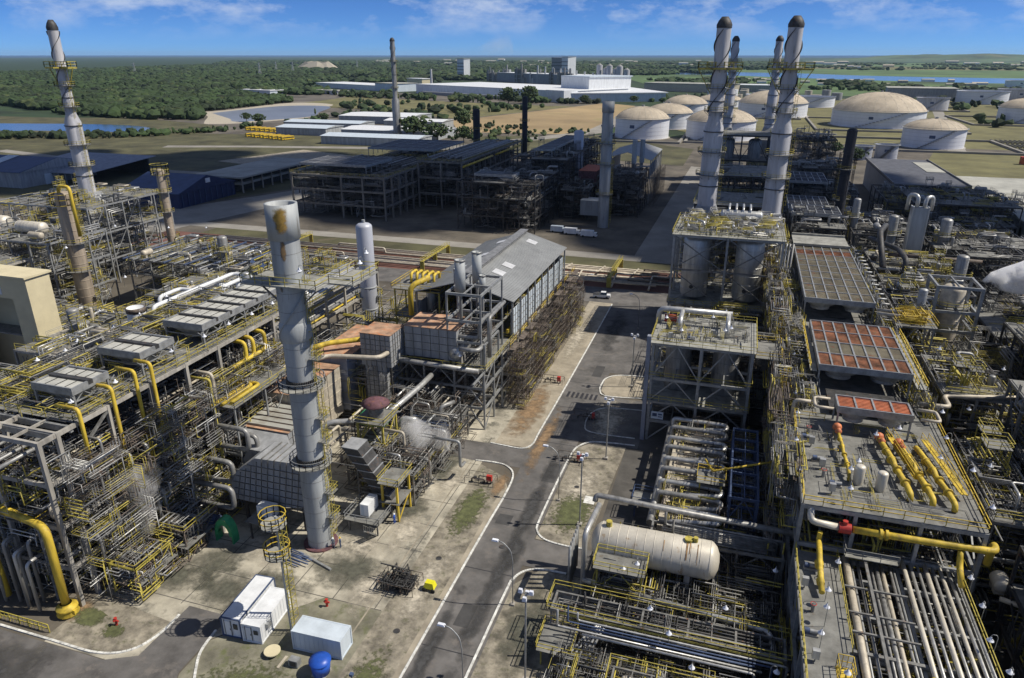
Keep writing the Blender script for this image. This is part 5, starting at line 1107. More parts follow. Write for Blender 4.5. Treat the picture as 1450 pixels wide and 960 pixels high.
t = thing('red_pump', 'red machine at the left rear corner of the nearest reactor deck', 'pump', (-9.4, 127.5, 19)); part('body', MB().cyl((-10.4, 127.5, 19.9), .5, 2.2, 12, 'x').box(-10.4, -8.2, 127, 128, 19.07, 19.5), RED, t)
# structure B: two lit reactors
SB = frame('reactor_structure', 'tall structure with two big sunlit drums in front of the twin pale chimneys', 'steel structure', [-13.4, -1, 11.4], [172, 182, 192], (3.5, 8, 25.2), (8, 25.2), (8, 25.2), STEELL, .5, .4, '', GRATEL)
mb = MB()
for a, b_ in ((-13.4, -1), (-1, 11.4)):
    for z0, z1 in ((8, 16.6), (16.6, 25)): mb.beam((a, 171.9, z0), (b_, 171.9, z1), .22); mb.beam((a, 171.9, z1), (b_, 171.9, z0), .22)
for y0_, y1_ in ((172, 182), (182, 192)):
    for z0, z1 in ((0, 8), (8, 16.6), (16.6, 25)): mb.beam((11.4, y0_, z0), (11.4, y1_, z1), .25)
mb.box(-13.4, 11.4, 171.8, 172.1, 16.4, 16.8); part('bracing', mb, STEEL, SB)
for x in (11.9, 12.6, 13.3): pipe([(x, 172.6, 1), (x+.2, 172.6, 24.6)], .24, SILVD if x > 12 else STEELL, '%s riser from the left at the right corner of the sunlit drum structure' % ordn(int((x-11.9)/.69+.2)), 'risers at the right corner of the sunlit drum structure')
for i, x in enumerate((-8.1, 4.4)):
    v = vcol(x, 177.4, 9, 24.6, 3.25, ('left', 'right')[i]+' of the two big sunlit pale drums below the twin chimneys', SILV if i else SILV, name='reactor', cat='reactor', group='big sunlit drums', head=True)
    part('manhole', MB().cyl((x-.4, 174.0, 11.8), .5, .4, 12, 'y'), STEELD, v)
    part('top_nozzle', MB().cyl((x, 177, 25.3), 1.5, 1.0, 16).tube([(x+1.2, 176.5, 25.4), (x+1.2, 176.5, 27.6), (x-1.0, 178.8, 27.6), (x-1, 178.8, 25.4)], .3, 8), SILV, v)
hdrum((1.5, 186.5, 27.6), 1.3, 9, 'x', 'white horizontal drum on the rear of the sunlit drum structure', SILV, zg=25.3)
for i in range(4): pipe([(-1.6+i*1.7, 186, 25.5), (-1.6+i*1.7, 186, 29.4), (-1.6+i*1.7, 192, 29.4)], .28, SILV, '%s silver riser from the left over the white horizontal drum' % ordn(i), 'silver risers over the white horizontal drum')
clutter('on the sunlit drum deck', rg, (-13, 11, 172.5, 192, 25.4, 27.6), 260, (4, 2, 1), r1=.14, ln=4)
clutter('behind the sunlit drums', rg, (-13, 11, 182, 192, 1, 24), 420, (4, 2, 1, 3), r1=.14, ln=5)
# heaters carrying the tall chimneys
def heater(x, y, z, label, w=9, m=PLATE):
    t = thing('furnace', label, 'furnace', (x, y, 0))
    part('box', MB().box(x-w/2, x+w/2, y-w*.8, y+w*.8, 4, z-6), m, t); part('hood', MB().hexa([(x-w/2, y-w*.6, z-6), (x+w/2, y-w*.6, z-6), (x+w/2, y+w*.6, z-6), (x-w/2, y+w*.6, z-6), (x-2.6, y-2.6, z), (x+2.6, y-2.6, z), (x+2.6, y+2.6, z), (x-2.6, y+2.6, z)]), m, t)
    r = MB(); ribbed(r, x-w/2, x+w/2, y-w*.8, y+w*.8, 4, z-6, 2.2, .2); part('stiffener', r, STEEL, t)
    for a in (-.45, .45):
        for b_ in (-.7, .7): part('leg', MB().box(x+w*a-.3, x+w*a+.3, y+w*b_-.3, y+w*b_+.3, 0, 4), STEEL, t)
    part('handrail', MB().rail([(x-w/2-.8, y-w*.8-.8, z-6), (x+w/2+.8, y-w*.8-.8, z-6), (x+w/2+.8, y+w*.8+.8, z-6), (x-w/2-.8, y+w*.8+.8, z-6)], sp=2, closed=True, w=.09), RAIL, t)
    return t
def twin(x, y, z, label, hl, g='tall strake-wound chimneys', m=STACKP, r1=2.6, r2=1.9, wide=5.8):
    heater(x, y, z, hl)
    t = stack(x, y, z, 74.5, 46, r1, r2, label, m, (33.2, 39.5, 50.5, 56.5, 61.8), (30, 45, 53), group=g, strake=(.05, 1.0))
    part('wide_platform', MB().box(x-wide, x+wide, y-1.6, y+1.6, 61.3, 61.75).box(x-1.6, x+1.6, y-4, y+4, 61.4, 61.74).rail([(x-wide, y-1.6, 61.75), (x+wide, y-1.6, 61.75), (x+wide, y+1.6, 61.75), (x-wide, y+1.6, 61.75)], h=1.5, closed=True, w=.16), RAIL, t)
    b = MB(); b.beam((x-wide, y, 61.6), (x-r2, y, 55), .22); b.beam((x+wide, y, 61.6), (x+r2, y, 55), .22); part('bracket', b, RAIL, t); return t
twin(-8.4, 215, 24.5, 'left one of the two nearest tall pale chimneys with black spiral bands', 'furnace box under the left nearest tall chimney')
twin(9.6, 215, 23.5, 'right one of the two nearest tall pale chimneys with black spiral bands', 'furnace box under the right nearest tall chimney')
twin(-10, 427, 28, 'left one of the two more distant thin chimneys, seen between the nearest pair', 'shaded furnace under the left distant chimney', r1=2.6, r2=1.9, wide=4)
twin(12, 427, 28.5, 'right one of the two more distant thin chimneys, seen between the nearest pair', 'shaded furnace under the right distant chimney', r1=2.6, r2=1.9, wide=4)
frame('reactor_structure', 'dark braced structure below the two distant thin chimneys', 'steel structure', [-13, -1, 12], [384, 396, 408], (7, 16, 28), (7, 16, 28), (28,), STEELD, .7, .5, 'fs')
vcol(-7.5, 392, 8, 26, 3.2, 'left shaded drum inside the structure below the distant chimneys', SILVD, name='reactor', cat='reactor'); vcol(5.5, 392, 8, 26, 3.2, 'right shaded drum inside the structure below the distant chimneys', SILVD, name='reactor', cat='reactor')
frame('steel_structure', 'dark open steel structure right behind the nearest tall chimneys', 'steel structure', [-13, -4, 5, 13], [240, 252, 264], (6, 12, 20), (12, 20), (20,), STEELD, .5, .4, 'fs')
frame('steel_structure', 'dark open steel structure two rows behind the nearest tall chimneys', 'steel structure', [-13, -4, 5, 13], [290, 305, 320], (6, 13, 22), (13, 22), (22,), STEELD, .5, .4, 'fs')
clutter('between the chimney pairs', rg, (-13, 13, 240, 264, 1, 21), 260, (0, 1, 5), r1=.2, ln=7)
clutter('between the chimney pairs', rg, (-13, 13, 290, 320, 1, 23), 260, (0, 1, 5), r1=.2, ln=7)
# exchanger bank with U loops
hb = thing('heat_exchanger', 'brown exchanger casing under the U-shaped pipes right of the gravel island', 'heat exchanger', (-1.5, 99, 0)); part('casing', MB().box(-5.6, 2.2, 84.5, 114, 2.2, 4.6), BEIGE, hb)
for y in frange(86, 112, 5.2): part('leg', MB().box(-5.2, -4.7, y-.3, y+.3, 0, 2.2).box(1.4, 1.9, y-.3, y+.3, 0, 2.2), CONCF, hb)
for i in range(9):
    y = 113.4-i*3.4; mm = SILVD if i % 2 else SILV
    pipe([(-6.3, y, 1.0), (-6.3, y, 5.2), (-6.3, y+.3, 6.2+.2*(i % 2)), (2.6, y+.3, 6.2+.2*(i % 2)), (2.6, y-1.5, 6.2), (-4.2, y-1.5, 5.3), (-4.2, y-1.5, 3.4)], .38, mm, '%s U-shaped pipe from the far end of the exchanger bank' % ordn(i), 'U-shaped pipes of the exchanger bank', 10)
pipe([(-6.6, 115, 4.7), (-6.6, 84.5, 4.7)], .5, SILVD, 'long header pipe along the road side of the exchanger bank', None, 12)
t = frame('blue_tower', 'dark blue ladder tower beside the U-shaped pipes', 'steel tower', [3.6, 7.2], [87, 90.3, 93.6, 97, 100.3, 103.6, 107], (3, 6, 9.5), (), (), STEELB, .3, .24, 'fs', railm=STEELB)
t = frame('blue_stand', 'small blue railed stand at the road side of the U-shaped pipes', 'platform', [-9.6, -7.4], [92, 94.4], (2.6,), (2.6,), (2.6,), STEELB, .18, .16, '', railm=STEELB)
t = frame('yellow_platform', 'small yellow basket platform above the U-shaped pipes', 'platform', [-.6, 2.4], [92.6, 95], (7.6,), (7.6,), (7.6,), RAIL, .2, .16, '', railm=YEL)
pipe([(-.2, 97.6, 8.4), (1, 94.2, 8.6), (11.2, 95, 12)], .16, YEL, 'thin yellow pipe bridging from the yellow basket to the pump rack', None, 7)
# big drum
BD = hdrum((-5.1, 76.3, 6.6), 2.4, 13.6, 'x', 'big pale insulated horizontal drum with rust streaks, lowest right of the road', DRUMW, zg=0)
part('top_nozzle', MB().cyl((-1, 76.3, 8.9), .55, .4, 14).cyl((-.2, 76.3, 8.9), .3, .7, 10).cyl((-11, 76.3, 8.9), .4, .8, 10), RAIL, BD)
mb = MB()
for xx, w_, t0, t1 in ((-1.1, .13, .0, 1.15), (-.75, .07, .1, .8), (.2, .05, .2, 1.3), (-3.9, .05, .3, .9)):
    for k in range(8):
        b0, b1 = t0+(t1-t0)*k/8, t0+(t1-t0)*(k+1)/8; f = lambda s, b_: (xx+s, 76.3-2.44*math.sin(b_), 6.6+2.44*math.cos(b_)); ww = w_*(1-.5*k/8); mb.quad(f(-ww, b0), f(ww, b0), f(ww, b1), f(-ww, b1))
part('rust_streak', mb, mat('rust_stain_paint', (.33, .20, .09), .8, 0, .4, 1.2), BD)
pipe([(-13.5, 79.3, 10.2), (-13.4, 79.6, 11), (15, 80.6, 9.6)], .36, SILVD, 'long grey pipe running behind the big pale drum to the pump rack', None, 10)
pipe([(-13.2, 71.6, .5), (-13.2, 71.6, 10.6), (-12.6, 77.5, 11.1)], .34, SILV, 'tall silver pipe standing at the left end of the big pale drum', None, 10)
pipe([(-13.2, 71.4, 3.8), (9, 69.2, 3.8), (9.4, 66.4, 3.8), (9.4, 66.4, 2)], .34, SILV, 'silver pipe running along the ground in front of the big pale drum', None, 10)
for i in range(6): pipe([(-15.4, 73.5+i*.9, .3), (-15.4, 73.5+i*.9, 6.8)], .2, SILVD if i % 2 else STEELL, '%s slender standpipe of the cluster at the kerb left of the big pale drum' % ordn(i), 'standpipe cluster at the kerb left of the big pale drum')
t = frame('drum_platform', 'yellow railed platform clinging to the near side of the big pale drum', 'platform', [-11.4, -6], [71, 73.4], (3.4, 6.6), (3.4, 6.6), (3.4, 6.6), RAIL, .2, .18, 'f')
mb = MB(); tangle(mb, rg, -11.4, -6, 70.8, 73.4, .2, 6.5, 60, .05, .13, 3); part('small_piping', mb, STEEL, t)
# low racks and skids around the drum
LX = frame('low_rack', 'low rack with yellow rails running from the kerb to the pump rack below the big drum', 'pipe rack', frange(-15.5, 10.5, 5.2), [64.6, 67.6], (4.6,), (), (4.6,), STEEL, .26, .22, 's', STEELD)
rack_pipes(rg, 5, 'x', -15, 11, 64.8, 67.4, 4.3, 'the railed low rack below the big drum', 'pipes inside the railed low rack below the big drum', (STEELD, STEEL, SILVD), (.1, .2))
clutter('in the railed low rack', rg, (-15, 10.5, 64.6, 67.6, .3, 4.8), 200, (0, 1, 5, 5), r0=.03, r1=.1, ln=4)
rack_pipes(rg, 6, 'x', -15, 11, 61.2, 64.2, 4.6, 'the low rack below the big drum', 'pipes beside the low rack below the big drum', (SILV, STEELB, SILVD, RAIL), (.1, .2))
frame('low_rack', 'steel rack with dull pipes between the big drum and the U-shaped pipes', 'pipe rack', frange(-6, 10.5, 5.5), [79.5, 82.8], (3.6, 6.4), (), (), STEEL, .28, .24, 'f')
rack_pipes(rg, 8, 'x', -5.5, 11, 79.5, 83, 6.5, 'the rack between the big drum and the U pipes', 'pipes between the big drum and the U pipes', (SILVD, STEEL, SILVD), (.1, .26))
rack_pipes(rg, 8, 'y', 84, 113, 4, 10.8, 3.2, 'the floor between the blue tower and the pump rack', 'floor pipes between the blue tower and the pump rack', (STEEL, SILVD, STEELD), (.12, .3))
rack_pipes(rg, 7, 'x', 3.5, 11, 66, 76, 2.6, 'the dark yard right of the big drum', 'pipes in the dark yard right of the big drum', (STEELD, STEEL, SILVD, STEELB), (.12, .26))
frame('pipe_skid', 'steel skid with upright silver pipes at the bottom right of the road', 'skid', frange(-7, 5, 4), [51, 55, 58.6], (2.2, 4.2), (), (4.2,), STEEL, .2, .18, 's')
for i in range(16): 
    x, y = -6.6+i*.72+rg.random()*.3, rg.choice((52.2, 53.6, 55.4, 57)); h = rg.uniform(3.6, 5.4); k = rg.choice((.7, 1, 1.3))
    mm = rg.choice((SILV, SILVD, STEELL)); pipe([(x, y, .3), (x, y, h), (x+k, y, h), (x+k, y, .5)], .13, mm, '%s hairpin %s pipe from the left on the bottom skid' % (ordn(i), tone(mm)), 'hairpin pipes on the bottom skid', 7)
for i in range(5): pipe([(-13.5+i*.5, 59.5-i*.6, 1.2), (-12.2+i*.5, 60.6, 2.6), (-10.8+i*.4, 63, 3.6+.2*i), (-9.6+i*.2, 64, 4.5)], .16, SILV, '%s kinked silver pipe in the fan at the kerb corner' % ordn(i), 'fan of kinked silver pipes at the kerb corner', 7)
for i, (x, y, r, h) in enumerate(((-5.4, 58, .8, 2.6), (-2.2, 60, .55, 2.2), (-10.6, 56, .6, 1.5), (-12.5, 54.5, .7, 1.3), (3.4, 56, .6, 3))): vcol(x, y, .2, h+1, r, ('rust-topped pale pot at the left of the bottom skid', 'slim pot behind the rust-topped pot', 'small pot in the kerbside pump group', 'lowest pot at the kerbside pump group', 'pot at the right end of the bottom skid')[i], SILVD if i else BEIGE, bands=False, name='filter_pot', cat='pot')
frame('yard_platform', 'dark platform left of the low rack at the kerb corner', 'platform', [-15.6, -12.6], [60.4, 64], (2.4,), (2.4,), (2.4,), RAIL, .16, .16)
clutter('in the yard below the big drum', rg, (-14, 11, 44, 62, .2, 4.2), 1000, (0, 1, 4, 5, 0, 2), r1=.09, ln=3.5)
clutter('in the yard around the big drum', rg, (-12, 11, 66, 84, .2, 4.5), 620, (0, 5, 1, 2, 5), r1=.11, ln=5)
clutter('around the exchanger bank', rg, (-6, 11, 84, 116, .2, 6.5), 620, (0, 5, 1, 2, 3), r1=.12, ln=4)
clutter('in the nearest reactor structure', rg, (-10.5, 10, 125.5, 131, .2, 18), 420, (0, 5, 1, 3), r1=.13, ln=5)
clutter('behind the nearest reactor structure', rg, (-12, 10, 133, 170, .2, 9), 800, (0, 5, 1, 2, 5), r1=.18, ln=7)
clutter('on the nearest reactor deck', rg, (-10.5, 5, 117, 130, 19.1, 20.6), 70, (0, 1, 2), r0=.03, r1=.07, ln=3)
clutter('on the pump deck', rg, (11.8, 30, 78.4, 100, 16, 16.5), 90, (0, 1, 2), r0=.02, r1=.05, ln=4)
clutter('beside the right pump rack', rg, (31, 52, 80, 165, .3, 14), 1300, (0, 5, 1, 5, 2), r1=.16, ln=6)
clutter('inside the right pump rack', rg, (11.6, 30.2, 78, 206, .2, 15), 2000, (0, 1, 5, 2), r1=.18, ln=8)
clutter('inside the lower right rack', rg, (11.6, 30, 48, 77, .2, 9.2), 500, (0, 1, 5, 2), r1=.16, ln=6)
clutter('along the road side of the pump rack', rg, (8.6, 11.2, 80, 206, 4, 20), 700, (2, 1, 0, 3), r1=.12, ln=6)
clutter('on the right rack deck', rg, (28.4, 30.4, 104, 200, 16.1, 19), 400, (2, 1, 0), r1=.13, ln=5)
clutter('on the right rack deck', rg, (11.6, 14.4, 102, 204, 16.1, 18.8), 420, (2, 1, 0), r1=.12, ln=5)
rack_pipes(rg, 12, 'y', 82, 205, 11.8, 30, 10.7, 'the middle level of the right pump rack', 'pipes on the middle level of the right pump rack', (SILVD, STEELL, STEEL))
# ground to the right of the rack: frames, columns, towers
def sprinkle(x0, x1, y0, y1, z, seed, where, dark=False):
    q = random.Random(seed*7+1); K = ['silver loop pipe', 'small upright pot', 'small lying drum', 'yellow mini platform', 'row of valves']; cnt = {}
    area = (x1-x0)*(y1-y0); n = max(5, min(16, int(area/38)))
    P = sorted([(q.uniform(x0+1.5, x1-1.5), q.uniform(y0+1.5, y1-1.5)) for _ in range(n)], key=lambda p: p[1])
    for x, y in P:
        k = q.choice((0, 0, 0, 0, 1, 2, 3, 3, 3, 4)); cnt[k] = cnt.get(k, 0)+1; lb = '%s %s on the %s' % (ordn(cnt[k]-1), K[k], where); m_ = SILVD if dark else q.choice((SILVD, SILVD, BEIGE, SILV))
        if k == 0:
            a, b_ = q.uniform(2, 5), q.uniform(1, 2.6); r = q.uniform(.16, .34); h = z+q.uniform(.8, 2.6)
            Q = [(x, y, z-1), (x, y, h), (x+a, y, h), (x+a, y+b_, h), (x, y+b_, h), (x, y+b_, z-1)] if q.random() < .5 else [(x, y, z-2), (x, y, h), (x, y+a, h), (x+b_, y+a, h), (x+b_, y+a, z-2)]
            pipe(Q, r, m_, lb, None, 8)
        elif k == 1: vcol(x, y, z, z+q.uniform(1.6, 3.2), q.uniform(.3, .75), lb, m_, bands=False, name='pot', cat='pot')
        elif k == 2: r = q.uniform(.45, .9); hdrum((x, y, z+r+.5), r, q.uniform(2, 4), q.choice('xy'), lb, m_, zg=z)
        elif k == 3:
            w, h = q.uniform(1.4, 3), q.uniform(1.8, 4); t = thing('mini_platform', lb, 'platform', (x, y, z)); rm = STEEL if dark else RAIL
            part('floor', MB().box(x-w/2, x+w/2, y-w/2, y+w/2, z+h, z+h+.08), GRATE, t)
            for sx_ in (-.45, .45):
                for sy in (-.45, .45): part('leg', MB().box(x+w*sx_-.06, x+w*sx_+.06, y+w*sy-.06, y+w*sy+.06, z, z+h), rm, t)
            part('handrail', MB().rail([(x-w/2, y-w/2, z+h), (x+w/2, y-w/2, z+h), (x+w/2, y+w/2, z+h), (x-w/2, y+w/2, z+h)], closed=True, w=.07, sp=1.2).ladder((x+w/2+.1, y, z), h+.6, (1, 0), False), rm, t)
        else:
            t = thing('valve_row', lb, 'valves', (x, y, z)); mb = MB()
            for i in range(5): mb.cyl((x+i*.6, y, z), .13, .9, 8).lathe((x+i*.6, y, z+1), [(.22, 0), (.25, .04), (.2, .05)], 10)
            part('body', mb, m_, t); part('header', MB().tube([(x-.6, y, z+.4), (x+3.2, y, z+.4)], .14, 7), m_, t)
def module(x0, x1, y0, y1, zs, label, m=STEEL, n=300, deck=True, seed=0, br='s', key=None, st=6, cset=(0, 1, 5, 2), rails=True, r1=.16, dp=.3):
    q = random.Random(seed); xs, ys = frange(x0, x1, st), frange(y0, y1, st)
    t = frame('process_structure', label, 'steel structure', xs, ys, zs, (), (), m, .34, .28, br)
    for z in zs[-2:]:
        for a, b_ in zip(xs, xs[1:]):
            for c_, d_ in zip(ys, ys[1:]):
                if q.random() < dp:
                    part('deck', MB().box(a+.1, b_-.1, c_+.1, d_-.1, z+.01, z+.07), GRATE, t)
                    if rails and q.random() < .8: part('handrail', MB().rail([(a+.1, c_+.1, z+.07), (b_-.1, c_+.1, z+.07), (b_-.1, d_-.1, z+.07)], w=.065), RAIL if m is not STEELD else STEEL, t)
    k_ = key or 'inside the process structures'
    clutter(k_, q, (x0, x1, y0, y1, .3, zs[-1]+1.2), int(n*1.5), cset, r1=r1, ln=6)
    WGT[0] = .15; rack_pipes(q, max(4, int((x1-x0)/2.2)), 'y', y0, y1, x0+.4, x1-.4, zs[-2]+.02, label, 'pipes of the '+label, (STEEL, SILVD, STEELL) if m is not STEELD else (STEELD, STEEL), (.12, .3)); WGT[0] = 1.0
    sprinkle(x0, x1, y0, y1, zs[-1], seed, label, m is STEELD); return t
module(33, 39, 84, 104, (5, 10, 14), 'steel structure with stacked floors just right of the pump deck', seed=21, n=420, key='right of the pump deck')
module(41, 50, 80, 112, (7, 14, 21), 'yellow railed tower structure at the right picture edge beside the pump deck', STEEL, seed=22, n=500, key='right of the pump deck')
module(33, 42, 112, 128, (6, 12, 17.5), 'yellow railed bridge platform linking the right rack to the edge structure', STEEL, seed=23, n=420, key='right of the middle cooler')
module(34, 48, 54, 78, (5, 10, 15), 'dark structure with pale bent pipes at the bottom right corner', STEELD, seed=24, n=420, key='at the bottom right corner')
module(33, 50, 165, 200, (6, 12, 18), 'cluttered structure with thick pipes right of the longest cooler', STEEL, seed=25, n=560, key='right of the longest cooler')
module(54, 75, 110, 150, (5, 10), 'low dark structure behind the right edge tower', STEELD, seed=26, n=500, key='at the far right edge')
module(56, 80, 155, 195, (5, 9), 'low dark structure in front of the big steam plume', STEELD, seed=27, n=500, key='at the far right edge')
YB = frame('yellow_tower', 'tall yellow railed frame at the right edge of the picture', 'steel tower', [44, 51], [106, 113], (7, 13, 20), (13, 20), (13, 20), YEL, .4, .35, 'fs', railm=YEL)
t = thing('pump_unit', 'bright green pump unit on the tall yellow frame at the right edge', 'pump', (46, 110, 20)); part('body', MB().cyl((45.6, 110, 21), .55, 2.2, 12, 'x'), GREEN, t); part('base', MB().box(45.4, 48, 109.4, 110.6, 20.07, 20.5), GREEN, t)
CT = frame('column_tower', 'tall grey portal frame around a dull column right of the middle cooler', 'steel tower', [39.6, 47.4], [153, 161], (6, 10, 14, 18, 23), (10,), (14,), STEELL, .55, .36, '', GRATE)
vcol(43.5, 157, .5, 22.4, 2.2, 'dull brown column standing inside the grey portal frame', BEIGE, (10, 18), cat='column')
vcol(37, 119, .5, 16.5, 1.9, 'brown upright vessel below the yellow bridge platform', BEIGE, (12,), cat='vessel')
module(50, 60, 84, 120, (7, 14, 21), 'tall dark structure at the right edge behind the yellow tower', STEEL, 600, seed=63, key='right of the pump deck', st=5)
module(52, 66, 120, 152, (6, 12, 17), 'dark structure in the right corner behind the portal frame', STEELD, 500, seed=64, key='right of the pump deck', st=6)
module(31.5, 38, 146, 166, (7, 13, 19), 'packed pipe structure between the longest cooler and the portal frame', STEEL, 500, seed=65, key='right of the longest cooler', st=5)
for i, (x, y, h, r, m_) in enumerate(((52, 128, 24, 1.3, SILVD), (56, 140, 22, 1.6, BEIGE), (36.5, 150, 23, .8, STEELL), (48, 172, 25, 1.2, SILVD), (54, 96, 25, 1.5, SILVD), (58, 108, 26, 1.1, SILVD), (40, 208, 26, 1.2, SILVD), (60, 164, 14, .8, SILVD), (33, 225, 27, 1.0, SILVD), (55, 218, 24, 1.4, SILVD))): vcol(x, y, 1, h, r, '%s slim column from the near end in the packed area right of the coolers' % ordn((3, 4, 5, 6, 0, 1, 8, 7, 9, 2)[i] if i != 9 else 2), m_, (h*.5, h*.8), cat='column', group='slim columns right of the coolers')
gd = thing('flue_duct', 'flat grey upright duct with two hooked pipes behind the steam plume', 'duct', (45, 205, 0)); part('casing', MB().box(43, 46.6, 203, 205.4, 2, 29), STACK, gd); part('hook_pipe', MB().tube([(43.8, 203.6, 28), (43.8, 203.6, 32), (42, 205.5, 32), (42, 205.5, 28)], .5, 10).tube([(45.6, 203.6, 28), (45.6, 203.6, 31.6), (47.6, 205.5, 31.6), (47.6, 205.5, 28)], .5, 10), SILV, gd)
part('edge_rib', MB().box(42.8, 43.1, 202.8, 205.6, 2, 29.2).box(46.5, 46.8, 202.8, 205.6, 2, 29.2), SILV, gd)
for i, P in enumerate((
    ([(34, 178, 19), (34, 190, 25), (37, 200, 25), (37, 202, 18)], .7, 'thick dark overhead pipe arching right of the longest cooler'),
    ([(33, 196, 22), (38, 186, 22), (38, 176, 22), (38, 176, 14)], .6, 'second thick dark pipe crossing over the cluttered structure'),
    ([(36, 186, 20.6), (56, 186.5, 20.2)], .45, 'brown horizontal pipe reaching right towards the steam plume'),
    ([(33, 170, 19), (41, 170, 19), (41, 178, 19), (33, 178, 19)], .35, 'square grey pipe loop on the cluttered structure'),
    ([(58, 70, 6), (48, 72, 8.4), (33, 77, 8.4)], .3, 'long pale leaning pipe at the bottom right corner'),
    ([(42, 84, 18.6), (42, 110, 18.6), (46, 110, 18.6)], .4, 'dull pipe running along the top of the right edge tower structure'),
    ([(29, 108, 17.2), (33, 108, 17.2), (33, 112, 17.2), (44, 112, 18.4)], .35, 'beige pipe bending from the right rack to the bridge platform'),
)): pipe(P[0], P[1], (STEELD if 'dark' in P[2] else BROWNST if 'brown' in P[2] else DRUMW if 'pale' in P[2] else BEIGE if 'beige' in P[2] else SILVD), P[2], None, 10)
hdrum((33.6, 79.4, 9), .9, 1.6, 'y', 'small pale drum end beside the yellow header at the right', DRUMW, zg=7.8)
# shaded modules beyond
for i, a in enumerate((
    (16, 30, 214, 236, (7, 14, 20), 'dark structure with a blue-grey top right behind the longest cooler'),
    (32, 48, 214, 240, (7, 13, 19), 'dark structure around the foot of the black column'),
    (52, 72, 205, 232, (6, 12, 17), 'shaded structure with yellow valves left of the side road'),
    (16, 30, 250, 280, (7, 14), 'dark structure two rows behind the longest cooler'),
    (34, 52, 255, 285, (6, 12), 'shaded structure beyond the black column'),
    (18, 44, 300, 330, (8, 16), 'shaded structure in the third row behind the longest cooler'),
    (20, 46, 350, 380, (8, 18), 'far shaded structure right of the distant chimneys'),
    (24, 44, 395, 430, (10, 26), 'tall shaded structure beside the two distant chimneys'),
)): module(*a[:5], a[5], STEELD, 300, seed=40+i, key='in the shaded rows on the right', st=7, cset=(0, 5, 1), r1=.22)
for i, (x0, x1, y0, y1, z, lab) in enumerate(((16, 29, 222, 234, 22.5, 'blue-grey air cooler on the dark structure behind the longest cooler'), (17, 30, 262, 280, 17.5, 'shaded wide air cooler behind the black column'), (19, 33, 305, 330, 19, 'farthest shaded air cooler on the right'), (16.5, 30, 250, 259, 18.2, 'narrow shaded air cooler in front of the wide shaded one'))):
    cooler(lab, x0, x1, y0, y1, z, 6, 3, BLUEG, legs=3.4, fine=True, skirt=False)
bc = vcol(33.2, 262, 0, 43, 1.6, 'blackened scaffolded column behind the longest cooler', BLK, (20, 30), cat='column'); part('scaffold_cage', MB().rail([(30.8, 259.6, 22), (35.6, 259.6, 22), (35.6, 264.4, 22), (30.8, 264.4, 22)], h=13, sp=1.6, closed=True, w=.12, mid=9), BLK, bc)
module(54, 98, 298, 338, (7, 14), 'wide dark structure in front of the low dark roofed building', STEELD, 700, seed=61, key='in the shaded rows on the right', st=9)
module(62, 84, 236, 280, (6, 13), 'dark structure between the side roads on the right', STEELD, 420, seed=62, key='in the shaded rows on the right', st=7)
module(88, 112, 330, 352, (5, 9), 'structure with a dark flat roof beyond the side road', STEELD, 120, seed=60, key='in the shaded rows on the right', st=8)
db = pbox('flat_roof_building', 'low dark sheet-roofed building beyond the shaded structures on the right', 'building', PLATE, (64, 92, 345, 430, 0, 13)); part('roof', MB().box(63, 93, 344, 431, 13.002, 13.6), BLUEG, db); part('skylight_strip', MB().box(84, 92, 385, 420, 13.605, 13.8), FLAT, db); part('parapet', MB().box(63, 63.4, 344, 431, 13.6, 14.3).box(92.6, 93, 344, 431, 13.6, 14.3), STEEL, db)
fb_ = thing('flat_roof_building', 'long building with a pale flat roof and dark wall at the right edge', 'building', (125, 380, 0)); part('wall', MB().box(101.5, 150, 300, 412, 0, 8), PLATE, fb_); part('roof', MB().box(100.5, 151, 299, 413, 8.002, 8.7), FLAT, fb_)
wn = MB()
for k in frange(304, 408, 5): wn.box(101.36, 101.497, k, k+2.6, 2, 6)
part('window_row', wn, GLASS, fb_)
# ------------------------------------------------------------------ background: second unit, tanks, sheds, works, woods
rg = random.Random(77)
# pipeway across the plant
PL = random.Random(9)
for i in range(13):
    y = 206+i*1.5; r = PL.choice((.2, .25, .3, .35)); xa, xb = PL.uniform(-205, -180), PL.uniform(-22, -15); k = PL.uniform(-140, -70); z = .5+PL.choice((0, 0, .8)); mm = PL.choice((BEIGE, SILVD, BROWNST, SILVD, BEIGE))
    if i % 3 == 1: pts = [(xa, y, z), (k, y, z), (k, y, z+1.6), (k+9, y, z+1.6), (k+9, y, z), (xb, y, z)]
    elif i % 3 == 2: pts = [(xa, y, z), (xb-8, y, z), (xb-8, y-1.4, z+1.2), (xb, y-1.4, z+1.2)]
    else: pts = [(xa, y, z), (xb, y, z)]
    pipe(pts, r, mm, '%s pipe, %s from the near side in the ground pipeway across the plant' % (tone(mm), ordn(i)), 'pipes in the ground pipeway', 8)
for i in range(5):
    x = -66+i*11; pipe([(x, 203.6, .6), (x, 212, 2.4), (x+5, 212, 2.4), (x+5, 225, .6)], .3, BEIGE, '%s pale loop crossing the ground pipeway from the left' % ordn(i), 'pale loops crossing the ground pipeway', 8)
for i, x in enumerate((-150, -95, -34)):
    mb = MB(); mb.box(x-.5, x+.5, 204, 227, 3.0, 3.1); mb.rail([(x-.5, 204, 3.1), (x-.5, 227, 3.1)], w=.07); mb.rail([(x+.5, 204, 3.1), (x+.5, 227, 3.1)], w=.07)
    for y in (204.5, 215, 226.5): mb.box(x-.7, x+.7, y-.15, y+.15, 0, 3.0)
    solo('footbridge', mb, RAIL, '%s small footbridge from the left over the ground pipeway' % ordn(i), 'footbridge', 'footbridges over the ground pipeway')
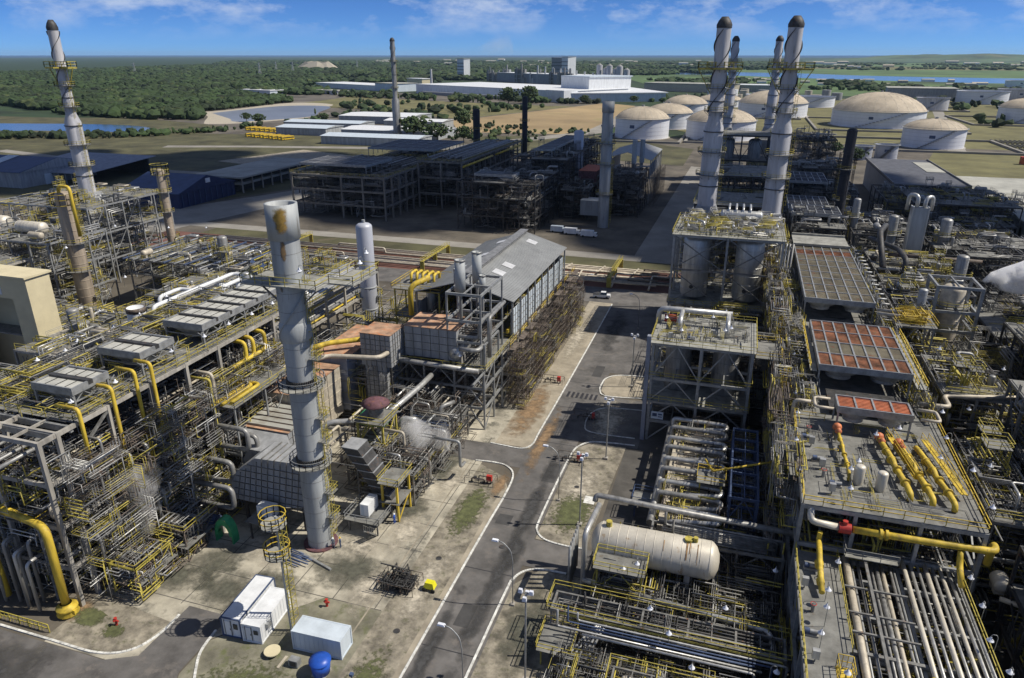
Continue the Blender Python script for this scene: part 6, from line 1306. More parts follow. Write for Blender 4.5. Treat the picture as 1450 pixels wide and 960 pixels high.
# further racks on the left
def lmod(*a, **k): return module(*a, **k)
rk2 = frame('pipe_rack', 'pale pipe rack running away behind the wide chimney towards the blue-grey vessel', 'pipe rack', [-91.5, -84], frange(106, 154, 8), (6, 11, 16), (), (16,), CONCF, .45, .35, '')
rack_pipes(rg, 9, 'y', 106, 154, -91.5, -84, 16.1, 'the top of the pale rack behind the wide chimney', 'pipes on the pale rack behind the wide chimney', (SILV, STEELL, SILV), (.2, .36)); rack_pipes(rg, 7, 'y', 106, 154, -91, -84, 11.1, 'the middle of the pale rack behind the wide chimney', 'pipes on the middle level of the pale rack', (SILVD, STEELL, YEL), (.2, .34))
for i, a in enumerate((
    (-118, -94, 60, 78, (5, 10, 15), 'concrete structure left of the middle air cooler', CONCF),
    (-118, -95, 84, 104, (6, 12, 17), 'cluttered structure between the cream building and the longest left cooler', CONCF),
    (-128, -98, 108, 124, (4, 7, 10), 'yellow railed structure in front of the banded column', STEELL),
    (-132, -102, 128, 150, (6, 12), 'low structure full of silver pipes right of the banded column', STEELL),
    (-190, -166, 104, 128, (6, 12, 18), 'structure at the left edge behind the cream building', CONCF),
    (-196, -164, 132, 150, (7, 14, 21), 'tall structure at the left edge beyond the cream building', STEELL),
    (-158, -122, 150, 172, (5, 9, 13), 'blue-grey beamed rack between the banded and thin columns', STEELL),
    (-215, -178, 158, 190, (8, 16, 24), 'structure carrying the foot of the tall leaning-looking left chimney', STEELL),
    (-132, -100, 153, 172, (5, 9, 12), 'yellow railed structure beyond the silver pipe structure', STEELL),
    (-160, -135, 108, 126, (4, 8), 'lattice structure between the cream building and banded column', STEELL),
    (-150, -118, 62, 92, (5, 9), 'low structure in front of the cream building', STEELL),
    (-250, -205, 120, 150, (6, 12, 18), 'outermost cluttered structure on the left edge', STEELL),
)): lmod(*a[:5], a[5], a[6], 480, seed=80+i, key='in the left structures', st=7, cset=(0, 1, 4, 2), r1=.17)
for i in range(11):
    x = -158+i*3.4; pipe([(x, 148, 13.4), (x, 174, 13.4)], .28, STEELL if i % 2 else STEELB, '%s blue-grey pipe from the left on the beamed rack beyond the banded column' % ordn(i), 'blue-grey pipes on the beamed rack', 7)
for i, (x, y0_, y1_, z, w_) in enumerate(((-106, 104, 128, 19.5, 5), (-100.5, 102, 127, 20, 0), (-112, 112, 118, 18.4, 4), (-108, 119, 124, 18, 4), (-104, 106, 112, 17.6, 4))):
    P = [(x, y0_, z-5), (x, y0_, z), (x, y1_, z), (x+w_, y1_, z), (x+w_, y1_-5, z), (x+w_, y1_-5, z-4)] if w_ else [(x, y0_, z-5), (x, y0_, z), (x, y1_, z), (x, y1_, z-5)]
    pipe(P, .42, WHITE, '%s white loop pipe from the left behind the longest left cooler' % ordn((2, 4, 0, 1, 3)[i]), 'white loop pipes behind the longest left cooler', 10)
for i in range(5):
    y = 80+i*2.6; pipe([(-100, y, 14), (-100, y, 19.4), (-97.6, y, 19.4), (-97.6, y, 17), (-95, y, 17)], .38, SILV, '%s silver hooked pipe from the near side behind the two-bay cooler' % ordn(i), 'silver hooked pipes behind the two-bay cooler', 9)
lb2 = frame('loop_support', 'light trestle carrying the white loop pipes behind the longest left cooler', 'pipe rack', [-113, -107, -100], frange(103, 128, 6), (7, 14, 17.2), (), (), STEELL, .26, .22, 's')
BC = vcol(-155, 132, 0, 34.6, 2.0, 'thick banded column with a yellow crown platform, at the left', WARMC, (8, 15, 22, 31.4), cat='column')
part('crown_cage', MB().rail([(-155+3*math.cos(a*.52), 132+3*math.sin(a*.52), 31.5) for a in range(12)], h=2.6, sp=2, closed=True, w=.1, mid=3), YEL, BC); part('overhead_pipe', MB().tube([(-155, 131, 34), (-155, 131, 36), (-151.5, 131, 36), (-151.5, 131, 24)], .4, 10), YEL, BC)
TC_ = vcol(-168, 177.5, 0, 33, 1.25, 'thin column with a yellow round cage on top, right of the banded column', WARMC, (12, 20, 26, 31.4), cat='column'); part('crown_cage', MB().rail([(-168+2.6*math.cos(a*.52), 177.5+2.6*math.sin(a*.52), 31.4) for a in range(12)], h=3, sp=2, closed=True, w=.12, mid=3), RAIL, TC_)
vcol(-122, 100, 4, 19, 1.1, 'small banded column left of the rust-rimmed white pot', SILVD, (9, 14), cat='column')
vcol(-131, 156, 3, 20, 1.3, 'stubby column inside the low structures right of the thin column', SILVD, (10, 16), cat='column')
rp = vcol(-95.5, 90, 19.5, 25.2, 1.5, 'white pot with a rusty rim standing behind the two-bay left coolers', WHITE, bands=False, name='hopper', cat='hopper', head=False); part('rusty_rim', MB().lathe((-95.5, 90, 24.9), [(1.5, -.5), (1.56, -.5), (1.56, .35), (1.4, .35), (1.4, -.3)], 22), BROWNST, rp)
hp_ = vcol(-83.8, 104.5, 23.7, 28.4, .8, 'small white pot with a yellow frame on the far end of the left cooler deck', SILV, bands=False, name='hopper', cat='hopper')
for i, (x, y, z, r, l_) in enumerate(((-190, 126, 20, 2.0, 9), (-178, 140, 22.5, 1.6, 8), (-205, 150, 20, 2.2, 10))): hdrum((x, y, z), r, l_, 'x', ('pale drum on the structure at the left edge', 'smaller drum on the taller left edge structure', 'beige drum on the outermost left structure')[i], DRUMW, zg=z-r-1.5)
cb_ = thing('cream_building', 'cream clad building with an opening at the left picture edge', 'building', (-146, 102, 0))
part('wall', MB().box(-166, -132, 99.6, 100, 19.5, 24).box(-136.5, -132, 99.6, 100, 0, 19.5).box(-166, -150, 99.6, 100, 0, 19.5).box(-132.4, -132, 100, 105, 0, 24).box(-166, -132.4, 104.6, 105, 0, 24).box(-166, -165.6, 100, 104.6, 0, 24), CREAM, cb_)
part('roof', MB().box(-166.4, -131.6, 99.2, 105.4, 24.002, 24.4), CREAM, cb_); part('window', MB().box(-148, -139, 99.5, 99.597, 20.2, 22.8), WHITE, cb_); part('floor', MB().box(-149.9, -136.6, 100.5, 104.4, 11, 11.3), STEEL, cb_)
tw = twin(-195, 175, 25, 'tall isolated pale chimney at the left with yellow cage platforms', 'furnace under the tall isolated left chimney', wide=4.4, r1=2.3, r2=1.45)
for i, (x, y) in enumerate(((-157.8, 194.3),)): 
    t = thing('canopy_tent', 'small white and blue peaked tent on the pipeyard road', 'tent', (x, y, 0)); part('canopy', MB().lathe((x, y, 0), [(2.9, 2.6), (1.4, 3.4), (.02, 4.2)], 4, smooth=False), WHITE, t); part('side', MB().box(x-1.9, x+1.9, y-1.9, y+1.9, .05, 2.6), STEELB, t)
# second unit in the cloud shadow (same plan, 212 m further)
O2 = 212
s2 = stack(-51, 284.5, 0, 49, 27, 2.15, 2.15, 'wide grey chimney of the shaded second unit beyond the pipeway', STACK, (13.4, 25, 33), (), cap=False, strake=(.02, .62), strm=STACK, n=24)
part('top_rim', MB().lathe((-51, 284.5, 48.4), [(2.14, -3.9), (2.35, -3.85), (2.35, .35), (2.0, .3), (1.95, -4)], 28), STACK, s2)
v2 = vcol(-75.3, 345, 1, 32, 2.3, 'pale domed vessel of the shaded second unit', VESS, (14,), bands=False, name='tall_vessel', cat='vessel')
sh2 = thing('compressor_shed', 'shaded second machinery shed with a grey pitched roof beyond the pipeway', 'shed', (-50, 360, 0)); x0, x1, y0, y1, ze, zr = -62, -39.6, 339, 384, 20, 23.3; xm = (x0+x1)/2
rf = MB()
for a, b_ in ((x0, xm), (xm, x1)):
    za, zb = (ze, zr) if a == x0 else (zr, ze)
    rf.hexa([(a, y0, za-.15), (b_, y0, zb-.15), (b_, y1, zb-.15), (a, y1, za-.15), (a, y0, za), (b_, y0, zb), (b_, y1, zb), (a, y1, za)])
part('roof', rf, ROOFG, sh2); part('rear_cladding', MB().box(x0+.8, x0+.9, y0+1, y1, 5, 17.6).box(x1-.9, x1-.8, y0+1, y1, 12, 17.6), PLATE, sh2)
for y in frange(y0+.5, y1-.5, 6.3):
    for x in (x0+.6, x1-.4): part('column', MB().box(x-.2, x+.2, y-.2, y+.2, 0, ze-.17), STEELL, sh2)
for i, (x, y) in enumerate(((-45.9, 327), (-43, 331))):
    t = thing('vent_silencer', ('left', 'right')[i]+' blue-grey silencer of the shaded second unit', 'silencer', (x, y, 12)); part('body', MB().cyl((x, y, 20), 1.1, 10, 16), STACK, t); part('pedestal', MB().cyl((x, y, 0), .7, 20, 10), STEEL, t)
hdrum((-45.5, 325, 14.6), 1.3, 4, 'y', 'pale drum end on the deck of the shaded second unit', SILV, zg=12.2)
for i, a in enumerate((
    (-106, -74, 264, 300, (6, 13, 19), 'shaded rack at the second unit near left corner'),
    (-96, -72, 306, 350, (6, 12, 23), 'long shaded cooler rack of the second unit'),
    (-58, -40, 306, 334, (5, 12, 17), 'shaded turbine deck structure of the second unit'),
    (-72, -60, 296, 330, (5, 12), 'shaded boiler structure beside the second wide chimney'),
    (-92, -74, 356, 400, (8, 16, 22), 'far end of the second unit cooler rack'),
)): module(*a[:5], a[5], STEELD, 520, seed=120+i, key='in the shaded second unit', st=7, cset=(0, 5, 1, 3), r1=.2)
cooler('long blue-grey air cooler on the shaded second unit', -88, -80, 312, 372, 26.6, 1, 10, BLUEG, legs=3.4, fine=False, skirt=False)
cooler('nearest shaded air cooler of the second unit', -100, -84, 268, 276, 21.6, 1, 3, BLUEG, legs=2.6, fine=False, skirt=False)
ductbox(-69, -61, 318, 338, 8, 17, 'brick-red boiler casing in the shaded second unit', PURP, BRICK, 3, 'boiler_casing', False)
ductbox(-62, -54, 291, 299, 3, 9, 'grey hooded duct box left of the second wide chimney', STACK, STACK, 2, 'exhaust_duct', False)
pbox('scaffold_wall', 'brown scaffold along the shaded second shed', 'scaffold', BROWNST, *[(-38.6+(i % 2)*1.6, -38.5+(i % 2)*1.6, 333+i*1.2, 333.1+i*1.2, 0, 13) for i in range(40)], *[(-38.6, -36.9, 333+i*2.4, 333.1+i*2.4, z, z+.1) for i in range(20) for z in (2, 5, 8, 11)])
for i, (x, y, m_, lab) in enumerate(((-60, 268, WHITE, 'white van parked before the second wide chimney'), (-66, 270, WHITEB, 'pale blue container truck parked beside the white van'), (-53, 266, WHITE, 'white box truck right of the parked van'))):
    t = thing('parked_van', lab, 'van', (x, y, 0)); part('body', MB().box(x-3, x+2, y-1.1, y+1.1, .5, 2.6, .1, .1), m_, t); part('cab', MB().box(x+2, x+3.3, y-1, y+1, .5, 1.9, .15, .1), m_, t); part('windscreen', MB().box(x+3.18, x+3.28, y-.8, y+.8, 1.25, 1.75), GLASS, t)
    for dx in (-2, 2.2):
        for dy in (-1.1, .9): part('wheel', MB().cyl((x+dx, y+dy, .4), .4, .2, 12, 'y'), RUBBER, t)
# long shaded rack blocks further left (px 415-630)
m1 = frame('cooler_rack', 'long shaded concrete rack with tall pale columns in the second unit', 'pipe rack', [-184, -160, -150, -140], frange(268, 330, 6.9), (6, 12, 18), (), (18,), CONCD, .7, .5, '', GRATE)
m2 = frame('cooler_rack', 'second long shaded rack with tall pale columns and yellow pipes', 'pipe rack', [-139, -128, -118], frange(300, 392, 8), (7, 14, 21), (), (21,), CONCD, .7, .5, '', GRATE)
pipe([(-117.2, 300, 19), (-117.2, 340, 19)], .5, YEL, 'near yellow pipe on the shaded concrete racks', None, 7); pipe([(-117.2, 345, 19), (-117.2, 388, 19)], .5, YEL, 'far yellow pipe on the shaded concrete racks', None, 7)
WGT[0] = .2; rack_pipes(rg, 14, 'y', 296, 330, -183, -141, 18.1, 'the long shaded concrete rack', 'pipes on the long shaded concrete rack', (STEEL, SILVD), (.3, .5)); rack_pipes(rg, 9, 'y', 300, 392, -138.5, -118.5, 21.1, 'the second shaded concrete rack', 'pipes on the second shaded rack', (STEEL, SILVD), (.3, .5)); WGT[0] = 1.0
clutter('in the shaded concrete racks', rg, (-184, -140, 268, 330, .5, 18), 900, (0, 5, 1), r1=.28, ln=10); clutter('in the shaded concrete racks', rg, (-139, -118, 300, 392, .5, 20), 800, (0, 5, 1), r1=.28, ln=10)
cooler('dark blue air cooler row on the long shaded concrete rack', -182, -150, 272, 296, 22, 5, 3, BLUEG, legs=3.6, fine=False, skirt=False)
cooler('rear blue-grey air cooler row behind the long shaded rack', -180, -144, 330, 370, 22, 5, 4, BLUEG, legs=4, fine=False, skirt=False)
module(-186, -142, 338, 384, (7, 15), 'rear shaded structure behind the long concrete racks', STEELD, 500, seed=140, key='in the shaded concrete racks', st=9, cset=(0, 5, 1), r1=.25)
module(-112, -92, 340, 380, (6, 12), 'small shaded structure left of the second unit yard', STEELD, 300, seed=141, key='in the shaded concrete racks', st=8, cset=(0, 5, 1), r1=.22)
for i, (x, y, h) in enumerate(((-146, 396, 37), (-118, 398, 44))): vcol(x, y, 0, h, 2.0-.5*i, ('thicker', 'slimmer')[i]+' black column rising behind the shaded racks', BLK, (h*.4, h*.7), cat='column')
stack(-277, 560, 0, 78, 30, 3.2, 1.9, 'distant dark chimney standing alone beyond the shaded racks', SILVD, (40, 60), (30, 50))
# warehouses left
def barn(x0, x1, y0, y1, he, hr, label, wm, rm, along='y', extra=None):
    t = thing('warehouse', label, 'warehouse', ((x0+x1)/2, (y0+y1)/2, 0)); part('wall', MB().box(x0, x1, y0, y1, 0, he), wm, t)
    if along == 'y':
        xm = (x0+x1)/2; part('roof', MB().hexa([(x0-.6, y0-.6, he+.01), (xm, y0-.6, he+.01), (xm, y1+.6, he+.01), (x0-.6, y1+.6, he+.01), (x0-.6, y0-.6, he+.2), (xm, y0-.6, hr), (xm, y1+.6, hr), (x0-.6, y1+.6, he+.2)]).hexa([(xm, y0-.6, he+.01), (x1+.6, y0-.6, he+.01), (x1+.6, y1+.6, he+.01), (xm, y1+.6, he+.01), (xm, y0-.6, hr), (x1+.6, y0-.6, he+.2), (x1+.6, y1+.6, he+.2), (xm, y1+.6, hr)]), rm, t)
        part('gable', MB().quad((x0, y0-.62, he), (x1, y0-.62, he), (xm, y0-.62, hr-.1)), wm, t)
    else:
        ym = (y0+y1)/2; part('roof', MB().hexa([(x0-.6, y0-.6, he+.01), (x1+.6, y0-.6, he+.01), (x1+.6, ym, he+.01), (x0-.6, ym, he+.01), (x0-.6, y0-.6, he+.2), (x1+.6, y0-.6, he+.2), (x1+.6, ym, hr), (x0-.6, ym, hr)]).hexa([(x0-.6, ym, he+.01), (x1+.6, ym, he+.01), (x1+.6, y1+.6, he+.01), (x0-.6, y1+.6, he+.01), (x0-.6, ym, hr), (x1+.6, ym, hr), (x1+.6, y1+.6, he+.2), (x0-.6, y1+.6, he+.2)]), rm, t)
        part('gable', MB().quad((x1+.62, y0, he), (x1+.62, y1, he), (x1+.62, ym, hr-.1)), wm, t)
    return t
BB = barn(-274, -241, 263, 302, 6.5, 12.5, 'navy blue warehouse with a bright blue roof behind the left unit', NAVY, NAVYL, 'x')
rb = MB()
for y in frange(265, 300, 4): rb.box(-240.98, -240.7, y-.2, y+.2, 0, 6.4+max(0, 6*(1-abs(y-282.5)/20)))
part('wall_rib', rb, NAVYL, BB); part('sign_panel', MB().box(-240.35, -240.1, 281, 284, 9, 11), WHITE, BB)
FR = thing('flat_roof_hall', 'long hall with a faded flat roof and open concrete bays beyond the blue warehouse', 'hall', (-258, 355, 0)); part('roof', MB().box(-267, -237.5, 304, 374, 7.4, 8.2), FLAT, FR)
for y in frange(306, 372, 8):
    part('column', MB().box(-239.6, -239, y-.3, y+.3, 0, 7.4), CONCF, FR)
part('wall', MB().box(-265, -245, 308, 372, 0, 7.4), STEELD, FR); part('upper_wall', MB().box(-244, -240, 306, 372, 3.8, 5), FLAT, FR)
B3 = barn(-500, -358, 282, 330, 8, 13, 'warehouse with white striped blue roof at the left edge', PLATE, NAVYL, 'x')
for x in (-440, -415, -392): part('roof_stripe', MB().quad((x, 281.5, 8.35), (x+8, 281.5, 8.35), (x+8, 305.6, 13.15), (x, 305.6, 13.15)), WHITEB, B3)
part('door', MB().box(-357.9, -357.3, 296, 304, 0, 5.5), WHITEB, B3)
sl_ = thing('shed_row', 'pale blue-grey open shed with a sloping roof behind the isolated chimney', 'shed', (-362, 326, 0)); part('roof', MB().hexa([(-391, 300, 5.6), (-333, 300, 5.6), (-330, 348, 9.6), (-392, 348, 9.6), (-391, 300, 5.9), (-333, 300, 5.9), (-330, 348, 9.9), (-392, 348, 9.9)]), LIGHTM, sl_)
for x in frange(-389, -335, 4.5): part('column', MB().box(x-.25, x+.25, 300.6, 301.1, 0, 5.6), STEELL, sl_)
part('back_wall', MB().box(-390, -334, 345, 346, 0, 9.2), STEELD, sl_)
# white sheds near the pond
for i, (x0, x1, y0, y1, h, rm) in enumerate(((-402, -322, 680, 735, 7, WHITE), (-420, -340, 610, 640, 6, WHITEB), (-330, -240, 560, 600, 6, WHITE), (-318, -235, 508, 535, 6, WHITEB), (-395, -345, 560, 590, 6, WHITEB), (-330, -270, 640, 668, 7, WHITE))):
    barn(x0, x1, y0, y1, h, h+1.6, ('largest white shed nearest the works', 'pale shed at the left of the white shed group', 'long white shed in the middle of the group', 'pale shed nearest the shaded racks', 'pale shed behind the parked buses', 'white shed beside the isolated dark chimney')[i], STACK, rm, 'x')
# buses
bp = None
def bus(x, y, rz, label):
    global bp
    if bp is None:
        t = thing('parked_bus', label, 'bus', (x, y, 0), 'yellow buses parked by the pond'); part('body', MB().box(x-6, x+6, y-1.25, y+1.25, .5, 3.1, .1, .1), BUSY, t); part('window_band', MB().box(x-5.6, x+5.6, y-1.28, y+1.28, 1.6, 2.4), GLASS, t)
        for dx in (-4, 3.6): part('wheel', MB().cyl((x+dx, y-1.3, .5), .5, 2.6, 12, 'y'), RUBBER, t)
        bp = t; t.rotation_euler = (0, 0, rz); return
    c = copy_tree(bp, (x, y, 0), rz, label)
for i in range(9): bus(-404+i*5.6, 538-i*1.8+(i % 2)*1.5, R(70), '%s yellow bus from the left in the front row by the pond' % ordn(i))
for i in range(7): bus(-440+i*6.2, 586-i*1.6, R(72), '%s yellow bus from the left in the rear row by the pond' % ordn(i))
# lit works in the distance
wk = thing('factory_hall', 'long low white factory hall in the distance', 'factory', (-400, 1150, 0)); mb = MB().quad(); mb = MB()
def rot4(p, q, w, z0, z1):  # prism on the base line p-q, depth w away from the camera
    d = Vector((q[0]-p[0], q[1]-p[1], 0)).normalized(); n_ = Vector((-d.y, d.x, 0))*w
    a = [Vector((*p, 0)), Vector((*q, 0)), Vector((*q, 0))+n_, Vector((*p, 0))+n_]; return MB().hexa([(v.x, v.y, z0) for v in a]+[(v.x, v.y, z1) for v in a])
part('hall', rot4((-585, 1270), (-262, 1085), 150, 0, 15), WHITE, wk); part('roof', rot4((-587, 1271), (-260, 1083), 154, 15.05, 16), WHITE, wk); part('wing', rot4((-250, 1085), (-120, 1150), 190, 0, 12), WHITEB, wk); part('wing_roof', rot4((-252, 1082), (-116, 1150), 196, 12.05, 13.2), WHITE, wk)
part('dock_row', rot4((-560, 1235), (-300, 1086), 6, 0, 5), PLATE, wk)
part('front_block', rot4((-290, 1088), (-258, 1070), 30, 0, 17), WHITE, wk)
wk2 = thing('factory_block', 'tall windowless white block rising from the factory hall', 'factory', (-260, 1180, 0)); part('wall', rot4((-292, 1190), (-238, 1150), 90, 0, 33), WHITE, wk2); part('roof', rot4((-293, 1191), (-237, 1149), 92, 33.05, 34.5), WHITEB, wk2)
for i, (p, q, w, h, m_, lab) in enumerate((
    ((-900, 1440), (-700, 1330), 70, 9, WHITE, 'low white buildings at the far left of the works'), ((-700, 1330), (-640, 1300), 50, 14, WHITEB, 'pale block left of the factory hall'),
    ((-640, 1900), (-330, 1650), 60, 22, PLATE, 'long dark process building behind the factory hall'), ((-822, 2075), (-794, 2056), 22, 55, WHITE, 'concrete tower at the left of the works'),
    ((-560, 2160), (-520, 2130), 30, 58, PLATE, 'dark latticed tower of the works'), ((-522, 2128), (-500, 2112), 30, 60, WHITE, 'white tower beside the dark latticed tower'),
    ((-740, 1560), (-690, 1530), 25, 16, CREAM, 'cream block between the tower and the hall'), ((-200, 1500), (-40, 1440), 60, 14, BEIGE, 'beige building right of the silos'), ((-30, 1500), (60, 1480), 50, 12, PLATE, 'grey building behind the nearest storage tanks'),
    ((-760, 1205), (-690, 1170), 22, 6, WHITE, 'small white house near the reservoir'), ((-880, 1150), (-800, 1130), 30, 7, WHITEB, 'pale building on the reservoir shore'),
)):
    t = thing('factory_building', lab, 'building', (p[0], p[1], 0)); part('wall', rot4(p, q, w, 0, h), m_, t); part('roof', rot4((p[0]-1, p[1]-1), (q[0]+1, q[1]-1), w+2, h+.02, h+1), FLAT if i % 2 else WHITE, t)
    if h > 40:
        wb = MB()
        for k in range(5):
            z = h*(.15+.16*k); a_ = MB(); d = Vector((q[0]-p[0], q[1]-p[1], 0)).normalized(); wb.beam((p[0]-d.y*-1-.5, p[1]-1.2, z), (q[0], q[1]-1.2, z), 1.4)
        part('floor_band', wb, STEELD, t)
for i in range(16):
    x, y = -690+i*27+rg.uniform(-6, 6), 1990-i*26+rg.uniform(-30, 10); w_, h_ = rg.uniform(7, 15), rg.uniform(12, 34)
    t = thing('works_unit', '%s process unit from the left in the dark row behind the white hall' % ordn(i), 'process unit', (x, y, 0), 'process units behind the white hall'); part('frame', MB().box(x-w_, x+w_, y-8, y+8, 0, h_), (PLATE, STEEL, CONCF, PLATE)[i % 4], t)
    part('tower', MB().cyl((x+w_*.4, y-9, 0), 2.4, h_*1.4, 10).cyl((x-w_*.5, y-10, 0), 1.8, h_*1.15, 10), SILVD, t); part('floor_band', MB().box(x-w_-.5, x+w_+.5, y-8.6, y-8.1, h_*.3, h_*.36).box(x-w_-.5, x+w_+.5, y-8.6, y-8.1, h_*.6, h_*.66), STEELL, t)
for i in range(6):
    x, y = -330+i*13+(i % 2)*4, 1705-i*9; t = thing('silo', '%s grey silo from the left in the works' % ordn(i), 'silo', (x, y, 0), 'silos of the works'); part('shell', MB().cyl((x, y, 0), 7, 44-(i*7 % 13), 16), STACKP, t); part('cone', MB().cyl((x, y, 44-(i*7 % 13)), 7, 4, 16, r2=1), SILVD, t)
for i in range(9):
    x = -520+i*22; y = 1800-i*12; solo('distillation_column', MB().cyl((x, y, 0), 2.2, 25+(i*17 % 19), 10).cyl((x+6, y, 0), 3.6, 12, 12), SILV, '%s slim column from the left behind the factory hall' % ordn(i), 'column', 'slim columns of the works')
solo('chimney', MB().cyl((-640, 1467, 0), 3, 38, 14, r2=2), STACKP, 'short pale chimney left of the factory hall', 'chimney')
for i in range(22):
    x, y = -60+(i % 8)*26+rg.uniform(-8, 8), 1250+(i//8)*70+rg.uniform(-20, 20); h = rg.uniform(6, 15)
    t = thing('small_tank', '%s small tank from the left in the %s row of the far tank yard' % (ordn(i % 8), ('front', 'middle', 'rear')[i//8]), 'tank', (x, y, 0), 'small tanks of the far yard'); part('shell', MB().cyl((x, y, 0), rg.uniform(5, 10), h, 16), (SILV, TANKW, BEIGE, PLATE)[i % 4], t)
# storage tanks
def tank(x, y, D, h, dome, label, dm=DOME, wm=TANKW, mark=False):
    t = thing('storage_tank', label, 'storage tank', (x, y, 0)); r = D/2
    part('shell', MB().lathe((x, y, 0), [(r, 0), (r, h)], 48), wm, t)
    if dome > 0:
        ds_ = MB()
        for k in range(24):
            a = k*math.pi/12; pv = None
            for q_ in range(7): th = 1.2*(1-q_/7); p_ = (x+math.cos(a)*r*math.sin(th)/math.sin(1.2), y+math.sin(a)*r*math.sin(th)/math.sin(1.2), h+dome*(math.cos(th)-math.cos(1.2))/(1-math.cos(1.2))+.05); (ds_.beam(pv, p_, .35, .15) if pv else None); pv = p_
        pr = [(r*math.sin(a), h+dome*(math.cos(a)-math.cos(1.2))/(1-math.cos(1.2))) for a in [1.2*(1-k/8) for k in range(9)]]; s_ = 1/math.sin(1.2); pr = [(max(.01, p*s_), q) for p, q in pr]; dm_ = part('dome', MB().lathe((x, y, 0), pr, 48), dm, t); part('dome_seam', ds_, BEIGE, dm_); part('roof_vent', MB().cyl((x, y, h+dome), 1.2, 1.2, 10), STEELL, dm_)
    else: part('floating_roof', MB().lathe((x, y, h-3), [(r*.99, 0), (.01, 0)], 40), PLATE, t)
    rw_ = part('rim_walkway', MB().lathe((x, y, h), [(r, -.3), (r+1.1, -.3), (r+1.1, .0), (r, .0)], 48, smooth=False), STEELL, t)
    part('top_rail', MB().lathe((x, y, h+1), [(r+1.1, 0), (r+1.1, .18)], 48), STEELL, rw_)
    sb = MB(); n = 16
    for k in range(n): a0 = -2.2+k*.07; z = h*k/n; sb.box(x+math.cos(a0)*(r+.8)-1, x+math.cos(a0)*(r+.8)+1, y+math.sin(a0)*(r+.8)-1, y+math.sin(a0)*(r+.8)+1, z, z+.3)
    part('stair', sb, STEEL, t)
    mb = MB()
    for k in range(1, 5): mb.lathe((x, y, h*k/5), [(r+.0, -.08), (r+.08, 0), (r, .08)], 48)
    part('shell_seam', mb, STACKP, t)
    part('marking', MB().lathe((x, y, h*.55), [(r+.06, 0), (r+.06, h*.16)], 2, a0=-1.9, a1=-1.9+4/r), STEELB, t)
    mb = MB().lathe((x, y, .3), [(r*1.06, -.3), (r*1.06, 0), (r, 0)], 40); part('base_ring', mb, CONCF, t)
tank(124, 815, 85, 15, 16.5, 'biggest domed storage tank, right of the near chimneys')
tank(137, 632, 43, 14, 6.5, 'smaller domed tank standing in front of the biggest one')
tank(-84, 634, 45, 16, 9, 'domed tank nearest left of the distant chimneys')
tank(-72, 728, 46, 14.5, 8, 'second domed tank behind the nearest left one')
tank(-70, 900, 50, 13, 9, 'third domed tank in the left row')
tank(-38, 1065, 60, 9, 7, 'farthest domed tank in the left row')
tank(27, 912, 76, 15, 13, 'large domed tank seen between the two near chimneys')
tank(-20, 645, 56, 15, 9.5, 'domed tank partly hidden by the left near chimney')
tank(80, 1098, 62, 13, 0, 'white open-topped tank between the big domes')
tank(322, 1245, 66, 17, 0, 'white open-topped tank at the upper right')
tank(223, 1070, 37, 15, 0, 'grey open-topped tank right of the biggest dome', wm=STACKP)
tank(276, 900, 50, 15, 9, 'domed tank cut by the right picture edge')
tank(395, 1330, 62, 17, 0, 'grey tank at the upper right edge', wm=STACKP)
tank(20, 1180, 50, 11, 0, 'low white tank behind the domed tanks')
tank(560, 1900, 60, 14, 0, 'distant white tank near the river')
tank(640, 1960, 60, 14, 0, 'farther distant white tank near the river')
tank(76, 538, 13, 9, 0, 'small blue-grey tank left of the small tank pair', wm=VESS); tank(92, 545, 14, 9.5, 0, 'small blue-grey tank right of the small tank pair', wm=VESS)
lb_ = thing('tank_farm_building', 'grey ribbed long building among the distant tanks', 'building', (260, 1280, 0)); part('wall', rot4((205, 1300), (300, 1290), 60, 0, 17), PLATE, lb_); part('roof', rot4((204, 1299), (301, 1289), 62, 17.02, 18), FLAT, lb_)
rbk = thing('red_container', 'brick-red container on the bright grass at the right', 'container', (180, 545, 0)); part('body', MB().box(170, 186, 540, 544, .2, 4.5), BRICK, rbk); part('roof', MB().box(169.8, 186.2, 539.8, 544.2, 4.51, 4.8), RED, rbk)
for i in range(3): pbox('pipe_bed', '%s pipe bed from the near side in the yard right of the smaller domed tank' % ordn(i), 'pipe bed', STEELD, *[(192+k*3.4, 193+k*3.4, 610+i*30, 634+i*30, .3, .8) for k in range(12)], group='pipe beds by the smaller domed tank')
def bund(x0, x1, y0, y1):
    mb = MB(); w = 2
    mb.box(x0, x1, y0, y0+w, 0, 1.5).box(x0, x1, y1-w, y1, 0, 1.5).box(x0, x0+w, y0+w, y1-w, 0, 1.5).box(x1-w, x1, y0+w, y1-w, 0, 1.5); o = link('earth_bund', mb, ROADC); o['kind'] = 'structure'
for a in ((-110, -48, 590, 780), (-46, 15, 600, 700), (60, 190, 590, 680), (62, 190, 740, 890), (-30, 56, 860, 970), (215, 330, 840, 960), (190, 260, 1040, 1110)): bund(*a)
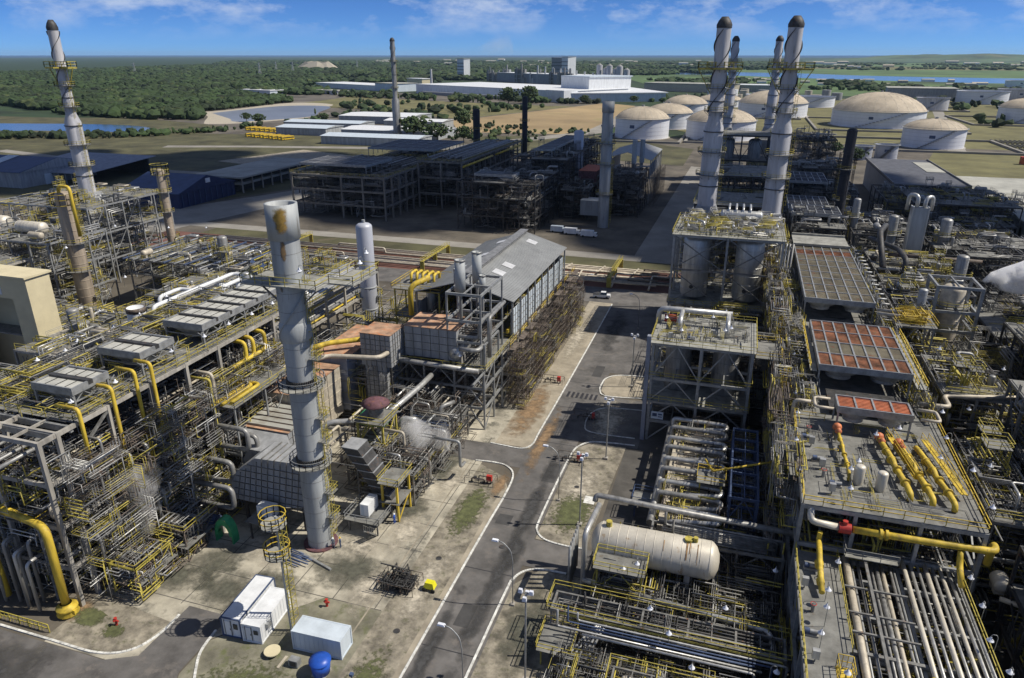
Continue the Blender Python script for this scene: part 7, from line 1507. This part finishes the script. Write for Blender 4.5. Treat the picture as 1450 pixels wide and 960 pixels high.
# pylons on the plain
for i, (px, d, hh) in enumerate(((0, 3600, 40), (1, 3000, 40), (2, 2600, 42), (3, 3300, 40), (4, 2900, 42), (5, 3900, 40))):
    a = (-.52, -.46, -.32, -.30, -.28, -.2)[i]-HD*0; x, y = d*math.sin(-HD+a*1.0), d*math.cos(-HD+a*1.0)
    mb = MB(); k = 4
    for sx_ in (-k, k):
        for sy in (-k, k): mb.beam((x+sx_, y+sy, 0), (x+sx_*.15, y+sy*.15, hh), .7)
    for z in (hh*.3, hh*.55, hh*.75): mb.beam((x-k, y, z), (x+k, y, z), .5)
    for z in (hh*.8, hh*.95): mb.beam((x-9, y, z), (x+9, y, z), .7)
    solo('power_pylon', mb, STACKP, '%s power pylon from the left on the wooded plain' % ordn(i), 'pylon', 'power pylons on the plain')
mo = MB(); g = []
for k in range(14):
    a = k/14*2*math.pi; mo.quad((-1955+130*math.cos(a), 3153+60*math.sin(a), -1), (-1955+130*math.cos(a+.449), 3153+60*math.sin(a+.449), -1), (-1955+60*math.cos(a+.449), 3153+20*math.sin(a+.449), 34+6*math.sin(k*2.1)), (-1955+60*math.cos(a), 3153+20*math.sin(a), 34+6*math.sin(k*2.1-2.1)))
mo.quad(*[(-1955+60*math.cos(k/14*6.283), 3153+20*math.sin(k/14*6.283), 34+6*math.sin(k*2.1-2.1)) for k in range(14)]); o = link('earth_mound', mo, BEACH); o['kind'] = 'structure'
# woods --------------------------------------------------------------
def inpoly(x, y, P):
    c = False; j = len(P)-1
    for i in range(len(P)):
        if (P[i][1] > y) != (P[j][1] > y) and x < (P[j][0]-P[i][0])*(y-P[i][1])/(P[j][1]-P[i][1])+P[i][0]: c = not c
        j = i
    return c
def polar(ang, d): return d*math.sin(-HD+ang), d*math.cos(-HD+ang)
def wood(name, poly, step, r, label, seed, m=LEAF, dens=.75, frq=.006, zs=.8):
    q = random.Random(seed); mb = MB(); xs = [p[0] for p in poly]; ys = [p[1] for p in poly]; y = min(ys)
    while y < max(ys):
        x = min(xs)
        while x < max(xs):
            px, py = x+q.uniform(-.5, .5)*step, y+q.uniform(-.5, .5)*step
            if inpoly(px, py, poly) and mnoise.noise(Vector((px*frq, py*frq, seed)))*1.1+.5 > 1-dens:
                rr = r*q.uniform(.6, 1.3); mb.blob((px, py, rr*zs*.8), rr, q, rr*zs)
            x += step
        y += step
    if mb.v:
        o = link(name, mb, m); o['kind'] = 'stuff'; o['label'] = label; o['category'] = 'wood'
wood('woodland', [(-1000, 790), (-770, 680), (-640, 650), (-560, 665), (-640, 760), (-645, 960), (-900, 1150), (-1500, 1200), (-1300, 900)], 7.5, 6.5, 'dense dark green wood behind the pond at the left', 1, dens=.82, frq=.02)
wood('woodland', [(-1300, 900), (-900, 1150), (-640, 1150), (-900, 1350), (-1200, 2100), (-2600, 2100), (-2200, 1300)], 12.5, 8.5, 'wide green wood beyond the pond and reservoir', 2, dens=.70, zs=.75, frq=.012)
wood('woodland', [(-2600, 2100), (-1150, 2100), (-900, 1450), (-700, 2000), (-850, 2300), (-400, 2450), (-100, 3100), (-900, 4200), (-3400, 4200)], 21, 12, 'broad wooded plain behind the works', 3, dens=.64, frq=.006, zs=.6)
wood('woodland', [(-3400, 4200), (-900, 4200), (-100, 3300), (300, 4200), (300, 7500), (-5800, 7500)], 52, 24, 'far woods reaching towards the sea', 4, dens=.6, frq=.0015, zs=.38)
wood('woodland', [(-100, 1600), (200, 1500), (700, 1700), (400, 1900), (140, 2100), (-300, 2200)], 20, 9, 'tree belt before the river', 5, dens=.5, zs=.6)
wood('woodland', [(-80, 3700), (800, 3900), (3600, 3900), (7000, 6500), (600, 6500), (300, 4500)], 60, 17, 'scattered tree lines on the plain beyond the river', 6, dens=.30, frq=.003, zs=.4)
wood('shrubland', [(-740, 455), (-600, 450), (-500, 490), (-455, 560), (-450, 620), (-505, 610), (-505, 550), (-545, 500), (-610, 485), (-740, 520)], 6.5, 3.4, 'dark bushes along the near shore of the pond', 7, dens=.85)
wood('shrubland', [(-480, 740), (-440, 640), (-300, 620), (-300, 740), (-230, 960), (-340, 1000), (-560, 1000)], 16, 5, 'scattered bushes around the sheds and the reservoir', 8, dens=.42, frq=.02)
wood('shrubland', [(-260, 560), (-130, 560), (-130, 660), (-250, 720)], 9, 2.4, 'low scrub on the dark plot before the brown field', 9, dens=.5, frq=.03)
wood('shrubland', [(150, 560), (420, 560), (500, 1300), (180, 1300), (230, 900)], 24, 6, 'bushes around the right storage tanks', 10, dens=.3, frq=.01)
wood('shrubland', [(-900, 1180), (-300, 1010), (-100, 1120), (-40, 1300), (-230, 1120), (-620, 1200)], 13, 6, 'hedge-like bushes before the white factory hall', 11, dens=.5, frq=.015)
def tree(x, y, h, label, seed, w=.42, m=LEAF2):
    q = random.Random(seed); t = thing('tree', label, 'tree', (x, y, 0), 'single trees in the distance')
    tb = MB().tube([(x, y, 0), (x+q.uniform(-.2, .2), y, h*.3), (x, y, h*.6)], h*.03, 7, bend=0)
    for k in range(5): a = k*1.26+q.random(); tb.tube([(x, y, h*(.3+.05*k)), (x+math.cos(a)*h*w*.6, y+math.sin(a)*h*w*.6, h*(.55+.07*k))], h*.012, 5, bend=0)
    part('trunk', tb, BARK, t); cb = MB()
    for k in range(230):
        a, u = q.random()*6.28, q.random()**.5; zz = q.uniform(-1, 1); rr = u*math.sqrt(max(0, 1-zz*zz))*h*w*(1+.3*math.sin(a*3+seed))
        cb.blob((x+math.cos(a)*rr, y+math.sin(a)*rr, h*.66+zz*h*.32), h*q.uniform(.04, .10), q)
    part('crown', cb, m, t)
for i, (x, y, h, w, lab) in enumerate(((-252, 650, 17, .5, 'lone round-topped tree at the edge of the brown field'), (-262, 560, 18, .8, 'broad flat-topped dark tree behind the shaded racks'), (-236, 548, 14, .8, 'second flat dark tree right of the broad one'), (-215, 553, 12, .6, 'small dark tree beside the slim black column'),
    (-330, 1030, 22, .6, 'left tree of the pair before the white factory hall'), (-300, 1035, 24, .6, 'right tree of the pair before the white factory hall'), (-225, 1060, 12, .6, 'low tree before the white wing of the hall'), (-160, 1100, 10, .7, 'bushy tree right of the white wing'),
    (-470, 640, 10, .7, 'small tree on the reservoir spit'), (-500, 660, 9, .6, 'tiny tree on the reservoir spit'), (-420, 680, 9, .7, 'small tree at the end of the white shed'), (70, 520, 9, .8, 'olive tree left of the small tank pair'), (62, 560, 8, .8, 'round shrub-like tree behind the olive tree'), (20, 560, 8, .8, 'bushy tree below the domed tanks'))): tree(x, y, h, lab, 200+i, w)
hs = random.Random(31)
HP_ = sorted([(hs.uniform(.02, .62), hs.uniform(4200, 7800)) for _ in range(34)])+sorted([(hs.uniform(.28, .60), hs.uniform(1900, 2300)) for _ in range(24)])+sorted([(hs.uniform(-.2, .05), hs.uniform(5200, 9000)) for _ in range(12)])
for i in range(70):
    a, d = HP_[i]
    if i < 0: pass
    x, y = polar(a, d); s_ = d/260; w_, h_ = hs.uniform(.8, 2.2)*s_, hs.uniform(.35, .6)*s_
    t = thing('distant_house', '%s tiny pale house from the left on the %s' % (ordn(i if i < 34 else i-34 if i < 58 else i-58), 'right horizon' if i < 34 else 'river bank' if i < 58 else 'wooded horizon'), 'house', (x, y, 0), 'distant houses on the %s' % ('right horizon' if i < 34 else 'river bank' if i < 58 else 'wooded horizon'))
    part('wall', MB().box(x-w_, x+w_, y-s_*.5, y+s_*.5, -.2, h_), (WHITE, WHITEB, CREAM, CONCF)[i % 4], t); part('roof', MB().hexa([(x-w_, y-s_*.5, h_), (x+w_, y-s_*.5, h_), (x+w_, y+s_*.5, h_), (x-w_, y+s_*.5, h_), (x-w_, y-.1, h_+s_*.25), (x+w_, y-.1, h_+s_*.25), (x+w_, y+.1, h_+s_*.25), (x-w_, y+.1, h_+s_*.25)]), (CONCF, FLAT, BEIGE)[i % 3], t)
# ------------------------------------------------------------------ lamps, vehicle, steam, cloud, haze
for x, y, h, a, l_ in ((-21.5, 92.5, 9.3, R(178), 'single-arm street lamp on the right kerb by the gravel island'), (-21.5, 68.5, 9.3, R(178), 'single-arm street lamp on the right kerb, middle of the near three'), (-22.4, 53.5, 9.3, R(178), 'nearest single-arm street lamp at the bottom of the road'), (-20.5, 172, 9, R(178), 'farthest single-arm street lamp near the T junction'), (-38.0, 186, 9, 0, 'single-arm street lamp left of the road near the pipeyard')): road_lamp(x, y, h, a, l_)
for x, y, h, l_ in ((-16.9, 137.2, 11.6, 'floodlight mast on the shaded kerb island, farthest along the road'), (-16.7, 107, 11.4, 'floodlight mast in the middle of the right kerb row'), (-17, 87.3, 12, 'floodlight mast on the gravel island by the drum standpipes'), (-16.6, 57.5, 12.4, 'nearest floodlight mast at the bottom of the road')): flood_mast(x, y, h, l_)
mw = thing('wall_mast', 'short dark lamp post standing on the gravel by the lower edge of the picture', 'lamp post', (-34.2, 50.5, 0)); part('pole', MB().cyl((-34.2, 50.5, 0), .06, 2.4, 6), STEELD, mw); part('lamp_head', MB().box(-34.4, -34, 50.3, 50.7, 2.4, 2.7), STEELB, mw)
q = random.Random(3)
def lamps(pts, where):
    for i, (x, y, z) in enumerate(pts): platform_lamp(x, y, z, '%s white lamp from the near end %s' % (ordn(i), where), 'white dome lamps '+where, q.choice((0, math.pi, R(90), R(-90))))
lamps([(11.5, 82+i*7.6, 16) for i in range(17)], 'along the road edge of the pump deck')
lamps([(30.4, 80+i*8, 16) for i in range(14)], 'along the far edge of the pump deck')
lamps([(q.uniform(15, 29), 80+i*3.4, 16) for i in range(7)], 'scattered over the pump deck')
lamps([(-73.9, 58+i*5.6, 23.7) for i in range(9)], 'along the front edge of the left cooler deck')
lamps([(-90.4, 60+i*6.6, 23.7) for i in range(7)], 'along the rear edge of the left cooler deck')
lamps([(-11+q.random()*15, 117+i*2.1, 19.1) for i in range(7)], 'on the nearest reactor structure')
lamps([(-13+q.random()*24, 172+i*2.3, 25.3) for i in range(8)], 'on the sunlit drum structure')
lamps([(q.uniform(-14, 10), 50+i*2.6, 4.6) for i in range(12)], 'in the yard below the big drum')
lamps([(11.6+q.random()*4, 57+i*4, 9.7) for i in range(5)], 'on the dark strip deck')
lamps([(29, 52+i*4.5, 9.7) for i in range(6)], 'along the right side of the pale pipe row')
lamps([(q.uniform(-57, -42), 111+i*2, 12.1) for i in range(7)], 'on the turbine deck')
lamps([(q.uniform(33, 50), 84+i*4.4, 14.1+4*(i % 2)) for i in range(11)], 'on the structures right of the pump deck')
lamps([(-57, 72, 39.1), (-54, 70.2, 39.1), (-48, 70.2, 39.1), (-43.4, 76, 39.1), (-45, 79.4, 39.1)], 'on the high walkway of the wide chimney')
lamps([(q.uniform(-120, -95), 62+i*7, 15.1+2*(i % 2)) for i in range(12)], 'on the structures behind the left coolers')
lamps([(q.uniform(-190, -110), 110+i*7, 15+3*(i % 3)) for i in range(12)], 'on the structures at the far left')
# small equipment standing on decks
SM = random.Random(19)
def unit(x, y, z, k, label):
    t = thing(('control_box', 'small_pump', 'hand_valve')[k], label, ('control box', 'pump', 'valve')[k], (x, y, z)); 
    if k == 0: part('body', MB().box(x-.35, x+.35, y-.25, y+.25, z+.5, z+1.5), SILV, t); part('post', MB().box(x-.06, x+.06, y-.06, y+.06, z, z+.5), STEEL, t)
    elif k == 1: part('casing', MB().cyl((x-.5, y, z+.5), .3, .5, 12, 'x'), STEELB, t); part('motor', MB().cyl((x+.05, y, z+.5), .24, .8, 12, 'x'), STEELL, t); part('base', MB().box(x-.6, x+.9, y-.3, y+.3, z, z+.22), CONCF, t)
    else: part('body', MB().cyl((x, y, z), .2, .9, 10), SILVD, t); part('handwheel', MB().lathe((x, y, z+1), [(.3, 0), (.34, .04), (.3, .08), (.26, .04), (.3, 0)], 14), RED if SM.random() < .3 else YEL, t); part('spokes', MB().beam((x-.3, y, z+1.04), (x+.3, y, z+1.04), .05).beam((x, y-.3, z+1.04), (x, y+.3, z+1.04), .05), STEEL, t)
K3 = ('silver control box', 'blue-cased pump', 'hand wheel valve')
for where, n, bx in (('on the pump deck', 9, (12, 16, 80, 97, 15.98)), ('on the nearest reactor deck', 7, (-10, 5, 117, 125, 19.08)), ('on the sunlit drum deck', 7, (-12, 10, 173, 182, 25.28)), ('on the turbine deck', 6, (-57, -47, 111.4, 114, 12.08)), ('on the dark strip deck', 5, (11.8, 13, 58, 76, 9.71)), ('on the left cooler deck', 9, (-89, -84, 58, 100, 23.68)), ('at the foot of the left cooler rack', 7, (-72, -70, 72, 96, .02)), ('beside the big pale drum', 6, (-11, 8, 69.6, 71.8, .02))):
    pts = sorted([(SM.uniform(bx[0], bx[1]), bx[2]+(bx[3]-bx[2])*(i+.5)/n, i % 3) for i in range(n)], key=lambda a: a[1]); cn = [0, 0, 0]
    for x, y, k in pts: unit(x, y, bx[4], k, '%s %s from the near side %s' % (ordn(cn[k]), K3[k], where)); cn[k] += 1
pk = thing('pickup_truck', 'white pickup truck parked at the end of the road near the pipeyard', 'pickup truck', (-34, 194, 0)); pk.rotation_euler = (0, 0, R(6))
part('body', MB().box(-36.6, -31.6, 193.1, 194.9, .5, 1.15, .08, .05), WHITE, pk); part('cabin', MB().box(-34.6, -32.6, 193.2, 194.8, 1.15, 1.85, .3, .12), GLASS, pk); part('cabin_roof', MB().box(-34.3, -32.9, 193.3, 194.7, 1.86, 1.93), WHITE, pk); part('cargo_bed', MB().box(-36.5, -34.7, 193.2, 194.8, 1.152, 1.35), STEELD, pk)
for dx in (-35.7, -32.6):
    for dy in (193.05, 194.75): part('wheel', MB().cyl((dx, dy, .38), .38, .22, 14, 'y'), RUBBER, pk)
# steam
def plume(name, c, axis, L_, r0, r1, dens, scale, label, seed, col=(1, 1, 1), det=3.0, amp=2.2):
    fall = (0, 2, 2) if abs(axis[0]) > .6 else (2, 2, 0); mb = MB(); q_ = random.Random(seed); d = Vector(axis).normalized(); c = Vector(c); rings = 14; n = 18; u = d.orthogonal().normalized(); w = d.cross(u); base = 0
    for i in range(rings+1):
        f = i/rings; r = (r0+(r1-r0)*f**.9)*(1 if 0 < i < rings else .15)
        for k in range(n):
            a = 2*math.pi*k/n; wob = 1+.28*mnoise.noise(Vector((math.cos(a)*1.3+seed, math.sin(a)*1.3, f*4)))
            mb.v.append(tuple(c+d*(L_*f)+(u*math.cos(a)+w*math.sin(a))*r*wob))
    for i in range(rings):
        for k in range(n): a = i*n; mb.f.append((a+k, a+(k+1) % n, a+n+(k+1) % n, a+n+k)); mb.sm.append(True)
    mb.f.append(tuple(reversed(range(n)))); mb.f.append(tuple(rings*n+k for k in range(n))); mb.sm += [True, True]
    o = solo(name, mb, volmat('steam_'+name+str(seed), dens, scale, fall, det, amp, col=col), label, 'steam', kind='stuff'); return o
plume('steam_plume', (53.6, 176, 18.2), (1, .12, .16), 30, 1.0, 10, 2.2, .30, 'thick white steam plume blowing right from a pipe end', 5, det=7.0, amp=4.0)
plume('steam_puff', (-47.2, 90.5, 3.2), (.35, .2, .9), 8, 1.2, 3.4, .55, .55, 'small white steam puff over the brown valve skid', 6)
plume('steam_puff', (-46.6, 93, 6.2), (1, .3, .1), 6.5, 1.0, 2.6, .5, .6, 'low sideways steam puff beside the turbine deck front', 8)
plume('steam_puff', (-70, 60.5, 5.2), (-.25, .25, 1), 10, .9, 3.6, .75, .4, 'thin grey steam rising in front of the left cooler rack', 7)
plume('smoke_trail', (-800, 2070, 56), (.9, .3, .30), 150, 7, 40, .008, .012, 'faint smoke drifting from the distant concrete tower', 9)
# the cloud that shades the second unit
def cloud(cx, cy, z, rx, ry, seed, n=70):
    mb = MB(); q_ = random.Random(seed)
    for k in range(n):
        a, u = q_.random()*6.283, q_.random()**.5*.86; x, y = cx+math.cos(a)*u*rx, cy+math.sin(a)*u*ry; r = min(rx, ry)*q_.uniform(.2, .36)*(1.2-u*.6); m_ = 10
        mb.lathe((x, y, z), [(.1, -r*.3)]+[(r*math.sin(t)*(1+.12*math.sin(3*t+k)), r*.55*-math.cos(t) if math.cos(t) < 0 else -r*.3*math.cos(t)) for t in [math.pi*(i+1)/8 for i in range(6)]]+[(.1, r*.55)], m_)
    o = link('cloud', mb, CLOUDM); o['kind'] = 'stuff'; o['label'] = 'low cumulus cloud overhead shading the middle of the plant'; o['category'] = 'cloud'; return o
CH = 900; off = CH/math.tan(SUN_EL); ox, oy = math.cos(SAZ)*off, math.sin(SAZ)*off
cloud(-215+ox, 352+oy, CH, 330, 118, 3, 90)
cloud(25+ox, 300+oy, CH, 130, 70, 4, 50)
cloud(-520+ox, 330+oy, CH, 250, 80, 5, 50)
# air
hz = bpy.data.materials.new('haze_air'); hz.use_nodes = True; t_ = hz.node_tree; t_.nodes.clear(); v_ = N(t_, 'ShaderNodeVolumePrincipled'); v_.inputs['Color'].default_value = (.5, .72, 1, 1); v_.inputs['Density'].default_value = .000022; v_.inputs['Anisotropy'].default_value = .1
o_ = N(t_, 'ShaderNodeOutputMaterial'); t_.links.new(v_.outputs[0], o_.inputs['Volume'])
hb_ = link('haze', MB().box(-30000, 30000, -4000, 30000, -3, 190), hz, origin=(0, 0, 0)); hb_['kind'] = 'stuff'
flush_clutter()
# keep every label within sixteen words
for o in S.objects:
    l_ = o.get('label')
    if not l_: continue
    for a_, b_ in (('from the near end', 'from near end'), ('from the near side', 'from near side'), ('from the left', 'from left'), ('yellow mini platform', 'mini platform'), ('small lying drum', 'lying drum'), ('small upright pot', 'upright pot'), ('silver loop pipe', 'loop pipe'), ('row of valves', 'valve row'), (', nearest the road', ' nearest the road'), (' on the ', ' on '), (' of the ', ' of '), (' at the ', ' at '), (' the ', ' ')):
        if len(l_.split()) <= 16: break
        l_ = l_.replace(a_, b_)
    if l_ != o['label']: o['label'] = l_
